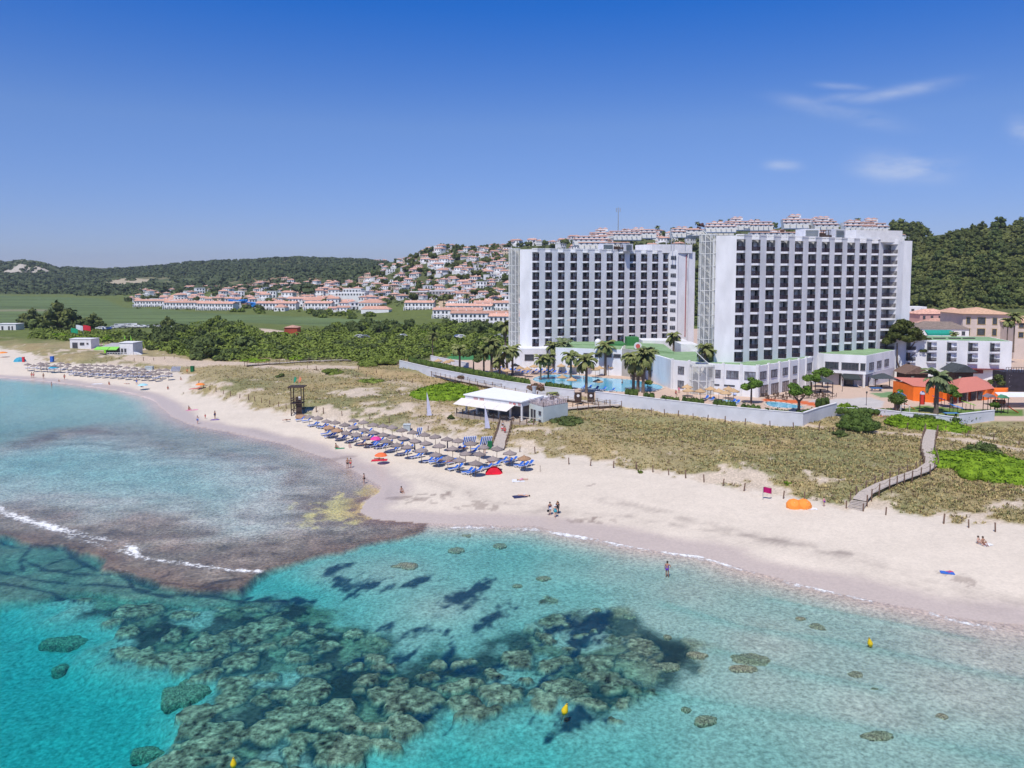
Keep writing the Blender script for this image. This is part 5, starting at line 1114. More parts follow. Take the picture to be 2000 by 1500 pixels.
def leafcloud(blobs,n,sz,seed=0,flat=.25,up=.15,inner=.25):
    """many leaf clusters scattered over lumpy blobs -> verts, quads"""
    r=np.random.RandomState(seed); bl=np.array(blobs,float); vol=(bl[:,3]*bl[:,4]+bl[:,3]*bl[:,5])*1.0; pr=vol/vol.sum()
    k=r.choice(len(bl),n,p=pr); d=r.normal(size=(n,3)); d/=np.linalg.norm(d,axis=1)[:,None]; d[:,2]=np.where(d[:,2]<-.35,-d[:,2],d[:,2])
    rad=1-inner*r.rand(n)**1.5
    c=bl[k,:3]+d*bl[k,3:6]*rad[:,None]*(1+.08*r.normal(size=(n,1)))
    nn=d+r.normal(size=(n,3))*.55; nn[:,2]+=up; nn/=np.linalg.norm(nn,axis=1)[:,None]
    t=np.cross(nn,r.normal(size=(n,3))); t/=np.linalg.norm(t,axis=1)[:,None]; b=np.cross(nn,t)
    s=sz*(.55+.9*r.rand(n))[:,None]
    V=np.stack([c-t*s-b*s*.35,c+t*s*.3-b*s*.6,c+t*s+b*s*.3,c-t*s*.25+b*s*.65],1).reshape(-1,3)
    Fc=np.arange(4*n).reshape(n,4)
    return V,Fc
def lumps(w,d,h,k,seed,r0=.35,z0=.1,dome=True):
    r=random.Random(seed); out=[]
    for i in range(k):
        a=r.random()*6.283; q=math.sqrt(r.random())*.72; x,y=math.cos(a)*q*w/2,math.sin(a)*q*d/2
        hh=h*(1-.55*q*q)*(.75+.35*r.random()); rr=r0*min(w,d)*.5*(.7+.6*r.random())
        out.append((x,y,max(hh-rr*.75,rr*.2),rr*1.05,rr*1.05,rr*.75))
    return out
def core(blobs,parent_m,sc=.82):
    V=[];Fc=[];o=0
    for (x,y,z,a,b,c) in blobs:
        n1_,n2_=7,5
        for i in range(n1_):
            for j in range(n2_):
                t=2*math.pi*i/n1_; p=math.pi*(j+.5)/n2_
                V.append((x+a*sc*math.sin(p)*math.cos(t),y+b*sc*math.sin(p)*math.sin(t),z+c*sc*math.cos(p)))
        for i in range(n1_):
            for j in range(n2_-1):
                Fc.append((o+i*n2_+j,o+((i+1)%n1_)*n2_+j,o+((i+1)%n1_)*n2_+j+1,o+i*n2_+j+1))
        o=len(V)
    return np.array(V),np.array(Fc)
def crownobj(name,blobs,n,sz,m,parent,seed,withcore=True,up=.15):
    V,Fc=leafcloud(blobs,n,sz,seed,up=up)
    if withcore:
        V2,F2=core(blobs,m); Fc=np.concatenate([Fc,F2+len(V)]); V=np.concatenate([V,V2])
    return npmesh(name,V,Fc,m,parent)
def bushproto(m,w,d,h,k,n,sz,seed,name='shrub',cat='shrub'):
    r=empty(name,(0,0,0),'x',cat); b=lumps(w,d,h,k,seed); crownobj('foliage',b,n,sz,m,r,seed); s=MB(); 
    for i in range(3): a=i*2.1; s.tube((0,0,-.3),(math.cos(a)*w*.12,math.sin(a)*w*.12,h*.45),.12,.06,5)
    s.build('stem',barkM,r); return Proto(r)
def treeproto(m,w,h,th,k,n,sz,seed,name='pine_tree',cat='tree',rr=.36):
    r=empty(name,(0,0,0),'x',cat); b=[(x*1.05,y*1.05,z*(.55+.45*((i*7)%5)/4)+th*.6,a,b_,c*1.2) for i,(x,y,z,a,b_,c) in enumerate(lumps(w,w,h-th,k,seed,rr))]+[(math.cos(q*1.26)*w*.3,math.sin(q*1.26)*w*.3,th*.6+h*.18,w*.2,w*.2,h*.2) for q in range(5)]
    crownobj('crown',b,n,sz,m,r,seed); s=MB(); s.path([(0,0,-1),(.15,0,th*.6),(.3,.1,th+.6*(h-th))],[.32,.25,.12]); 
    for x,y,z,*_ in b[:4]: s.tube((.15,0,th*.6),(x*.8,y*.8,z),.14,.06,5)
    s.build('trunk',barkM,r); return Proto(r)
def stuffcloud(name,pts,m,label,cat,nper=14,sz=1.6,rad=3.5,h=.7,seed=1):
    r=np.random.RandomState(seed); P=np.array(pts,float); n=len(P)*nper
    c=np.repeat(P,nper,0); d=r.normal(size=(n,3)); d/=np.linalg.norm(d,axis=1)[:,None]; d[:,2]=np.abs(d[:,2])
    rr=np.repeat(rad*(.5+.8*r.rand(len(P))),nper)[:,None]
    c=c+d*rr*np.array([1,1,h]); nn=d+r.normal(size=(n,3))*.4; nn[:,2]+=.2; nn/=np.linalg.norm(nn,axis=1)[:,None]
    t=np.cross(nn,r.normal(size=(n,3))); t/=np.linalg.norm(t,axis=1)[:,None]; b=np.cross(nn,t); s=sz*(.6+.8*r.rand(n))[:,None]
    V=np.stack([c-t*s-b*s*.5,c+t*s*.5-b*s*.8,c+t*s+b*s*.5,c-t*s*.4+b*s*.8],1).reshape(-1,3)
    o=npmesh(name,V,np.arange(4*n).reshape(n,4),m); tag(o,label,cat,kind='stuff'); return o
def inpoly(x,y,P): return bool(inside(np.array([x]),np.array([y]),P)[0])
def scatter(P,n,rnd,mind=0):
    xs=[p[0] for p in P]; ys=[p[1] for p in P]; out=[]; tries=0
    while len(out)<n and tries<n*60:
        tries+=1; x=rnd.uniform(min(xs),max(xs)); y=rnd.uniform(min(ys),max(ys))
        if not inpoly(x,y,P): continue
        if mind and any(abs(x-a)<mind and abs(y-b)<mind*.6 for a,b in out): continue
        out.append((x,y))
    return out
rnd=random.Random(5)
# pine protos
PT=[treeproto(pineM,8.5,7.0,1.6,11,620,.42,s) for s in (1,2)]+[treeproto(pineL,8,6.2,1.4,10,560,.42,3),treeproto(bushD,6.5,7.5,1.8,8,520,.4,4)]
PT2=[treeproto(pineM,8.0,6.6,1.2,11,560,.42,s,name='green_tree') for s in (11,12)]+[treeproto(bushD,7.5,6.5,1.2,10,520,.4,13,name='green_tree')]  # further pines of the same build as PT, under another tree name
def pines(P,n,label,group,s0=.8,s1=1.25,mind=0,ymin=200,avoid=None,T=None):
    c=0
    for (x,y) in scatter(P,n,rnd,mind):
        h=hit(x,y,ymin)
        if not h or h.y>1050: continue
        s=rnd.uniform(s0,s1); rnd.choice(T or PT).put((h.x,h.y,h.z-.3),rnd.uniform(0,6.28),(s,s,s*rnd.uniform(.85,1.15)),label,group); c+=1
    return c
RH=[(1745,432),(1800,425),(1800,470),(1850,478),(1900,450),(2010,440),(2080,440),(2080,606),(1990,602),(1900,604),(1790,600),(1765,600),(1765,480),(1742,460)]
npn=pines(RH,185,'dark green pine in the dense wood covering the hill behind the nearer hotel','pines of the right hill wood',.75,1.6,ymin=330)
# big hill-top clump
for i,(x,y,s) in enumerate([(1758,452,1.9),(1785,450,1.9),(1800,458,1.6),(1748,470,1.5),(1850,470,1.25),(1868,466,1.5),(1825,478,1.2),(1770,470,1.7)]):
    h=hit(x,y+6,330)
    PT[i%2].put((h.x,h.y,h.z-.5),i,s,'large dark pine on the hilltop beside the hotel, %s from the left'%ordn(sorted([1758,1785,1800,1748,1850,1868,1825,1770]).index(x)),'hilltop pines')
# undergrowth on the right hill
pts=[]
for x,y in scatter(RH,1500,rnd):
    h=hit(x,y,330)
    if h and h.y<700: pts.append((h.x,h.y,h.z))
for P_,n_ in (([(2080,440),(2600,380),(2600,606),(2080,606)],900),([(1000,480),(1380,470),(1740,450),(1740,600),(1000,600)],900)):
    for x,y in scatter(P_,n_,rnd):
        h=hit(x,y,430)
        if h and h.y<760: pts.append((h.x,h.y,h.z+1))
stuffcloud('hill_undergrowth',pts,pineL,'dense green undergrowth between the pines of the hills behind the hotels','undergrowth',16,1.0,2.6,.8,3)
# far woodland left
FH=[(-60,505),(0,505),(60,508),(110,520),(200,527),(330,515),(420,505),(560,502),(720,503),(760,515),(700,550),(600,570),(400,570),(200,578),(0,576),(-60,576)]
pts=[]
for x,y in scatter(FH,4200,rnd):
    if 300<x<640 and 543<y<562 and rnd.random()<.8: continue
    if 0<x<118 and 506<y<534 and rnd.random()<.90: continue
    if 200<x<300 and 543<y<556 and rnd.random()<.8: continue
    h=hit(x,y,900)
    if h and h.z>2: pts.append((h.x,h.y,h.z))
for x in range(-40,760,4):
    for Y in (1600,1750,1850):
        u=(x-1000)/F; pts.append((u*Y+rnd.uniform(-5,5),Y,gz(u*Y,Y)))
stuffcloud('far_woodland',pts,farM,'dark green woodland covering the distant low hills','woodland',16,2.6,5.5,.6,4)
# ------------------------------------------------------------ houses
def houseproto(w,d,h,wm,two,seed,name='hillside_house'):
    r=random.Random(seed); root=empty(name,(0,0,0),'x','house'); m=MB(); m.prism([(-w/2,0),(w/2,0),(w/2,d),(-w/2,d)],-3,h)
    if two: m.prism([(-w/2-2.2,-.5),(-w/2,-.5),(-w/2,d*.6),(-w/2-2.2,d*.6)],-3,h*.55); m.prism([(-w*.3,-1.6),(w*.25,-1.6),(w*.25,0),(-w*.3,0)],-3,h*.45)
    m.build('wall',wm,root)
    m=MB(); P=[(-w/2-.3,-.35),(w/2+.3,-.35),(w/2+.3,d+.3),(-w/2-.3,d+.3)]; m.hip(P,h,1.35,over=.1,k=.5 if seed%2 else .15); 
    if two: m.hip([(-w/2-2.4,-.7),(-w/2-.01,-.7),(-w/2-.01,d*.6),(-w/2-2.4,d*.6)],h*.55,.6,over=0,k=.5)
    rf=m.build('roof',terra,root)
    m=MB(); m.box((w*.2,d*.4,h+1.3),(.6,.6,1.4)); m.box((w*.2,d*.4,h+2.05),(.8,.8,.15)); m.build('chimney',hwall,rf)
    rows=[h-1.5] if h<4 else [h-1.5,h-4.2]
    wp=None
    for z in rows:
        for i in range(3 if w<11 else 4):
            k=3 if w<11 else 4
            if wp is None:
                m=MB(); m.box((0,0,0),(1.05,.16,1.25)); wp=m.build('window',dark,root); o=wp
            else: o=wp.copy(); COL.objects.link(o); o.parent=root
            o.location=(-w/2+w*(i+.5)/k,-.02 if not(two and z<h*.4) else -.02,z)
    for s in (-1,1):
        o=wp.copy(); COL.objects.link(o); o.parent=root; o.rotation_euler=(0,0,math.pi/2); o.location=(s*(w/2+.01),d*.4,rows[0])
    return Proto(root)
HP=[houseproto(8.5,7,3.2,hwall,False,1),houseproto(9.5,8,6.0,hwall,True,2),houseproto(7,7,5.6,hwall,False,3),houseproto(11,7,3.4,hwall,True,4),houseproto(9,7,5.0,hpink,False,5)]
def flatp():
    root=empty('hillside_house',(0,0,0),'x','house'); m=MB(); m.prism([(-5,0),(5,0),(5,7),(-5,7)],-3,5.6); m.prism([(-6.5,-2),(2,-2),(2,0),(-6.5,0)],-3,2.8); m.build('wall',hwall,root)
    m=MB(); m.prism([(-5.2,-.2),(5.2,-.2),(5.2,7.2),(-5.2,7.2)],5.6,5.8); m.build('roof',hwall,root)
    m=MB(); 
    for z in (1.4,4.2):
        for x in (-3,0,3):
            q=MB(); q.box((x,-.03 if z>3 or x>2 else -2.03,z),(1.4,.16,1.6)); q.build('window',dark,root)
    return Proto(root)
HP.append(flatp())
TIER=[]
def town(P,x0,x1,y0,y1,dx,dy,label,group,prob=.85,ymin=300,weights=None,smin=.85,smax=1.1):
    ti=0
    y=y0
    while y<=y1:
        row=[]; x=x0+rnd.uniform(0,dx)
        while x<=x1:
            xx,yy=x+rnd.uniform(-dx*.4,dx*.4),y+rnd.uniform(-dy*.55,dy*.55)
            if inpoly(xx,yy,P) and rnd.random()<prob: row.append((xx,yy))
            x+=dx
        for i,(a,b) in enumerate(sorted(row)):
            h=hit(a,b,ymin)
            if not h: continue
            k=rnd.choices(range(6),weights or [3,4,3,3,1.2,1.5])[0]; s=rnd.uniform(smin,smax)
            kind=['single-storey house','stepped house','narrow house','low terraced house','cream house','flat-roofed house'][k]
            HP[k].put((h.x,h.y,h.z),rnd.uniform(-.9,.9),(s*rnd.uniform(.8,1.1),s,s*rnd.uniform(.8,1.15)),label%(kind,ordn(i),ordn(ti)),group); HOUSES.append((a,b))
        if row: ti+=1
        y+=dy
HOUSES=[]
SL=[(725,500),(745,492),(800,487),(840,474),(900,468),(960,470),(996,474),(996,598),(890,600),(860,590),(790,588),(750,598),(700,592),(680,575),(640,560),(700,545),(735,530)]
town(SL,640,996,476,602,13.5,8.5,'%s, %s from the left in the %s row down the slope','houses on the slope left of the hotels',.80,smin=.6,smax=1.0)
FT=[(250,572),(330,566),(430,560),(520,552),(600,540),(660,545),(700,560),(700,592),(740,600),(760,612),(700,612),(600,606),(500,608),(420,608),(350,602),(250,590)]
town(FT,246,760,552,612,15,7.5,'%s, %s from the left in the %s row of flat town','houses of the flat town beyond the marsh',.66,weights=[4,2,1.5,4,1.5,1])
BT=[(1000,462),(1100,452),(1180,455),(1260,450),(1350,452),(1360,470),(1360,500),(1000,500)]
town(BT,1000,1360,462,486,24,11,'%s, %s from the left in the %s row above the farther hotel','houses above the farther hotel roof',.7)
# terraces with long roofs
def rowp(n,wd=5.2,dp=8,h=5.4,levels=2):
    root=empty('terrace_row',(0,0,0),'x','terraced houses'); L=n*wd; m=MB(); m.prism([(0,0),(L,0),(L,dp),(0,dp)],-3,h)
    for i in range(n): m.box((i*wd,-.9,h*.2),(.35,1.8,h*.55)); 
    for i in range(n): m.box((i*wd+wd*.5,-1.2,h*.25),(wd*.6,1.4,.25)); m.box((i*wd+wd*.7,dp*.5,h+1.4),(.7,.7,1.2))
    m.build('wall',hwall,root)
    m=MB(); m.add([(-.3,-.5,h),(L+.3,-.5,h),(L+.3,dp*.5,h+1.5),(-.3,dp*.5,h+1.5),(L+.3,dp+.3,h),(-.3,dp+.3,h)],[(0,1,2,3),(3,2,4,5),(0,3,5),(1,4,2)]); m.build('roof',terra,root)
    wp=None
    for i in range(n):
        for z in ([h-1.5,h-4.1] if levels==2 else [h-1.6]):
            for x in (.28,.72):
                if wp is None: m=MB(); m.box((0,0,0),(1.2,.16,1.5)); wp=m.build('window',dark,root); o=wp
                else: o=wp.copy(); COL.objects.link(o); o.parent=root
                o.location=(i*wd+wd*x,-.02,z)
    return Proto(root)
RP={6:rowp(6),9:rowp(9),4:rowp(4),-8:rowp(8,4.5,7,3.2,1)}
ROWS=[(6,845,622,'white terrace of six houses behind the scrub, leftmost of the long rows'),(9,880,630,'white terrace of nine houses directly behind the scrub left of the farther hotel'),(6,955,637,'white terrace just left of the glass stair tower, lowest of the rows'),(6,870,613,'terracotta-roofed row behind the nine-house terrace'),(9,925,607,'long terrace one row up from the scrub by the farther hotel'),(4,790,598+8,'terrace with orange roof right of the big orange-roofed hall'),(9,262,600,'low pink-roofed terrace at the far left end of the town'),(9,320,604,'second low pink-roofed terrace beside the marsh'),(6,385,606,'third low pink-roofed terrace beside the marsh'),(6,500,606,'terrace left of the blue water slides'),(-8,330,588,'single-storey row behind the marsh terraces, left one'),(-8,400,590,'single-storey row behind the marsh terraces, right one'),(6,560,596,'terrace behind the blue water slides'),(4,595,606,'short terrace right of the blue water slides'),(-8,920,596,'single-storey row in the slope above the long terraces')]
for k,px,py,lb in ROWS:
    h=hit(px,py,300); RP[k].put(tuple(h),rnd.uniform(-.22,-.06),1.0,lb,'long terraced rows')
# ridge complexes: stacked terraces
def complexp(seed,n,lv):
    r=random.Random(seed); root=empty('hillside_apartments',(0,0,0),'x','apartments'); W_=n*6.0
    for l in range(lv):
        x0=r.uniform(0,4)*l; L=W_-x0-r.uniform(0,5)*l; y=l*4.0; z=l*2.9
        m=MB(); m.prism([(x0,y),(x0+L,y),(x0+L,y+8),(x0,y+8)],-4 if l==0 else z-.5,z+2.9); 
        k=int(L/5)
        for i in range(k+1): m.box((x0+L*i/k,y-1.2,z+.8),(.4,2.4,2.6 if i%2 else 1.6))
        m.box((x0+L/2,y-2.3,z+.4),(L,.2,.9)); m.build('wall',hwall,root)
        m=MB(); 
        for i in range(k): 
            q=MB(); q.box((x0+L*(i+.5)/k,y-.05,z+1.3),(1.7,.2,1.6)); q.build('window',dark,root)
        m=MB(); m.add([(x0-.4,y-.7,z+2.85),(x0+L+.4,y-.7,z+2.85),(x0+L+.4,y+1.0,z+3.4),(x0-.4,y+1.0,z+3.4),(x0-.4,y-.7,z+2.7),(x0+L+.4,y-.7,z+2.7),(x0+L+.4,y+1.0,z+3.0),(x0-.4,y+1.0,z+3.0)],[(0,1,2,3),(7,6,5,4),(0,4,5,1),(1,5,6,2),(3,7,4,0),(2,6,7,3)]); m.build('roof',terra,root)
    for i in range(n//3+1):
        x=W_*(.2+.6*r.random()); m=MB(); m.prism([(x,lv*4-1),(x+5,lv*4-1),(x+5,lv*4+5),(x,lv*4+5)],lv*2.9-1,lv*2.9+1.8); m.build('top_room',hwall,root); m=MB(); m.hip([(x,lv*4-1),(x+5,lv*4-1),(x+5,lv*4+5),(x,lv*4+5)],lv*2.9+1.8,1.2,over=.4,k=.5); m.build('top_roof',terra,root)
    return Proto(root)
CP=[complexp(1,6,2),complexp(2,4,3),complexp(3,8,1),complexp(4,5,2)]
CX=[(0,1120,465,620,'pinkish stacked apartments on the ridge left of the telecom mast'),(1,1152,458,640,'three-step apartments just left of the telecom mast'),(0,1185,455,640,'stepped apartments directly under the telecom mast'),(3,1225,452,650,'stepped apartments right of the telecom mast'),(2,1130,472,590,'low terracotta row below the telecom mast'),(3,1312,450,640,'white apartments above the right end of the farther hotel'),(2,1340,447,640,'long ridge row between the two hotels'),(3,1378,440,620,'white ridge apartments above the glass tower of the nearer hotel'),(1,1418,436,640,'tall white stepped apartments on the ridge, left of the pines'),(3,1452,437,640,'white ridge apartments with palms in front'),(2,1466,452,560,'lower terracotta row above the roof of the nearer hotel, left one'),(2,1550,453,560,'lower terracotta row above the roof plant, right one'),(1,1530,432,600,'white stepped block on the ridge beside the tall palm'),(0,1560,432,610,'white stepped block in the middle of the ridge'),(1,1590,436,600,'white stepped block with the highest gable on the ridge'),(3,1650,438,570,'white stepped block on the ridge, second from its right end'),(1,1685,440,570,'white stepped block at the right end of the ridge'),(2,1650,457,520,'terracotta row right behind the roof box of the nearer hotel')]
for k,px,py,Y,lb in CX:
    g=D(px,py,Y); zg=gz(g.x,g.y)
    CP[k].put((g.x,g.y,g.z-3.0),rnd.uniform(-.15,.05),.80,lb,'white apartment terraces along the ridge')
# landmark buildings in the town
def hall(px,py,wpx,hm,label,dp=10,rm=None,wm=None,rh=2.2,name='town_building',nw=6,ymin=300):
    g=hit(px,py,ymin); w=wpx*g.y/F; O=tuple(g); root=empty(name,O,label,'building'); root['kind']='thing'; P=[(g.x,g.y),(g.x+w,g.y-1.5),(g.x+w+1,g.y+dp),(g.x,g.y+dp)]
    m=MB(); m.prism(P,g.z-3,g.z+hm); m.build('wall',wm or hwall,root,O); m=MB()
    if rm is None: m.prism(P,g.z+hm,g.z+hm+.3)
    else: m.hip(P,g.z+hm,rh,over=.2,k=.4)
    m.build('roof',rm or hwall,root,O)
    for i in range(nw): window(root,O,P[0],P[1],g.z+hm-2.2,g.z+hm-.8,(i+.25)/nw,(i+.75)/nw,1,fm=False,out=.05)
    return root
hall(700,606,48,5.5,'white hall with bright terracotta roof standing at the marsh edge',10,terra,nw=8); hall(705,613,55,3.2,'low orange-roofed building in front of the white hall',6,terra,nw=0)
hall(590,600,50,5.5,'long white two-storey hotel wing with orange roof at the marsh edge',8,terra,nw=9); hall(655,590,58,8,'big white stepped building in the middle of the town',12,None,nw=10); hall(670,582,36,8,'upper block of the big white stepped building',10,None,nw=6)
hall(800,585,34,6,'unfinished grey concrete building with empty window openings, left one',10,None,mat('raw_concrete',(.30,.27,.24),.9,.1,1),nw=5); hall(838,583,50,6,'pale grey unfinished building right of the concrete shell',10,None,mat('raw_concrete2',(.46,.44,.43),.9,.1,1),nw=8)
hall(535,608,22,3,'small white building left of the blue slides',6,terra,nw=3)
g=hit(450,602,300); t=empty('water_slides',tuple(g),'blue water park slides at the marsh edge in front of the town','water slide'); m=MB()
bl_=mat('slide_blue',(.03,.22,.62),.5,.15,.2)
for i in range(5):
    pts_=[(g.x+i*4+8*math.sin(s*.8+i),g.y+s*1.6-4,g.z+6.5-s*.8) for s in [q*.8 for q in range(10)]]; m.path(pts_,[.9]*10,6)
m.box((g.x+12,g.y+2,g.z+3),(26,3,2.2)); m.build('flume',bl_,t,tuple(g)); 
for dx in (0,8,16,24): m=MB(); m.tube((g.x+dx,g.y,g.z-1),(g.x+dx,g.y,g.z+6),.3); m.build('support',metal,t,tuple(g))
# trees between the houses
a_=pines(SL,115,'dark green tree between the white houses of the slope','trees between the slope houses',.65,1.45,mind=10,ymin=400,T=PT2)
a_+=pines([(740,492),(860,474),(996,468),(996,478),(860,486),(745,502)],16,'dark tree on the skyline of the slope left of the hotels','skyline trees left of the hotels',.8,1.3,mind=10,ymin=400)
a_+=pines([(1000,464),(1130,458),(1350,448),(1460,442),(1520,440),(1730,448),(1730,470),(1450,475),(1380,478),(1340,490),(1000,490)],62,'dark green tree on the slope seen above the hotel roofs','trees above the hotel roofs',.8,1.35,mind=12,ymin=400,T=PT2)
pines(FT,34,'dark tree among the houses of the flat town','trees of the flat town',.8,1.3,mind=18,ymin=400,T=PT2)
pts=[]
for P_,n_ in (([(640,530),(740,492),(996,470),(996,600),(860,598),(700,600)],700),([(1000,455),(1350,448),(1740,436),(1740,470),(1350,500),(1000,500)],700),([(240,562),(600,540),(700,560),(760,612),(240,604)],380)):
    for x,y in scatter(P_,n_,rnd):
        h=hit(x,y,380)
        if h and h.y<1050: pts.append((h.x,h.y,h.z))
stuffcloud('garden_greenery',pts,bushD,'low green garden planting between the houses of the town','greenery',10,.8,1.7,.6,7)
# ------------------------------------------------------------ scrub belt
SB=[bushproto(bushM,7,6,2.6,9,420,.36,21),bushproto(bushM,5,5,2.0,7,330,.32,22),bushproto(bushB,6.5,6,1.9,8,420,.32,23),bushproto(bushD,7,6,3.2,9,420,.36,24)]
BELT=[(210,664),(335,655),(380,632),(470,628),(520,655),(640,640),(760,634),(1000,632),(1000,690),(850,697),(780,704),(690,706),(520,702),(440,705),(330,690),(262,676)]
def bushes(P,n,label,group,ks,s0,s1,mind=0,ymin=150,flat=1):
    for x,y in scatter(P,n,rnd,mind):
        h=hit(x,y,ymin)
        if not h: continue
        s=rnd.uniform(s0,s1); SB[rnd.choice(ks)].put((h.x,h.y,h.z-.3),rnd.uniform(0,6.28),(s,s,flat*s*rnd.uniform(.8,1.2)),label,group)
bushes(BELT,165,'rounded green bush in the wide scrub belt behind the dunes','bushes of the scrub belt',[0,1,2,3,3],.8,1.25,flat=.62)
bushes([(210,666),(345,652),(390,630),(470,630),(500,700),(440,702),(330,690)],45,'tall olive green bush in the wooded scrub right of the green bar','olive bushes by the green bar',[0,3],1.1,1.7)
bushes([(640,640),(1000,630),(1000,650),(640,656)],34,'dark bush at the back edge of the scrub belt below the terraces','bushes at the back of the scrub belt',[0,3],1.1,1.6)
bushes([(330,590),(560,606),(700,613),(760,625),(600,620),(400,606)],26,'small dark bush along the far side of the marsh','bushes beyond the marsh',[0,3],.9,1.5,ymin=300)
bushes([(50,664),(250,668),(330,670),(330,660),(250,656),(180,654)],24,'low bright green bush left of the green bar','low bushes left of the green bar',[2,1],.7,1.1)
for i,(x,y,s) in enumerate([(60,640,1.6),(80,642,1.9),(100,640,2.3),(120,643,2.2),(140,641,2.0),(160,644,1.9),(180,643,1.3),(200,641,1.1),(40,641,1.2),(330,641,1.0),(300,641,.9),(268,640,.8)]):
    h=hit(x,y,200); (SB[3] if i%3 else PT[0]).put((h.x,h.y,h.z-.4),i,s,('large dark pine clump behind the flags, %s from the left' if x<170 else 'dark tree beside the car park, %s from the left')%ordn(sorted([60,80,100,120,140,160,180,200,40,330,300,268]).index(x)),'dark trees at the left')
for i,(x,y,s,lb) in enumerate([(402,700,1.5,'dark round bush standing alone by the sandy track, the largest'),(385,703,.8,'small dark bush left of the lone dark bush'),(430,704,.7,'small green bush right of the lone dark bush'),(925,652,2.0,'big dark green tree left of the glass tower of the farther hotel'),(905,655,1.4,'dark tree in the scrub just left of the big dark tree'),(700,648,1.4,'dark tree in the middle of the scrub belt')]):
    h=hit(x,y,150); SB[3].put((h.x,h.y,h.z-.3),i,s,lb)
pts=[]
for x,y in scatter(BELT,2300,rnd):
    h=hit(x,y,150)
    if h: pts.append((h.x,h.y,h.z))
for x,y in scatter([(60,640),(180,648),(330,656),(330,666),(200,670),(60,662)],260,rnd):
    h=hit(x,y,150)
    if h: pts.append((h.x,h.y,h.z))
stuffcloud('scrub_cover',pts,bushM,'continuous low green scrub behind the dunes','scrub',26,.42,1.8,.75,8)
# single dune shrubs
def mound(px,py,wpx,hpx,m,label,dfac=1.0,n=1500,sz=.28,k=26,seed=0):
    g=hit(px,py); w=wpx*g.y/F; h=hpx*g.y/F*.75; d=w*dfac; g.y+=0; O=(g.x,g.y+d*.42,g.z-.1)
    root=empty('dune_shrub',O,label,'shrub'); r=random.Random(seed+px); bl=[]
    for i in range(k):
        a=r.random()*6.283; q=math.sqrt(r.random())*.86; x,y=math.cos(a)*q*w/2,math.sin(a)*q*d/2; rr=min(w,d)*.125*(.7+.6*r.random())
        zz=h*(1-.8*q*q)*(.8+.3*r.random()); gzz=gz(O[0]+x,O[1]+y)-O[2]; bl.append((x,y,gzz+max(zz-rr*.5,0),rr*1.2,rr*1.1,max(rr*.6,zz*.5)))
    crownobj('foliage',bl,n,sz,m,root,px); s=MB(); s.tube((0,0,-.4),(0,0,h*.4),.15,.1,5); s.build('stem',barkM,root)
MD=[(862,783,135,22,bushB,'big bright green shrub mound behind the beach bar',1.5,5200,.30,60),(1693,848,84,42,hedgeM,'large dark green round bush in front of the corner wall',1.0,2600,.24,30),(1660,812,58,20,bushB,'bright green shrub between corner wall and dark round bush',.7,1500,.24,18),(1762,833,58,22,bushB,'bright green shrub right of the dark round bush',.8,1700,.24,20),(1845,843,150,17,bushB,'long bright green shrub in front of the playground wall',.75,3400,.24,44),(1975,942,180,30,bushB,'large bright green shrub mound at the right picture edge',1.35,5200,.22,60),(1935,892,90,26,bushD,'dark green shrub behind the large right-hand mound',.6,1500,.22,20),
(545,738,22,8,bushD,'small dark oval shrub on the left dune',1.3,420,.2,9),(642,733,46,11,bushM,'flat green shrub on the left dune, left of two',1.1,700,.22,14),(720,748,52,11,bushM,'flat green shrub on the left dune, right of two',1.1,700,.22,14),(738,716,90,24,bushM,'green shrub mound before the left end of the garden wall',.8,2000,.3,26),(490,708,60,8,bushB,'thin bright green shrub beside the far left boardwalk',.8,700,.25,12),(880,820,16,8,bushD,'small dark shrub below the beach bar terrace',1,300,.18,6),(1110,832,64,12,bushD,'dark low shrub right of the beach bar',1.2,900,.2,16),(1040,828,20,7,bushM,'small green shrub at the top of the bar boardwalk',1,260,.18,6),(105,659,40,8,bushB,'flat bright green shrub left of the three flags',1,500,.3,10),(1540,948,16,6,bushB,'tiny bright green plant near the lower dune edge',1,160,.12,5),(1250,925,14,6,bushM,'tiny green plant by the dune fence',1,140,.12,5),(1645,855,30,12,bushD,'small grey green bush left of the large dark round bush',1,500,.2,8)]
for i,(px,py,w,h,m,lb,df,n,sz,k) in enumerate(MD): mound(px,py,w,h,m,lb,df,int(n*2.2),sz*.62,int(k*1.8),i)
# dune grass tufts (one ground cover)
rs=np.random.RandomState(3); N0=54000
us=rs.uniform(-.75,.78,N0*3); Ys=1/rs.uniform(1/260.,1/88.,N0*3); xs_=us*Ys
ii=np.clip(np.searchsorted(UL,us)-1,0,len(UL)-2); jj=np.clip(np.searchsorted(YL,Ys)-1,0,len(YL)-2)
dens=vm[jj,ii]*(1-bare[jj,ii]*.93)*(pS[jj,ii]<-1)*(Ys<330); col=base[jj,ii]
keep=(rs.rand(N0*3)<dens)&(col[:,0]<.5); xs_,Ys2=xs_[keep][:N0],Ys[keep][:N0]; jj,ii=jj[keep][:N0],ii[keep][:N0]; zs_=GZ[jj,ii]; n=len(xs_); nb2=6
print('tufts',n)
c=np.stack([xs_,Ys2,zs_-.05],1).repeat(nb2,0); a=rs.rand(n*nb2)*6.283; L=(.11+.17*rs.rand(n*nb2))*np.repeat(.5+1.0*rs.rand(n),nb2); lean=.25+.6*rs.rand(n*nb2)
dx=np.stack([np.cos(a),np.sin(a),0*a],1); px_=np.stack([-np.sin(a),np.cos(a),0*a],1); o_=dx*.16*rs.rand(n*nb2)[:,None]; wv=.05
tip=c+o_+dx*(L*lean)[:,None]+np.array([0,0,1])*L[:,None]
V=np.stack([c+o_-px_*wv,c+o_+px_*wv,tip+px_*.03,tip-px_*.03],1).reshape(-1,3)
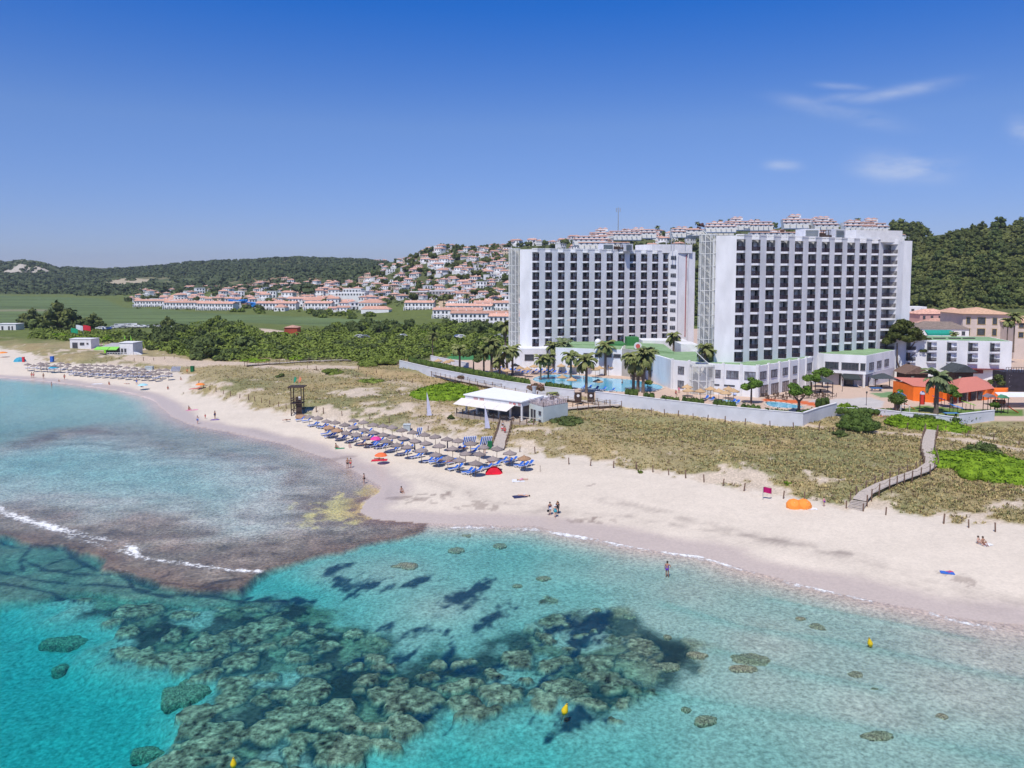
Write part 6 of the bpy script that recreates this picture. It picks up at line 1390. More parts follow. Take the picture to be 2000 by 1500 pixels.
tcol=np.array([.44,.35,.16])*(.65+.8*rs.rand(n,1)); og=rs.rand(n)<.32; tcol[og]=np.array([.23,.235,.095])*(.7+.7*rs.rand(og.sum(),1)); br_=rs.rand(n)<.15; tcol[br_]=np.array([.17,.12,.085])
tcol=np.repeat(tcol,nb2*4,0)
gm2,nt,N,Lk,b=nodes('dune_grass_blades'); at=N.new('ShaderNodeAttribute'); at.attribute_name='blade_colour'; Lk.new(at.outputs['Color'],b.inputs['Base Color']); setp(b,Roughness=.85,Specular_IOR_Level=.1)
o=npmesh('dune_grass',V,np.arange(len(V)).reshape(-1,4),gm2,colors={'blade_colour':tcol}); tag(o,'dry straw-coloured grass tufts growing over the sandy dunes','grass',kind='stuff')
# ------------------------------------------------------------ palms
def palmproto(seed,th,cr,nf_,droop,m=palmM,tr=.28,name='palm_tree',skirt=True,lean=0):
    r=random.Random(seed); root=empty(name,(0,0,0),'x','palm tree'); s=MB(); k=7
    pts_=[(lean*(i/k)**2,0,th*i/k-.3) for i in range(k+1)]; s.path(pts_,[tr*1.35]+[tr*(1.05-.25*i/k) for i in range(1,k)]+[tr*1.35],8); s.build('trunk',palmbark,root)
    V=[];Fc=[]; cz=th-.1
    for f in range(nf_):
        a=2*math.pi*f/nf_*2.4+r.random()*.3; e0=R(r.uniform(-25,80)); L=cr*(.8+.35*r.random()); n_=7; w=.30*cr/2.6
        p=Vector((lean,0,cz)); e=e0; seg=L/n_; side=Vector((-math.sin(a),math.cos(a),0)); prev=None
        for i in range(n_+1):
            ww=w*math.sin(math.pi*min(1,(i+.8)/(n_+1.6)))*1.5+.03
            for sg in (-1,1):
                l=side*sg*ww+Vector((0,0,-ww*.55))
                d=Vector((math.cos(a)*math.cos(e),math.sin(a)*math.cos(e),math.sin(e)))
                o=len(V)
                if i<n_:
                    b0=p; b1=p+d*seg*.55; V+= [tuple(b0),tuple(b1),tuple(b1+l+d*seg*.35),tuple(b0+l+d*seg*.35)]; Fc.append((o,o+1,o+2,o+3))
                    o=len(V); b0=p+d*seg*.5; b1=p+d*seg; V+= [tuple(b0),tuple(b1),tuple(b1+l*.9+d*seg*.4),tuple(b0+l*.95+d*seg*.42)]; Fc.append((o,o+1,o+2,o+3))
            p=p+d*seg; e-=droop*(.6+.8*i/n_)/n_*2
    cr_=npmesh('crown',np.array(V),np.array(Fc),m,root)
    if skirt:
        V,Fc=leafcloud([(lean,0,cz-.5,.55*cr/2.6,.55*cr/2.6,.7)],60,.3,seed); npmesh('dead_fronds',V,Fc,mat('dead_frond',(.33,.25,.13),.9,.2,2),root)
    return Proto(root)
PP={'fan':palmproto(1,6.0,2.7,34,1.1),'fan2':palmproto(2,5.2,2.8,32,1.3),'tall':palmproto(3,9.5,2.6,34,1.0,tr=.2),'date':palmproto(4,7.4,3.6,40,.95,leafmat('date_fronds',(.09,.13,.05),(.22,.25,.12),.1),tr=.45,skirt=False),'short':palmproto(5,3.2,2.3,30,1.2)}
PH={'fan':6.0,'fan2':5.2,'tall':9.5,'date':7.4,'short':3.2}
PALMS=[('tall',845,702,655,'tall thin palm standing alone by the sports court'),('fan2',898,722,682,'fan palm left of the round leafy tree'),('fan',945,729,687,'fan palm right of the round leafy tree'),('fan',960,730,672,'tallest palm in the group at the left pool terrace'),('short',976,732,705,'short dark palm among the left pool terrace palms'),('fan2',990,735,687,'palm just before the white wing of the farther hotel'),('fan',1001,733,684,'palm at the right side of the left pool group'),('fan',1056,742,701,'palm left of the pool curve, in front'),('fan',1071,741,699,'palm second at the pool curve'),('fan',1081,726,677,'dark palm behind the pool parasols, left one'),('date',1098,726,674,'large dark palm behind the pool parasols'),('fan2',1115,741,696,'bushy palm beside the pool before the white building'),('fan',1145,768,704,'thick-trunked palm right at the dark gate'),('fan',1182,733,677,'slim palm in front of the pool building windows'),('fan2',1237,764,703,'leftmost of four palms by the concrete wall'),('fan2',1246,766,708,'second of four palms by the concrete wall'),('fan',1256,767,695,'third of four palms by the concrete wall'),('date',1269,744,690,'largest of the palms by the concrete wall'),('tall',1376,766,681,'tall palm in front of the glass stair tower, left one'),('tall',1383,764,685,'tall palm in front of the glass stair tower, right one'),('date',1828,808,737,'big date palm on the playground lawn'),('tall',1966,684,628,'tall thin palm before the tan building'),('tall',1979,686,618,'second tall thin palm before the tan building'),('fan',987,690,637,'large palm touching the glass tower of the farther hotel'),('short',1079,776,768,'tiny withered palm by the garden wall'),('short',1848,664,652,'small palm beside the teal awning'),('short',1862,662,651,'small palm left of the tan building')]
for k,px,pb_,pc,lb in PALMS:
    g=hit(px,pb_) if px<1860 else D(px,pb_,235)
    if px>1160 and px<1400 or 850<px<1160: g=W(px,pb_,PZ)
    hgt=(pb_-pc)*g.y/F; s=hgt/PH[k]; sxy=s if k!='tall' else max(s,.95)
    sxy=min(max(sxy,.8),1.35); PP[k].put(tuple(g),rnd.uniform(0,6),(sxy,sxy,s),lb,'resort palms')
g=D(1316,679,215); PP['short'].put((g.x,g.y,g.z-1),1,1.3,'dark palm rising behind the green roofs at the end of the farther hotel','resort palms')
for i in range(16):
    x,y=rnd.choice([(rnd.uniform(250,740),rnd.uniform(575,606)),(rnd.uniform(760,990),rnd.uniform(590,612)),(rnd.uniform(1280,1700),rnd.uniform(446,452))]); h=hit(x,y,300)
    if h: PP['tall'].put(tuple(h),i,(1.3,1.3,1.0),'distant palm rising among the houses of the town','palms of the town')
# special trees
def tree(name,px,pb_,blobs,m,label,n,sz,trunk,z=None,seed=1,Y=None):
    g=W(px,pb_,PZ) if Y is None else D(px,pb_,Y); root=empty(name,tuple(g),label,'tree'); crownobj('crown',blobs,n,sz,m,root,seed); s=MB(); 
    for a in trunk: s.path(*a)
    s.build('trunk',barkM,root); return root
# stone pine
s_=204/F
bl=[((x-1762)*s_*.97,yy,(757-y)*s_,w*s_,w*s_*1.1,h*s_) for x,y,w,h,yy in [(1742,655,14,8,0),(1760,645,16,11,1),(1778,648,14,10,-1),(1735,665,12,7,1),(1752,638,14,9,0),(1770,634,13,9,1),(1790,658,15,8,0),(1803,664,10,6,1),(1762,660,14,8,-2),(1780,664,12,6,1),(1748,645,14,9,2),(1790,650,10,8,2),(1728,668,8,5,0),(1757,628,10,6,0),(1812,664,6,4,0),(1800,684,9,4,0)]]
tree('stone_pine',1762,757,bl,leafmat('stone_pine_needles',(.04,.055,.014),(.10,.115,.03),.05),'tall forked umbrella pine with an airy crown at the right end of the nearer hotel',5200,.26,[([(0,0,0),(-.2,0,3.5),(-1.6,0,7),(-1.8,0,12)],[.42,.35,.22,.14]),([(-.2,0,3.5),(1.6,0,6.5),(1.3,0,10),(3.5,0,13)],[.34,.3,.2,.12]),([(1.5,0,8),(4.5,0,10.3)],[.14,.07])],Y=204)
def rb(k,w,h,z,seed,rr=.3): return [(x,y,q+z,a,b,c) for x,y,q,a,b,c in lumps(w,w,h,k,seed,rr)]
tree('green_tree',925,734,rb(14,6.4,6.8,1.6,31),bushD,'round dark leafy tree between the palms at the left pool terrace',2400,.28,[([(0,0,-.5),(0,0,4)],[.3,.15])])
tree('pollard_tree',1467,788,rb(10,4.6,3.8,1.8,32,.4),treeM,'knobbly bright green tree in front of the podium corner',1500,.22,[([(0,0,-.5),(0,0,3.6)],[.25,.15])],seed=2)
tree('pollard_tree',1560,806,rb(11,5.4,3.6,2.6,33,.36),treeM,'green tree with a dark forked trunk at the blue pool strip',1600,.22,[([(0,0,-.5),(0,0,2.2),(-1.2,0,3.6)],[.32,.26,.12]),([(0,0,2.2),(1.3,0,3.7)],[.2,.12])],seed=3)
tree('pollard_tree',1585,768,rb(7,4.4,2.8,1.8,34,.4),treeM,'small green tree left of the terrace gazebo',900,.22,[([(0,0,-.5),(0,0,2.6)],[.2,.12])],seed=4)
tree('pollard_tree',1606,757,rb(9,4.8,2.8,2.2,35,.4),treeM,'bright green tree before the podium and entrance block',1100,.22,[([(0,0,-.5),(0,0,3)],[.2,.12])],seed=5)
tree('pollard_tree',1858,797,rb(10,3.8,3.3,1.7,36,.42),treeM,'dense green tree against the orange clubhouse wall',1400,.2,[([(0,0,-.5),(0,0,2.4)],[.38,.3])],seed=6)
tree('topiary_tree',1752,802,[(0,0,2.3,1.75,1.6,1.35)],hedgeM,'dome-shaped clipped tree left of the orange clubhouse',900,.16,[([(0,0,-.3),(0,0,1.6)],[.55,.6])],seed=7)
tree('oleander_bush',1047,776,rb(9,4.2,2.9,.6,38,.36),purpM,'purplish leafy bush standing before the garden wall right of the beach bar',900,.2,[([(0,0,-.5),(-.6,0,2)],[.1,.06]),([(0,0,-.5),(.6,0,2)],[.1,.06])],seed=8)
tree('oleander_bush',905,744,rb(7,3.6,2.0,.1,39,.36),purpM,'pink flowering bush at the bend of the garden wall',700,.2,[([(0,0,-.5),(0,0,1)],[.1,.06])],seed=9)
tree('green_tree',1945,765,rb(8,4.2,3.6,.4,40,.36),bushD,'grey green bush beside the black climbing wall',900,.2,[([(0,0,-.5),(0,0,1.5)],[.12,.08])],seed=10)
tree('green_tree',1942,806,rb(6,2.4,1.6,.7,41,.4),treeM,'small green tree left of the white terrace awning',500,.18,[([(0,0,-.5),(0,0,1.2)],[.12,.08])],seed=11)
tree('green_tree',1265,757,rb(6,3.2,1.4,.5,42,.4),bushM,'spreading plant at the foot of the largest concrete-wall palm',500,.2,[([(0,0,-.5),(0,0,1)],[.1,.08])],seed=12)
tree('cycad',1764,776,[(0,0,1.4,1.2,1.2,.4)],treeM,'low cycad under the white shade canopy',260,.22,[([(0,0,-.3),(0,0,1.2)],[.25,.2])],seed=13)
# hedges
def hedge(pts,h,w,label,m=hedgeM,seed=1):
    P=[W(a,b,PZ) for a,b in pts]; O=tuple(P[0]); root=empty('hedge',O,label,'hedge'); bl=[]
    for p,q in zip(P[:-1],P[1:]):
        L=(q-p).length; k=max(2,int(L/ (w*.6)))
        for i in range(k): c=p.lerp(q,i/k); bl.append((c.x-O[0],c.y-O[1],h*.5+random.uniform(-.1,.1),w*.55,w*.55,h*.55))
    L=sum((q-p).length for p,q in zip(P[:-1],P[1:]))
    crownobj('foliage',bl,int(L*26),.17,m,root,seed)
hedge([(800,711),(850,721),(905,733),(985,748),(1036,758)],2.3,1.3,'long dark hedge behind the left part of the garden wall')
hedge([(1068,763),(1100,768),(1120,770)],2.3,1.3,'short dark hedge by the pool next to the gate')
hedge([(1225,776),(1250,778)],2.2,1.4,'clipped hedge block at the foot of the palms'); hedge([(1262,781),(1284,783)],1.9,1.5,'bushy hedge behind the garden wall right of the palms')
hedge([(1296,787),(1330,791)],1.7,1.4,'hedge before the podium, left piece'); hedge([(1337,793),(1378,796)],2.0,1.4,'hedge before the podium under the twin palms'); hedge([(1398,799),(1440,804)],2.1,1.4,'hedge between the two blue loungers'); hedge([(1452,807),(1490,812)],2.1,1.4,'hedge behind the corner wall'); hedge([(1498,814),(1545,818)],1.8,1.4,'low hedge right before the blue pool strip'); hedge([(1598,800),(1622,798)],2.6,1.5,'square hedge behind the sharp wall corner'); hedge([(1560,818),(1595,812)],1.7,1.3,'low hedge inside the sharp wall corner'); hedge([(1640,810),(1700,811),(1750,813)],1.5,1.6,'low hedge along the tiled square'); hedge([(1790,820),(1830,824)],1.2,1.4,'low shrubs along the playground wall'); hedge([(1868,828),(1915,822)],1.3,1.8,'grey green shrubs inside the playground wall end'); hedge([(830,692),(880,694)],1.8,1.5,'dark hedge beside the sports court')
pines([(1353,470),(1366,470),(1366,640),(1353,640)],14,'dark tree seen in the gap between the two hotels','trees in the gap between the hotels',.8,1.2,mind=3,ymin=330,T=PT2)
# red-leaved tree on the ridge
h=hit(1370,446,400) or D(1370,446,640); t=empty('copper_tree',tuple(h),'reddish brown tree on the ridge between the two hotels','tree'); crownobj('crown',rb(10,9,8,1,44,.36),700,.5,leafmat('copper_leaves',(.10,.045,.04),(.20,.10,.09)),t,5); s=MB(); s.tube((0,0,-1),(0,0,4),.3,.2); s.build('trunk',barkM,t)
print('pines',npn,a_,'houses',len(HOUSES))
# ------------------------------------------------------------ reef rocks
rockM,nt,N,Lk,b=nodes('reef_rock')
tcn=N.new('ShaderNodeTexCoord'); 
def nnoise(sc,d=5,r=.7):
    n=N.new('ShaderNodeTexNoise'); n.inputs['Scale'].default_value=sc; n.inputs['Detail'].default_value=d; n.inputs['Roughness'].default_value=r; Lk.new(tcn.outputs['Object'],n.inputs['Vector']); return n
a1=nnoise(2.4,7,.8); a2=nnoise(9,3,.6); rp=N.new('ShaderNodeValToRGB'); e=rp.color_ramp.elements; e[0].position=.36; e[0].color=(.05,.045,.03,1); e[1].position=.60; e[1].color=(.66,.54,.38,1); e.new(.48).color=(.27,.21,.145,1)
mxn=N.new('ShaderNodeMath'); mxn.operation='MULTIPLY_ADD'; mxn.inputs[1].default_value=.5; Lk.new(a2.outputs['Fac'],mxn.inputs[0]); 
hf=N.new('ShaderNodeMath'); hf.operation='MULTIPLY'; hf.inputs[1].default_value=.5; Lk.new(a1.outputs['Fac'],hf.inputs[0]); Lk.new(hf.outputs[0],mxn.inputs[2]); Lk.new(mxn.outputs[0],rp.inputs['Fac']); Lk.new(rp.outputs[0],b.inputs['Base Color'])
setp(b,Roughness=.9,Specular_IOR_Level=.1); bpn=N.new('ShaderNodeBump'); bpn.inputs['Strength'].default_value=1; bpn.inputs['Distance'].default_value=.25; Lk.new(a1.outputs['Fac'],bpn.inputs['Height']); Lk.new(bpn.outputs[0],b.inputs['Normal'])
rr_=np.random.RandomState(5)
for i,(px,py,rx,ry) in enumerate(ROCKS):
    pale=px>1290 or (py<1150 and px>700) or (px,py) in ISO
    if not pale and not (px,py) in ISO: continue
    zt=-.26 if px>1290 or py<1150 else -.40; zt+=rr_.uniform(-.07,.05)
    c=W(px,py,zt); dd=c.y; kk=.98; wx=rx*dd/F*kk; wy=ry*dd*dd/(F*CH)*kk; zb=gz(c.x,c.y)
    if py<1160 and px<560: wy*=.9
    zt=min(zt,zb+.60) if (px,py) in ISO else min(zb+.22,zt+.1); zb=min(zb,zt-.2)-.15
    nr2,na=9,72; ang=np.linspace(0,2*np.pi,na,endpoint=False); s1=rr_.rand()*50
    out=1+.7*fbm(np.cos(ang)*1.3+s1,np.sin(ang)*1.3,1.0,3,90)+.95*fbm(np.cos(ang)*wx+s1,np.sin(ang)*wy,1.1,4,91)
    V=[];prof=[(0,1),(.25,1),(.45,1),(.65,.98),(.82,.95),(.93,.85),(.985,.6),(1.0,.25),(.98,0)]
    for k,(r,hh) in enumerate(prof):
        x=np.cos(ang)*r*out*wx; y=np.sin(ang)*r*out*wy
        z=zb+(zt-zb)*hh+ (.35*fbm(x+c.x,y+c.y,1.1,4,92)*(zt-zb) if k<6 else 0)
        V.append(np.stack([x,y,z-zt+0*x],1))
    V=np.concatenate(V); Fc=[]
    for k in range(nr2-1):
        for q in range(na): Fc.append((k*na+q,k*na+(q+1)%na,(k+1)*na+(q+1)%na,(k+1)*na+q)[::-1])
    sk=math.atan2(c.y,c.x)
    o=npmesh('reef_rock',V,np.array(Fc),rockM,smooth=True,loc=(c.x,c.y,zt))
    big=rx*ry>500
    lb='small isolated dark rock under the pale shallow water'
    if (px,py)==(289,1447): lb='isolated oval rock in turquoise water, lowest one left of the reef'
    elif (px,py)==(359,1338): lb='large round rock at the left corner of the reef beside open turquoise water'
    elif (px,py) in ((122,1233),(117,1278)): lb='dim flat rock patch in the turquoise water left of the reef, %s one'%('upper' if py<1250 else 'lower')
    elif (px,py)==(1461,1289): lb='widest dark rock in the pale shallows right of the reef'
    elif (px,py)==(894,1072): lb='brown rock breaking the surface right of the shelf tip'
    tag(o,lb,'rock','isolated submerged rocks')
# ------------------------------------------------------------ buoys
ylw=mat('buoy_yellow',(.72,.50,.01),.45,.05,3)
for px,py,hp,lb,tl in ((1102,1391,21,'yellow marker buoy floating over the reef, the central one',.28),(1700,1259,16,'yellow marker buoy floating in the pale shallows at the right',-.25),(456,1495,19,'yellow cone buoy at the bottom edge of the picture',.05)):
    g=W(px,py,0); h=hp*g.y/F; t=empty('marker_buoy',tuple(g),lb,'buoy','yellow marker buoys'); t.rotation_euler=(.1,tl,0)
    m=MB(); m.lathe([(.01,h),(h*.07,h*.96),(h*.16,h*.7),(h*.28,h*.38),(h*.34,h*.2),(h*.30,.02),(h*.12,-.2),(.01,-.25)],n=18); m.build('body',ylw,t,smooth=True)
    m=MB(); m.lathe([(h*.10,h*.9),(h*.12,h*.94),(h*.10,h*.98)],n=12); m.build('top_ring',dark,t); m=MB(); m.tube((0,0,-.2),(0,0,-1.2),.02); m.build('mooring',dark,t)
# ------------------------------------------------------------ parasols and loungers
thatch=mat('grey_thatch',(.26,.215,.20),.95,.28,9,stretch=(1,1,2),rand=.12); thatchb=mat('brown_thatch',(.36,.22,.13),.95,.25,9,rand=.1); straw=mat('golden_straw',(.52,.35,.19),.95,.2,9,rand=.1)
blue=mat('lounger_blue',(.02,.13,.55),.7,.15,3,rand=.1); whitep=mat('white_plastic',(.76,.76,.77),.5,.03,2); navy=mat('navy_cloth',(.03,.035,.09),.8,.2,3)
def parasol(m,name='beach_parasol',rad=1.0,h=2.0,ph=.42,cat='parasol'):
    root=empty(name,(0,0,0),'x',cat); s=MB(); s.tube((0,0,-.3),(0,0,h+ph+.1),.045,.035,6); s.build('pole',postm,root)
    n_=26; V=[];Fc=[]; r=random.Random(3); prof=[(0,ph+.06),(rad*.35,ph*.66),(rad*.7,ph*.30),(rad,0),(rad*1.01,-.14),(rad*.9,-.10),(.05,ph*.8)]
    for k,(q,z) in enumerate(prof):
        for i in range(n_):
            a=2*math.pi*i/n_; j=(1+.05*r.uniform(-1,1)) if k in(3,4) else 1; V.append((q*j*math.cos(a),q*j*math.sin(a),h+z+(r.uniform(-.07,.03) if k==4 else 0)))
    for k in range(len(prof)-1):
        for i in range(n_): Fc.append((k*n_+i,k*n_+(i+1)%n_,(k+1)*n_+(i+1)%n_,(k+1)*n_+i)[::-1])
    c=npmesh('canopy',np.array(V),np.array(Fc),m,root); s=MB(); s.tube((0,0,h+ph),(0,0,h+ph+.22),.06,.02,6); s.build('finial',m,root); return Proto(root)
PG_=parasol(thatch); PB_=parasol(thatchb); PS_=parasol(straw,'pool_parasol',1.25,2.2,.6)
NEAR=[(604,812),(620,815),(637,820),(654,824),(673,828.5),(691,819),(710,823),(729,828),(748,831),(766,834),(785.5,839),(807,843),(828,847),(851,851),(873,857),(895,859),(919,865),(944,871),(970,875),(996,884.5),(858,869),(884,875),(909,883),(935,886),(963,894),(851.5,886),(874.6,892),(898,897),(928,904),(676,843),(690,833),(695,848),(710,837.5),(714,852),(728,843),(748,847),(753,861),(767,850),(775,866.5),(788,854),(796,872),(809,859),(823,879),(832,864)]
NB=[(642,834),(658,839),(1025,893)]
LEFT=[(79,708.5),(91,708.5),(119,709),(132,710),(161,711.5),(174.5,712.5),(188,712.5),(202.5,713),(217,714),(232,714.7),(247.5,717),(262,717.5),(278,718.5),(54,711),(66.5,712.5),(80,712.5),(92,713),(106,713.5),(118,714),(133,714),(147.5,715.5),(162,716.5),(177,717.5),(191.5,718.5),(207,719),(222,720),(237.5,722),(254,723),(268,723.5),(283.5,724.5),(299,724.5),(313,726),(310,720.5),(324,721.5),(171,722),(185,724),(200.5,724),(216,724.5),(230.5,725.5),(246,727),(261,728),(277,728.5),(290.5,729),(304,730),(329,727.5),(144,720),(156.5,721)]
def base_of(px,py,h=2.05):
    g=hit(px,py,90); 
    for _ in range(4): g=W(px,py,gz(g.x,g.y)+h); 
    return Vector((g.x,g.y,gz(g.x,g.y)))
def put_par(L,pr,fmt,grp,cat=None):
    for i,(px,py) in enumerate(sorted(L)):
        b_=base_of(px,py+1.5); o=pr.put(tuple(b_),rnd.uniform(0,6),rnd.uniform(.95,1.06),fmt%ordn(i),grp); o.rotation_euler=(rnd.uniform(-.05,.05),rnd.uniform(-.05,.05),rnd.uniform(0,6))
put_par(NEAR,PG_,'grey thatched parasol, %s from the left in the nearer parasol field','grey thatched parasols of the nearer field')
put_par(NB,PB_,'brown thatched parasol, %s from the left in the nearer parasol field','brown thatched parasols')
put_par(LEFT,PG_,'grey thatched parasol, %s from the left in the distant parasol field','thatched parasols of the distant field')
# loungers
lr=empty('sun_lounger',(0,0,0),'x','sun lounger'); m=MB(); m.box((-.1,0,.30),(1.25,.62,.07)); m.box((-.1,.30,.34),(1.3,.05,.08)); m.box((-.1,-.30,.34),(1.3,.05,.08)); m.build('frame',whitep,lr)
m=MB(); m.box((.72,0,.55),(.72,.60,.07),0,0,-R(38)); m.build('backrest',whitep,lr); m=MB(); m.box((-.12,0,.36),(1.15,.52,.06)); m.box((.69,0,.61),(.66,.52,.06),0,0,-R(38)); m.build('mattress',blue,lr)
m=MB(); m.box((0,0,.13),(.07,.07,.3)); lg=m.build('leg',whitep,lr); lg.location=(-.6,-.27,0)
for x,y in ((-.6,.27),(.45,-.27),(.45,.27)): o=lg.copy(); COL.objects.link(o); o.parent=lr; o.location=(x,y,0)
PLg=Proto(lr)
NL=[]
for px,py in [(500,580),(560,590),(618,632),(640,628),(700,645),(725,648),(785,668),(735,712),(855,690),(800,725),(875,758),(900,752),(935,710),(985,640),(1040,735),(970,780),(1000,772),(1065,800),(1140,755),(1160,815),(1185,822),(1240,775),(1245,838),(1275,832),(1320,800),(1360,865),(1385,860),(1420,820),(1455,898),(1485,893),(1510,845),(1570,928),(1600,922),(1610,870),(1690,966),(1740,958),(1130,690),(820,688),(765,735),(1110,748),(1210,808)]: NL.append((480+px/4.762,700+py/4.762+1))
for px,py in [(400,715),(480,695),(650,770),(720,780),(830,745),(1270,570),(1380,590),(1450,560),(1570,645),(1650,660),(1740,630),(450,365),(790,355),(740,415),(60,590),(200,605),(130,560),(370,600),(1000,690),(1150,640),(560,345)]: NL.append((840+px/9.09,840+py/9.09+1))
def put_l(L,fmt,grp,base_rz=.0,pr=None,z=None):
    for i,(px,py) in enumerate(sorted(L)):
        g=hit(px,py,90) if z is None else W(px,py,z); (pr or PLg).put(tuple(g),base_rz+rnd.uniform(-.12,.12),rnd.uniform(.98,1.12),fmt%ordn(i),grp)
put_l(NL,'white lounger with blue mattress, %s from the left in the nearer parasol field','sun loungers of the nearer field',.55)
LL=[]
for k in range(15): LL.append((135+k*11.2,728.5+k*.65)); 
for k in range(14): LL.append((140+k*11.5,733+k*.55 if k<10 else 738))
for k in range(12): LL.append((155+k*12,724.5+k*.5))
LL+=[(54,720.5),(68,720.5),(76,721),(88,721),(100,723),(108,723),(118,724),(128,722),(308,739.5),(322,737),(330,736.5),(303,741)]
put_l(LL,'white lounger with blue mattress, %s from the left in the distant parasol field','sun loungers of the distant field',.35)
# pool side
POOLP=[(1006,712),(1015,717),(1043,714),(1068,714),(1096,713),(1116,714),(1129,713),(1149,714),(1163,720),(1171,717),(1183,713),(1194,715),(1208,713),(1098,735),(1117,740),(1168,743),(1342,754),(1344,761),(1368,762),(1388,758),(1404,762),(1423,758),(1417,766),(1433,762),(1312,736),(856,703),(872,706),(880,703),(990,722),(1030,719)]
for i,(px,py) in enumerate(sorted(POOLP)):
    g=W(px,py+1.5,PZ+2.25); PS_.put((g.x,g.y,PZ),i,1,'golden straw parasol on the hotel terraces, %s from the left'%ordn(i),'straw parasols of the hotel terraces')
PLs=[(965+rnd.uniform(-3,3)+k*5.4,722+k*.05+rnd.uniform(-.6,.6)+(4 if k%2 else 0)) for k in range(10)]+[(1012+k*5.3,727+(3.5 if k%2 else 0)-(1.5 if k>20 else 0)+rnd.uniform(-.5,.5)) for k in range(38)]+[(1140,759),(1150,760),(1163,762),(1178,763),(1195,765),(1378,781),(1390,783),(1432,787),(1440,789),(1425,772),(1436,773)]
put_l(PLs,'blue sun lounger on the pool terrace, %s from the left','sun loungers around the hotel pools',.8,z=PZ+.02)
# ------------------------------------------------------------ people
TS=bpy.data.collections.new('workbench'); S.collection.children.link(TS); LC=bpy.context.view_layer.layer_collection.children['place']; LC.exclude=True
def skinmesh(verts,edges,rad,root_i=0,sub=1):
    me=bpy.data.meshes.new('tmp'); me.from_pydata(verts,edges,[]); ob=bpy.data.objects.new('tmp',me); TS.objects.link(ob)
    md=ob.modifiers.new('s','SKIN'); sv=me.skin_vertices[0].data
    for i,r in enumerate(rad): r=r if isinstance(r,tuple) else (r,r); sv[i].radius=r; sv[i].use_root=(i==root_i)
    if sub: ss=ob.modifiers.new('u','SUBSURF'); ss.levels=sub; ss.render_levels=sub
    dg=bpy.context.evaluated_depsgraph_get(); m2=bpy.data.meshes.new_from_object(ob.evaluated_get(dg)); V=[tuple(v.co) for v in m2.vertices]; Fc=[tuple(p.vertices) for p in m2.polygons]
    bpy.data.objects.remove(ob); bpy.data.meshes.remove(me); bpy.data.meshes.remove(m2); return V,Fc
def skeleton(pose,r):
    J={}
    J['pel']=(0,0,.93);J['wa']=(0,.01,1.08);J['ch']=(0,0,1.30);J['nk']=(0,0,1.47);J['hd']=(0,-.01,1.58);J['tp']=(0,0,1.70)
    for s,n in ((-1,'l'),(1,'r')):
        J['sh'+n]=(s*.17,0,1.40);J['el'+n]=(s*.24,.02,1.13);J['wr'+n]=(s*.25,-.06,.90);J['ha'+n]=(s*.25,-.09,.82)
        J['hi'+n]=(s*.095,0,.90);J['kn'+n]=(s*.105,-.01,.50);J['an'+n]=(s*.105,.02,.09);J['to'+n]=(s*.12,-.15,.03)
    if pose=='walk':
        J['knl']=(-.1,-.14,.50);J['anl']=(-.1,-.17,.10);J['tol']=(-.1,-.34,.06);J['knr']=(.1,.05,.49);J['anr']=(.1,.27,.14);J['tor']=(.11,.14,.03)
        J['ell']=(-.25,.10,1.14);J['wrl']=(-.26,.06,.92);J['hal']=(-.26,.03,.84);J['elr']=(.25,-.06,1.14);J['wrr']=(.25,-.20,.95);J['har']=(.25,-.26,.89)
    if pose=='wade':
        J['ell']=(-.34,-.05,1.17);J['wrl']=(-.30,-.22,1.05);J['hal']=(-.27,-.30,1.02)
    if pose=='sit':
        for k in J: x,y,z=J[k]; J[k]=(x,y+.02*0,z-.82)
        for s,n in ((-1,'l'),(1,'r')): J['kn'+n]=(s*.13,-.36,.36);J['an'+n]=(s*.12,-.62,.07);J['to'+n]=(s*.13,-.76,.05);J['el'+n]=(s*.24,-.12,.36);J['wr'+n]=(s*.16,-.33,.42);J['ha'+n]=(s*.12,-.40,.42)
    if pose=='chair':
        for k in J: x,y,z=J[k]; J[k]=(x,y,z-.45)
        for s,n in ((-1,'l'),(1,'r')): J['kn'+n]=(s*.12,-.42,.50);J['an'+n]=(s*.12,-.44,.09);J['to'+n]=(s*.12,-.6,.04);J['el'+n]=(s*.26,-.1,.72);J['wr'+n]=(s*.18,-.34,.76);J['ha'+n]=(s*.16,-.42,.77)
    if pose=='lie':
        for k in J: x,y,z=J[k]; J[k]=(x*1.05,(.93-z),.12+max(-y,0)*.6)
        for s,n in ((-1,'l'),(1,'r')): J['to'+n]=(s*.14,.93-.06,.22); J['an'+n]=(s*.12,.84,.08); J['kn'+n]=(s*.12,.43,.16)
    return J
CH_=[('pel','wa'),('wa','ch'),('ch','nk'),('nk','hd'),('hd','tp')]+[e for n in 'lr' for e in (('ch','sh'+n),('sh'+n,'el'+n),('el'+n,'wr'+n),('wr'+n,'ha'+n),('pel','hi'+n),('hi'+n,'kn'+n),('kn'+n,'an'+n),('an'+n,'to'+n))]
RD={'pel':(.14,.11),'wa':(.125,.095),'ch':(.15,.11),'nk':.055,'hd':.095,'tp':.075,'sh':.06,'el':.043,'wr':.03,'ha':.035,'hi':.095,'kn':.062,'an':.042,'to':.035}
def rad(k,inf=1): v=RD.get(k,RD.get(k[:2])); return tuple(q*inf for q in v) if isinstance(v,tuple) else v*inf
def garment(J,keys,inf): 
    vs=[J[k] for k in keys]; ed=[(keys.index(a),keys.index(b)) for a,b in CH_ if a in keys and b in keys]; return skinmesh(vs,ed,[rad(k,inf) for k in keys],0,1)
skins=[mat('skin_%s'%n,c,.6,.06,5) for n,c in (('tanned',(.42,.22,.14)),('fair',(.58,.36,.27)),('brown',(.28,.14,.085)))]
def cm(n,c): return mat('cloth_'+n,c,.85,.15,6)
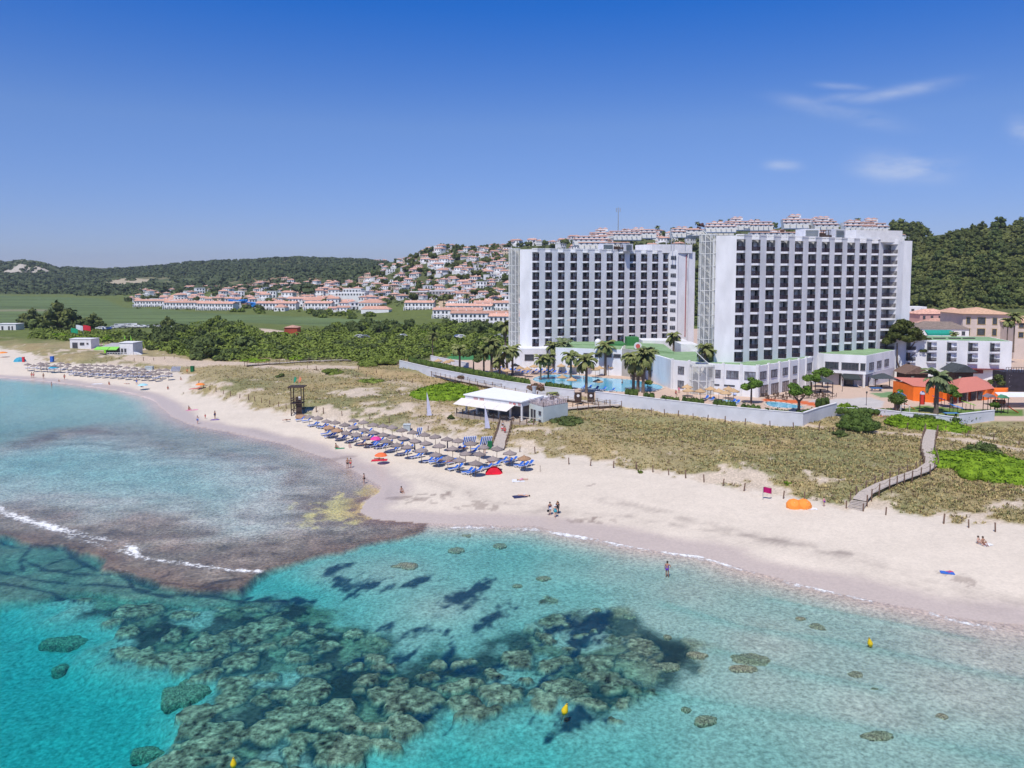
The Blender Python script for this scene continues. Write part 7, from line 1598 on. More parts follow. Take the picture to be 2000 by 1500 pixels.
CL={'navy':cm('navy',(.03,.035,.10)),'black':cm('black',(.018,.018,.022)),'teal':cm('teal',(.05,.38,.46)),'white':cm('white',(.72,.72,.74)),'red':cm('red',(.60,.03,.05)),'purple':cm('purple',(.10,.03,.30)),'blue':cm('blue',(.04,.14,.50)),'pink':cm('pink',(.72,.22,.38)),'pale':cm('pale',(.55,.58,.68)),'orange':cm('orange',(.80,.26,.05)),'green':cm('green',(.03,.25,.12))}
hairm=[mat('hair_dark',(.03,.018,.012),.8,.2,9),mat('hair_blond',(.35,.22,.10),.8,.2,9)]
def person(px,py,pose,rz,label,skin=0,top=None,bot=None,hair=0,hat=None,sc=1.0,z=None,extra=None,group=None,loc=None):
    g=Vector(loc) if loc else (hit(px,py,45) if z is None else W(px,py,z)); r=random.Random(px)
    root=empty('person',tuple(g),label,'person',group,rz); root.scale=(sc,)*3; J=skeleton(pose,r); keys=list(dict.fromkeys([k for e in CH_ for k in e]))
    V,Fc=skinmesh([J[k] for k in keys],[(keys.index(a),keys.index(b)) for a,b in CH_],[rad(k) for k in keys],keys.index('pel'),1)
    m=MB(); m.add(V,Fc)
    for n,s in (('l',-1),('r',1)):   # fingers and thumb
        w_=Vector(J['wr'+n]); h=Vector(J['ha'+n]); d=(h-w_).normalized(); sd=d.cross(Vector((s,0,0.01))).normalized()
        for i in range(4): b0=h+sd*(.022*(i-1.5))+d*.015; L=(.062,.074,.070,.055)[i]; md_=b0+d*L*.55; m.path([b0,md_,md_+(d+Vector((-s*.5,0,0))).normalized()*L*.5],[.010,.0095,.008],5)
        tb=w_+d*.045+sd*.035; m.path([tb,tb+(d*.4+sd).normalized()*.035,tb+(d+sd*.6).normalized()*.06],[.012,.011,.009],5)
    hd=Vector(J['hd']); fw=Vector((0,-1,0)) if pose!='lie' else Vector((0,0,1)); up=(Vector(J['tp'])-hd).normalized()
    m.tube(hd+fw*.085+up*.02,hd+fw*.125-up*.005,.014,.018,5)                  # nose
    for s in (-1,1): m.box(hd+Vector((s*.095,0,0)),(.02,.035,.055))          # ears
    m.build('body',skins[skin],root,smooth=True)
    e=MB(); 
    for s in (-1,1): e.box(hd+fw*.093+Vector((s*.035,0,0))+up*.03,(.022,.02,.02))
    e.box(hd+fw*.09-up*.045,(.05,.02,.02)); e.build('face_features',hairm[0],root)
    q=MB(); c=hd+up*.055-fw*.02; q.lathe([(.001,.105),(.06,.09),(.098,.05),(.108,0),(.10,-.06),(.07,-.10)],(0,0,0),12); 
    if pose=='lie': q.v=[(x,-zz*1.0,y) for x,y,zz in q.v]
    q.v=[(x+c.x,y+c.y,zz+c.z) for x,y,zz in q.v]; q.build('hair',hairm[hair],root,smooth=True)
    if top:
        ks=['wa','ch','shl','shr']+(['pel'] if top[1]!='crop' else []); ks+= ['ell','elr'] if top[1]=='long' else []; V,Fc=garment(J,ks,1.14); q=MB(); q.add(V,Fc); q.build('top',CL[top[0]],root,smooth=True)
    if bot:
        J2=dict(J); ks=['pel','hil','hir']
        if bot[1]=='shorts': 
            for n in 'lr': a=Vector(J['hi'+n]); k=Vector(J['kn'+n]); J2['kn'+n]=tuple(a.lerp(k,.6))
            ks+=['knl','knr']
        if bot[1]=='trousers': ks+=['knl','knr','anl','anr']
        vs=[J2[k] for k in ks]; ed=[(ks.index(a),ks.index(b)) for a,b in CH_ if a in ks and b in ks]; V,Fc=skinmesh(vs,ed,[tuple(x*1.17 for x in (rad(k) if isinstance(rad(k),tuple) else (rad(k),)*2)) for k in ks],0,1); q=MB(); q.add(V,Fc); q.build({'shorts':'shorts','trousers':'trousers'}.get(bot[1],'swimwear'),CL[bot[0]],root,smooth=True)
    if hat: q=MB(); q.lathe([(.001,.13),(.07,.12),(.11,.07),(.115,.04),(.19,.03)],(c.x,c.y,c.z),12); q.build('hat',CL[hat],root,smooth=True)
    if extra: extra(root,J)
    return root
def bag(col,side='l',big=False):
    def f(root,J):
        if big: c=Vector(J['ch'])+Vector((0,.17,0)); q=MB(); q.box(c,(.30,.18,.42)); q.build('backpack',CL[col],root)
        else: c=Vector(J['ha'+side])-Vector((0,0,.22)); q=MB(); q.box(c,(.30,.12,.26)); q.tube(c+Vector((0,0,.1)),J['ha'+side],.012); q.build('bag',CL[col],root)
    return f
person(1074,1006,'stand',.2,'man in dark blue patterned shirt and pale shorts carrying a black bag at the waterline',0,('navy','tee'),('pale','shorts'),0,extra=bag('black','l'))
person(1084,1011,'walk',.5,'person in teal shirt and pale cap walking in front of two companions',1,('teal','tee'),('teal','shorts'),1,hat='white',sc=.95)
person(1089,1004,'stand',-.2,'person dressed in black with a backpack behind the teal shirt',0,('black','long'),('black','trousers'),1,extra=bag('black','r',True))
person(1303,1128,'wade',2.8,'woman in purple swimsuit standing in the shallow water',0,('purple','tee'),('purple','brief'),0,z=-.30,sc=1.02)
person(679,915,'stand',.3,'bare-chested man in patterned trunks at the water edge, left of a couple',0,None,('black','shorts'),1); person(685,914,'stand',-.4,'woman in bikini at the water edge, right of a couple',1,('black','crop'),('red','brief'),0,sc=.95)
person(711,945,'stand',1.2,'person in black swim shorts standing in ankle deep water by the sand spit',1,None,('black','shorts'),0,sc=.92)
person(784,962,'sit',.6,'person with white shirt sitting alone on the sand spit',0,('white','tee'),('navy','shorts'),0)
person(1024,969,'lie',1.4,'person sunbathing beside a blue towel on the open beach',1,None,('white','brief'),0)
person(1020,938,'lie',-1.3,'sunbather in pink lying beside a white towel',1,('pink','tee'),('pink','brief'),1)
person(1910,1062,'sit',.5,'woman in bikini sitting on the sand, left of a seated pair',1,('white','crop'),('white','brief'),0); person(1919,1063,'sit',.2,'sunburnt person sitting on the sand, right of a seated pair',0,None,('red','brief'),0)
person(420,818,'stand',-.5,'person in dark dress standing on a towel on the left beach',0,('navy','tee'),('navy','shorts'),0); person(386,828,'walk',.8,'man in blue shorts stepping into the lagoon',1,('pale','tee'),('blue','shorts'),0); person(401,818,'walk',.4,'small child in red near the lagoon edge',0,('red','tee'),('red','brief'),0,sc=.62)
person(369,800,'sit',1.0,'person in red sitting on a red towel on the left beach',0,('red','crop'),('red','brief'),0)
person(62,738,'stand',.2,'left one of two people standing at the far lagoon edge',0,None,('red','brief'),0); person(66,738,'stand',-.2,'right one of two people standing at the far lagoon edge',1,('red','crop'),('red','brief'),0)
person(85,740,'stand',.4,'single person standing at the far lagoon edge',0,None,('black','brief'),0); person(126,742,'walk',1.0,'person in red walking on the wet sand of the far lagoon',0,('red','crop'),('red','brief'),0); person(101,758,'stand',-1,'person in dark bikini standing in the far lagoon water',0,('purple','crop'),('red','brief'),0,z=-.35)
person(115,745,'sit',1,'tiny child crouching on the wet sand of the far lagoon',0,None,('navy','brief'),0,sc=.6)
person(267,751,'walk',.3,'person in blue clothes walking below the distant loungers',0,('blue','tee'),('blue','shorts'),0); person(213,751,'sit',.6,'person in red sitting below the distant loungers',0,('red','tee'),('red','brief'),0); person(248,750,'lie',1.4,'sunbather lying below the distant loungers',1,None,('white','brief'),0); person(328,760,'sit',.4,'person sitting with dark towel right of the distant loungers',0,('red','tee'),('navy','shorts'),0); person(276,756,'sit',1.2,'person sitting under a pale parasol below the distant loungers',0,('navy','crop'),('navy','brief'),0); person(366,730,'stand',0,'person in orange standing right of the distant parasols',0,('orange','crop'),('orange','brief'),0); person(353,742,'sit',.7,'person sitting alone right of the distant parasols',1,None,('white','brief'),0)
person(656,875,'sit',1.2,'person sitting with a green towel before the nearer loungers',0,None,('green','brief'),0); person(683,874,'sit',.4,'person in pale clothes crouching before the nearer loungers',1,('pale','tee'),('pale','shorts'),0); person(741,897,'lie',1.5,'person lying on a red towel below the orange parasol',2,None,('black','brief'),0)
person(636,846,'stand',.2,'person in dark clothes standing among the nearer loungers',2,('purple','tee'),('navy','shorts'),0); person(947,886,'stand',2.6,'bare-chested man in dark shorts standing among the nearer parasols',1,None,('black','shorts'),0)
person(986,850,'stand',2.9,'woman in a red dress on the beach bar boardwalk',0,('red','tee'),('red','shorts'),0); person(981,846,'walk',0,'person in white and red on the beach bar boardwalk, left one',0,('white','tee'),('red','shorts'),0); person(982,839,'walk',.2,'person in dark and white at the top of the beach bar boardwalk',0,('white','tee'),('black','shorts'),0)
person(1609,989,'stand',.3,'small child in pink near the orange beach tents',1,('pink','tee'),('purple','brief'),0,sc=.72); person(1571,992,'sit',.2,'person sitting in the shade of the orange beach tents',0,('white','tee'),('white','shorts'),0)
person(798,715,'walk',1.5,'person in blue jogging on the boardwalk at the far corner of the wall',2,('blue','tee'),('blue','shorts'),0); person(1013,766,'walk',-1.4,'pale figure walking on the boardwalk beside the garden wall',0,('pale','tee'),('navy','shorts'),0)
person(1326,768,'stand',.2,'person in pink in front of the podium',0,('pink','tee'),('pink','shorts'),0,z=PZ); person(1320,772,'chair',.2,'person in dark red seated in front of the podium',0,('red','tee'),('navy','shorts'),0,z=PZ)
person(1215,754,'stand',1,'bather standing in the big pool',1,None,('navy','shorts'),0,z=PZ-.6); person(1140,748,'stand',2,'bather in the left part of the big pool',0,None,('red','brief'),0,z=PZ-1.0)
for i,(s,t) in enumerate([(1.2,.6),(2.6,1.2),(4.6,.7),(6.4,1.0),(8.3,.8),(10.0,1.2),(11.2,.7)]):
    q=LP(s,t); person(900+i,0,'chair',[.6,-2.2,1.5,-.4,2.5,.2,-1][i],'guest seated at a table in the beach bar shade, %s from the left'%ordn(i),i%3,(['black','purple','red','white','navy','teal','pink'][i],'tee'),('navy','shorts'),0,loc=(q[0],q[1],zb),group='bar guests')
for i,(px,py) in enumerate([(560,824),(858,903),(868,903),(905,880),(991,900),(1000,903),(878,907),(708,872),(722,873),(958,908)]):
    person(px,py,'lie',.55+1.57,'sunbather on a lounger of the nearer field, %s from the left'%ordn(sorted([560,858,868,905,991,1000,878,708,722,958]).index(px)),i%3,None,(['black','pink','navy','red','blue'][i%5],'brief'),i%2,loc=tuple(hit(px,py)+Vector((0,0,.32))),group='sunbathers on loungers')
# ------------------------------------------------------------ beach things
def towel(px,py,w,d,rz,m,label): g=hit(px,py); t=MB(); n_=6; 
def towel(px,py,w,d,rz,m,label):
    g=hit(px,py); mb=MB(); V=[];nx_,ny_=7,4; cr,sr=math.cos(rz),math.sin(rz)
    for s in (0,1):
        for i in range(nx_):
            for j in range(ny_):
                x=(i/(nx_-1)-.5)*w; y=(j/(ny_-1)-.5)*d; X=cr*x-sr*y; Y_=sr*x+cr*y; V.append((X,Y_,gz(g.x+X,g.y+Y_)-g.z+.035+.02*math.sin(i*2.1+j*1.7)-.02*s))
    Fc=[]; 
    for i in range(nx_-1):
        for j in range(ny_-1): a=i*ny_+j; Fc.append((a,a+ny_,a+ny_+1,a+1)); b0=a+nx_*ny_; Fc.append((b0+1,b0+ny_+1,b0+ny_,b0))
    mb.add(V,Fc); o=mb.build('towel',m); o.location=g; tag(o,label,'towel')
towel(1015,970,1.9,1.1,.3,CL['navy'],'dark blue towel lying beside a sunbather on the open beach'); towel(1012,939,1.8,1.2,.1,CL['white'],'white towel beside the sunbather in pink'); towel(1926,1064,1.3,.8,.4,CL['white'],'white towel right of the seated pair'); towel(1850,1119,1.3,.7,-.3,CL['blue'],'blue towel lying alone on the right beach'); towel(1855,1117,.6,.4,.2,CL['red'],'red cloth on the lone blue towel'); towel(741,899,2.6,1.2,.05,CL['red'],'red towel under the orange parasol'); towel(664,876,1.6,.7,.1,CL['green'],'green towel before the nearer loungers'); towel(420,820,1.8,.8,0,CL['purple'],'purple towel under the standing person on the left beach'); towel(375,801,2.6,.8,.1,CL['pink'],'pink towel on the left beach'); towel(190,750,3,1.2,0,CL['white'],'white towel below the distant loungers'); towel(381,757+2,3.0,1.0,.2,CL['red'],'red towel below the small orange parasol at the dune edge'); towel(1586,994,1.2,.7,0,CL['white'],'white towel right of the orange beach tents'); towel(1022,907,1.9,1.0,.5,CL['navy'],'dark towel under the brown parasol at the right end of the field')
def cparasol(px,py,rad_,h,col,label,tilt=(0,0),seg=10):
    g=base_of(px,py,h); root=empty('beach_umbrella',tuple(g),label,'beach umbrella'); root.rotation_euler=(tilt[0],tilt[1],0); m=MB(); m.tube((0,0,-.2),(0,0,h+.45),.02); m.build('pole',whitep,root)
    m=MB(); m.lathe([(.001,h+.42),(rad_*.5,h+.33),(rad_*.85,h+.12),(rad_,h-.08),(rad_*.96,h-.09),(rad_*.8,h+.08),(rad_*.45,h+.28),(.001,h+.36)],n=seg); m.build('canopy',mat('nylon'+str(col),col,.7,.05,2),root); return root
cparasol(744,889,1.05,1.5,(.85,.17,.055),'bright orange beach umbrella in front of the nearer loungers'); cparasol(734,857,1.0,1.9,(.70,.06,.28),'pink beach umbrella among the nearer thatched parasols'); cparasol(5,689,1.6,1.6,(.80,.25,.04),'orange beach umbrella at the left picture edge'); cparasol(391,751,1.2,1.2,(.85,.25,.05),'small orange umbrella at the left dune edge'); cparasol(279,752,1.3,1.3,(.35,.62,.70),'pale blue umbrella below the distant loungers'); cparasol(105,718,1.6,1.6,(.03,.30,.45),'teal umbrella among the distant thatched parasols')
for px,lb,tl in ((1550,'orange beach shelter umbrella lying tilted, left of two',(-.75,-.2)),(1569,'orange beach shelter umbrella lying tilted, right of two',(-.7,.25))):
    g=hit(px,990); root=empty('beach_shelter',tuple(g),lb,'beach shelter','orange beach shelters'); root.rotation_euler=(tl[0]*-1,tl[1],0); m=MB(); m.lathe([(.001,1.05),(.5,.95),(.85,.65),(1.0,.3),(.96,.3),(.8,.6),(.45,.88),(.001,.98)],n=10); m.build('canopy',mat('shelter_orange',(.88,.28,.045),.7,.05,2),root); m=MB(); m.tube((0,0,0),(0,0,1.1),.02); m.build('pole',whitep,root); m=MB(); m.box((0,0,.9),(.1,.1,.02)); m.build('emblem',redp,root)
g=hit(965,925); root=empty('beach_tent',tuple(g),'bright red dome tent in front of the right end of the nearer field','tent'); m=MB(); n_=10; V=[];Fc=[]
for i in range(n_+1):
    a=math.pi*i/n_
    for j in range(6): b_=math.pi*.5*j/5; V.append((1.15*math.cos(a)*math.cos(b_)*(1+.15*(math.cos(b_))),1.0*math.sin(a)*math.cos(b_)-.2,1.15*math.sin(b_)))
for i in range(n_):
    for j in range(5): Fc.append((i*6+j,(i+1)*6+j,(i+1)*6+j+1,i*6+j+1))
m.add(V,Fc); m.quad((-1.35,-.2,.0),(1.35,-.2,0),(.5,-.1,.95),(-.5,-.1,.95)); m.build('tent_shell',mat('tent_red',(.68,.015,.04),.7,.1,2),root); m=MB(); m.quad((-1.3,-.75,.04),(1.3,-.75,.04),(1.2,-.2,.06),(-1.2,-.2,.06)); m.build('front_flap',mat('tent_red',(.6,.02,.05)),root)
g=hit(39,706); root=empty('beach_tent',tuple(g),'small blue dome tent on the far left beach','tent'); m=MB(); m.lathe([(.001,1.5),(.9,1.3),(1.6,.7),(1.9,0)],n=10); m.build('tent_shell',mat('tent_blue',(.05,.32,.45),.7,.1,2),root)
def binn(px,py,m_,label,w=.7,h=1.1):
    g=hit(px,py); root=empty('waste_bin',tuple(g),label,'bin'); m=MB(); m.prism([(-w/2,-w/2),(w/2,-w/2),(w/2,w/2),(-w/2,w/2)],0,h); m.build('body',m_,root); q=MB(); q.box((0,0,h+.05),(w*1.15,w*1.15,.12)); q.build('lid',m_,root)
gb=mat('bin_green',(.01,.14,.05),.6,.1,3); binn(957,877,gb,'dark green bin beside the stacked loungers near the bar boardwalk',.75,1.2); binn(376,726,gb,'dark green bin at the corner of the left dune',.9,1.6); binn(102,707,CL['blue'],'blue bin behind the distant parasols',.9,1.8); binn(46,707,CL['red'],'red bin beside the small blue tent',.6,1.6)
def boxy(px,py,w,h,label): g=hit(px,py); root=empty('storage_box',tuple(g),label,'storage box'); m=MB(); m.prism([(-w/2,-.6),(w/2,-.6),(w/2,.6),(-w/2,.6)],-.2,h); m.build('body',mat('box_grey',(.40,.45,.46),.7,.08,1),root); m=MB(); m.box((0,0,h+.05),(w+.15,1.35,.1)); m.build('lid',mat('box_lid',(.5,.54,.55),.7,.05,1),root)
boxy(795,841,1.25,1.15,'grey storage box behind the nearer parasols'); boxy(292,722,2.3,1.0,'grey storage box behind the distant parasols')
def stack(px,py,n,label,rz=.3):
    g=hit(px,py); root=empty('lounger_stack',tuple(g),label,'stack of loungers'); root.rotation_euler=(0,0,rz)
    for i in range(n):
        m=MB(); x=i*.32; m.box((x,0,.85),(.10,.62,1.75),0,0,.25); m.build('lounger_frame',whitep,root); m=MB(); m.box((x-.09,0,1.0),(.07,.5,1.3),0,0,.25); m.build('mattress',blue,root)
stack(907,872,7,'folded blue and white loungers stacked upright left of the green bin'); stack(941,872,6,'folded blue and white loungers stacked upright at the green bin'); stack(816,853,3,'few folded loungers leaning under a parasol of the nearer field'); stack(336,727,8,'folded blue loungers stacked at the right end of the distant field')
g=hit(588,815); o=PB_.put((g.x,g.y,g.z-1.75),.4,(1.35,1.35,1),'fallen brown parasol canopy lying beside the lifeguard tower','brown thatched parasols'); o.rotation_euler=(.12,.15,0)
for px,py,lb in ((919,932,'thin bare pole standing alone in front of the loungers'),(1055,921,'small reddish stake standing alone on the sand')):
    g=hit(px,py); m=MB(); m.tube((0,0,-.1),(0,0,.95),.035); o=m.build('stake',postm); o.location=g; tag(o,lb,'stake')
# folded parasols / clothes hanging below some canopies
for px,py in ((873,857),(809,859)):
    b_=base_of(px,py+1.5); t=empty('hanging_towel',tuple(b_),'dark towel hanging from a parasol pole, %s one'%('right' if px>850 else 'left'),'towel'); m=MB(); m.tube((.08,0,.5),(.08,0,1.9),.14,.06); m.build('cloth',navy,t)
# ------------------------------------------------------------ hotel garden furniture
def gazebo(px0,px1,py,h,label,mr=None,dp=4.5,gab=False,z=PZ):
    a=W(px0,py,z); c=W(px1,py,z); P=[(a.x,a.y),(c.x,c.y),(c.x+.5,c.y+dp),(a.x+.5,a.y+dp)]; root=empty('gazebo',tuple(a),label,'gazebo')
    for p in P: m=MB(); m.tube((p[0],p[1],z-.2),(p[0],p[1],z+h),.1,n=6); m.build('post',dwood,root,tuple(a))
    m=MB(); m.hip(P,z+h,1.1,over=.4,k=.5 if not gab else .01); m.build('roof',mr or mat('charcoal_roof',(.06,.07,.075),.85,.15,2),root,tuple(a))
    m=MB(); cx=(a.x+c.x)/2; m.box((cx,a.y+dp/2,z+.75),((c.x-a.x)*.6,1.0,.08)); m.box((cx,a.y+dp/2-.9,z+.45),((c.x-a.x)*.6,.4,.08)); m.box((cx,a.y+dp/2,z+.35),(.2,.6,.7)); m.build('table',dwood,root,tuple(a)); return root
gazebo(1709,1751,761,2.6,'dark hipped gazebo on four posts left of the white canopy'); gazebo(1592,1626,769,2.7,'dark roofed terrace bar gazebo before the podium',dp=4)
def cabin(px0,px1,py,h,label,roofm,dp=5):
    a=W(px0,py,PZ); c=W(px1,py,PZ); P=[(a.x,a.y),(c.x,c.y),(c.x,c.y+dp),(a.x,a.y+dp)]; root=empty('cabin',tuple(a),label,'cabin'); m=MB(); m.prism(P,PZ-.5,PZ+h); m.build('wall',dwood,root,tuple(a)); m=MB(); xm=(a.x+c.x)/2; z0,z1=PZ+h,PZ+h+1.7; o_=.8
    m.add([(a.x-o_,a.y-o_,z0-.2),(xm,a.y-o_,z1),(xm,a.y+dp+o_,z1),(a.x-o_,a.y+dp+o_,z0-.2),(c.x+o_,c.y-o_,z0-.2),(c.x+o_,c.y+dp+o_,z0-.2)],[(0,1,2,3),(1,4,5,2),(0,4,1),(3,2,5)]); m.build('roof',roofm,root,tuple(a)); window(root,tuple(a),P[0],P[1],PZ+.8,PZ+1.8,.2,.36,1,m=mat('poster_mix',(.35,.45,.3),.7,.5,6)); return root
cabin(1770,1812,748,2.6,'dark cabin with a brown gabled roof behind the white canopy',mat('brown_shingle',(.17,.11,.085),.9,.2,3)); cabin(1864,1900,748,3.0,'dark cabin with a charcoal gabled roof before the annex',mat('charcoal_roof',(.06,.07,.075)))
def shade(pts,h,label,m_=None):
    P=[W(a,b,PZ+h) for a,b in pts]; O=(P[0].x,P[0].y,PZ); root=empty('shade_canopy',O,label,'canopy'); m=MB(); n_=len(P); m.add([tuple(p) for p in P]+[(p.x,p.y,p.z-.08) for p in P],[tuple(range(n_)),tuple(range(2*n_-1,n_-1,-1))]+[(i,n_+i,n_+(i+1)%n_,(i+1)%n_) for i in range(n_)]); m.build('canopy',m_ or mat('white_membrane',(.84,.84,.83)),root,O)
    for p in P: m=MB(); m.tube((p.x,p.y,PZ-.2),(p.x,p.y,p.z),.05,n=6); m.build('post',metal,root,O)
shade([(1753,745),(1777,741),(1813,746),(1795,751)],2.7,'white flat shade canopy left of the orange clubhouse'); shade([(1943,766),(2010,766),(2012,775),(1954,775)],2.5,'long white terrace awning at the right picture edge')
g=W(1963,765,PZ); w=60*g.y/F; root=empty('climbing_wall',tuple(g),'black climbing wall block with small coloured holds and a terrace on top','climbing wall'); m=MB(); m.prism([(g.x,g.y),(g.x+w,g.y-.5),(g.x+w,g.y+5),(g.x,g.y+5)],PZ-.5,PZ+4.6); m.build('wall',mat('black_panel',(.035,.03,.04),.6,.2,1),root,tuple(g))
m=MB(); [m.box((g.x+.6+rnd.random()*2.4,g.y-.06,PZ+1+rnd.random()*3.2),(.12,.06,.08)) for _ in range(22)]; m.build('climbing_holds',mat('holds',(.5,.45,.5),.7,.4,9),root,tuple(g))
m=MB(); [m.box((g.x+i*w/12,g.y,PZ+5.2),(.08,.08,1.2)) for i in range(13)]; m.box((g.x+w/2,g.y,PZ+5.8),(w,.08,.08)); m.build('terrace_rail',dwood,root,tuple(g))
for i in range(3): q=MB(); q.box((g.x+1.5+i*1.6,g.y+2,PZ+5.05),(.9,.9,.06)); q.box((g.x+1.5+i*1.6,g.y+2,PZ+4.8),(.1,.1,.5)); q.build('table',whitep,root,tuple(g))
# playground
pw=dwood
def playtower(px,py,label,rcol,slide=True,h=1.5,w=1.3,sd=1,tube=False):
    g=W(px,py,PZ); root=empty('play_tower',tuple(g),label,'play tower'); 
    for x in (-w/2,w/2):
        for y in (0,w): m=MB(); m.box((x,y,(h+1.6)/2),(.1,.1,h+1.6)); m.build('post',pw,root)
    m=MB(); m.box((0,w/2,h),(w,w,.08)); m.build('platform',pw,root); m=MB(); m.add([(-w*.7,-.2,h+1.5),(w*.7,-.2,h+1.5),(w*.7,w+.2,h+1.5),(-w*.7,w+.2,h+1.5),(0,-.2,h+2.1),(0,w+.2,h+2.1)],[(0,4,5,3),(1,2,5,4),(0,1,4),(2,3,5),(3,2,1,0)]); m.build('roof',mat('play'+str(rcol),rcol,.6,.05,2),root)
    if slide: m=MB(); x0=sd*w/2; m.add([(x0,.2,h),(x0,.8,h),(x0+sd*2.3,.8,.2),(x0+sd*2.3,.2,.2),(x0,.2,h-.1),(x0,.8,h-.1),(x0+sd*2.3,.8,.1),(x0+sd*2.3,.2,.1)],[(0,1,2,3),(7,6,5,4),(0,3,7,4),(1,5,6,2),(3,2,6,7)]); m.build('slide',mat('slide_red',(.62,.06,.02),.5,.05,2),root)
    if tube: m=MB(); m.tube((w/2,.6,h+.5),(w/2+2.2,.6,h+.5),.45,n=12,cap=False); m.build('tube_bridge',mat('tube_brown',(.40,.13,.06),.6,.05,2),root)
playtower(1760,801,'play tower with light blue roof and red slide, left in the playground',(.10,.35,.75)); playtower(1936,806,'dark play tower with a grey gabled roof left of a brown tube bridge',(.22,.19,.21),False,1.6,1.5,1,True); playtower(1962,808,'play tower with a green roof and red slide at the right end of the playground',(.08,.26,.14),True,1.6,1.3)
g=W(1796,805,PZ); root=empty('play_pillar',tuple(g),'tall red pillar with a domed white cap on the playground lawn','pillar'); m=MB(); m.tube((0,0,-.2),(0,0,3.6),.09); m.build('pole',pw,root); m=MB(); m.lathe([(.42,1.6),(.46,1.7),(.46,3.6),(.42,3.7)],(.45,0,0),12); m.build('red_tube',mat('tube_red',(.68,.05,.03),.6,.05,2),root); m=MB(); m.lathe([(.5,3.65),(.45,4.0),(.25,4.25),(.001,4.32)],(.45,0,0),14); m.build('dome_cap',mat('lilac_white',(.6,.6,.72),.5,.05,2),root)
for px,py,col,lb in ((1869,808,(.06,.28,.75),'tilted blue roof panel on four dark posts'),(1894,802,(.30,.62,.06),'tilted lime green roof panel on dark posts'),(1837,792,(.03,.09,.42),'dark blue canopy roof against the orange wall')):
    g=W(px,py,PZ); root=empty('play_shelter',tuple(g),lb,'play shelter'); [ (lambda m:(m.tube((x,y,-.2),(x,y,1.4),.05),m.build('post',pw,root)))(MB()) for x in(-.8,.8) for y in (0,1.2)]
    m=MB(); m.add([(-1.3,-.3,1.9),(.9,-.6,1.2),(1.2,1.2,1.2),(-1.0,1.5,1.9),(-1.3,-.3,1.8),(.9,-.6,1.1),(1.2,1.2,1.1),(-1.0,1.5,1.8)],[(0,1,2,3),(7,6,5,4),(0,4,5,1),(1,5,6,2),(2,6,7,3),(3,7,4,0)]); m.build('roof_panel',mat('pan'+str(col),col,.6,.05,2),root)
g=W(1857,812,PZ); root=empty('play_table',tuple(g),'low flat blue play table behind the wall shrubs','table'); m=MB(); m.box((0,0,.55),(2.6,.9,.08)); m.build('top',mat('play_blue',(.10,.28,.55),.6,.05,2),root); [ (lambda m:(m.box((x,0,.25),(.1,.6,.55)),m.build('leg',pw,root)))(MB()) for x in(-1,1)]
g=W(1711,764,PZ); root=empty('table_tennis_table',tuple(g),'blue table tennis table on the tiled terrace','table'); m=MB(); m.box((0,0,.76),(2.7,1.5,.06)); m.build('top',mat('tt_blue',(.05,.16,.40),.5,.05,2),root); [ (lambda m:(m.box((x,0,.38),(.08,1.1,.75)),m.build('leg',metal,root)))(MB()) for x in(-1,1)]
g=W(1768,804,PZ); root=empty('goal_frame',tuple(g),'small white football goal frame by the playground wall','goal'); m=MB(); [m.tube(a,b,.06) for a,b in (((-.9,0,0),(-.9,0,1.2)),((.9,0,0),(.9,0,1.2)),((-.9,0,1.2),(.9,0,1.2)),((-.9,0,1.2),(-.9,.8,0)),((.9,0,1.2),(.9,.8,0)))]; m.build('goal_posts',whitep,root)
# footbridge, lamps, tables
a=W(1232,741,PZ); c=W(1255,742,PZ); root=empty('footbridge',tuple(a),'dark wooden footbridge with panelled sides at the small pool','bridge'); m=MB(); m.box(((c.x-a.x)/2,0,.35),(c.x-a.x,1.6,.1)); m.build('deck',wood,root)
for y in (-.8,.8): m=MB(); [m.box((i*(c.x-a.x)/9,y,.8),(.12,.1,1.1)) for i in range(10)]; m.box(((c.x-a.x)/2,y,1.3),(c.x-a.x,.12,.12)); m.box(((c.x-a.x)/2,y,.9),(c.x-a.x,.05,.5)); m.build('side_rail',dwood,root)
LAMPS=[(1692,792),(1496,789),(1274,745),(1188,735),(1445,770),(1645,765),(1712,748)]
lp_=empty('garden_lamp',(0,0,0),'x','lamp'); m=MB(); m.tube((0,0,-.2),(0,0,2.5),.05); m.build('pole',dwood,lp_); m=MB(); m.lathe([(.08,2.5),(.2,2.85),(.24,2.9),(.001,3.1)],n=8); m.build('lantern',mat('lantern_dark',(.10,.09,.08),.4,.2,3),lp_); LQ=Proto(lp_)
for i,(px,py) in enumerate(sorted(LAMPS)): g=W(px,py,PZ); LQ.put(tuple(g),0,1,'black lantern lamp post in the hotel grounds, %s from the left'%ordn(i),'lantern lamp posts')
tq=empty('terrace_table',(0,0,0),'x','table'); m=MB(); m.tube((0,0,.7),(0,0,.75),.5,n=12); m.build('top',dwood,tq); m=MB(); m.tube((0,0,0),(0,0,.7),.05); m.build('leg',dwood,tq)
for a_q in (0,math.pi): m=MB(); cx=math.cos(a_q)*.75; m.box((cx,0,.45),(.4,.4,.05)); m.box((cx*1.25,0,.7),(.05,.4,.5)); [m.box((cx+dx,dy,.22),(.04,.04,.45)) for dx in(-.17,.17) for dy in(-.17,.17)]; m.build('chair',mat('brown_rattan',(.13,.08,.05),.8,.2,5),tq)
TQ=Proto(tq)
TB=[(1490+k*8.5,775+(k%3)*3.2) for k in range(11)]+[(1585+k*8,778-(k%2)*3) for k in range(6)]+[(1283+k*7,744+(k%2)*4+k*.8) for k in range(5)]
for i,(px,py) in enumerate(sorted(TB)): g=W(px,py,PZ); TQ.put(tuple(g),rnd.uniform(0,3),1,'dark round terrace table with two chairs, %s from the left'%ordn(i),'terrace tables and chairs')
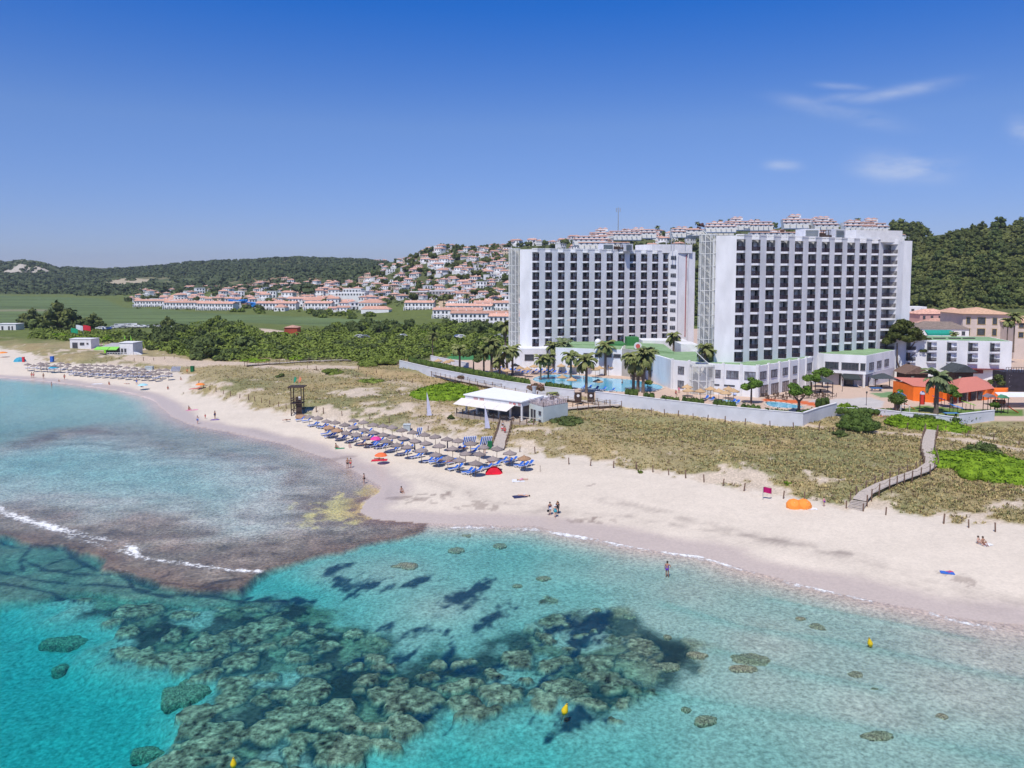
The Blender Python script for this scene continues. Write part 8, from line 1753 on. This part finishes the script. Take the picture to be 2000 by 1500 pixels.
# cars
def carp(col,van=False):
    root=empty('parked_car' if not van else 'parked_van',(0,0,0),'x','car' if not van else 'van'); h=1.45 if not van else 2.3; bm_=MB(); m=mat('car'+str(col),col,.3,.03,1,spec=.6)
    pr=[(-2.1,.35),(-2.15,.8),(-1.9,.95),(-1.1,1.0),(-.6,h),(1.2,h),(1.8,1.05),(2.1,.95),(2.15,.4)] if not van else [(-2.6,.35),(-2.65,.9),(-2.2,1.2),(-1.8,h),(2.6,h),(2.65,.4)]
    n_=len(pr); V=[(x,-.85,z) for x,z in pr]+[(x,.85,z) for x,z in pr]; bm_.add(V,[tuple(range(n_)),tuple(range(2*n_-1,n_-1,-1))]+[(i,n_+i,n_+(i+1)%n_,(i+1)%n_) for i in range(n_)]); bm_.build('body',m,root)
    q=MB(); 
    for s in (-.86,.86): q.box((.3 if not van else -.9,s,h-.3),(1.5,.03,.32))
    q.build('window',dark,root)
    for x in (-1.3,1.3):
        for s in (-.8,.8): q=MB(); q.tube((x,s-.1,.32),(x,s+.1,.32),.33,n=12); q.build('wheel',mat('tyre',(.02,.02,.02),.9,.1,2),root)
    return Proto(root)
CP_=[carp((.70,.70,.70)),carp((.30,.31,.33)),carp((.04,.08,.25)),carp((.74,.74,.72),True),carp((.03,.03,.035))]
CARS=[(196,644,0),(203,645,0),(210,645,2),(219,643,0),(231,642,3),(240,642,1),(250,641,3),(257,641,3),(266,641,0),(278,641,0),(290,641,1),(298,641,0),(311,641,0),(316,641,4),(335,644,0),(700,661,0),(712,662,1),(786,660,0),(893,661,2),(900,662,0),(975,660,0),(985,661,1),(895+3,661,0)]
for i,(px,py,k) in enumerate(sorted(CARS)):
    g=hit(px,py,150); nm=['white car','grey car','dark blue car','white van','black car'][k]; CP_[k].put((g.x,g.y,g.z+.25),rnd.uniform(-.5,.5),1,'%s parked behind the dunes, %s vehicle from the left'%(nm,ordn(i)),'cars parked behind the dunes')
bpy.data.collections.remove(TS); LC.exclude=False
print('objects',len(bpy.data.objects))
# ------------------------------------------------------------ the air over land and sea
m=MB(); m.box((0,1700,66),(16400,7000,160)); hz=m.build('haze',bpy.data.materials.new('haze_air')); hz.location=(0,0,0); tag(hz,kind='stuff')
hm_=hz.data.materials[0]; hm_.use_nodes=True; N=hm_.node_tree.nodes; N.remove(N['Principled BSDF']); pv=N.new('ShaderNodeVolumePrincipled'); pv.inputs['Density'].default_value=.00009; pv.inputs['Color'].default_value=(.80,.88,1,1); pv.inputs['Anisotropy'].default_value=.2; hm_.node_tree.links.new(pv.outputs[0],N['Material Output'].inputs['Volume'])
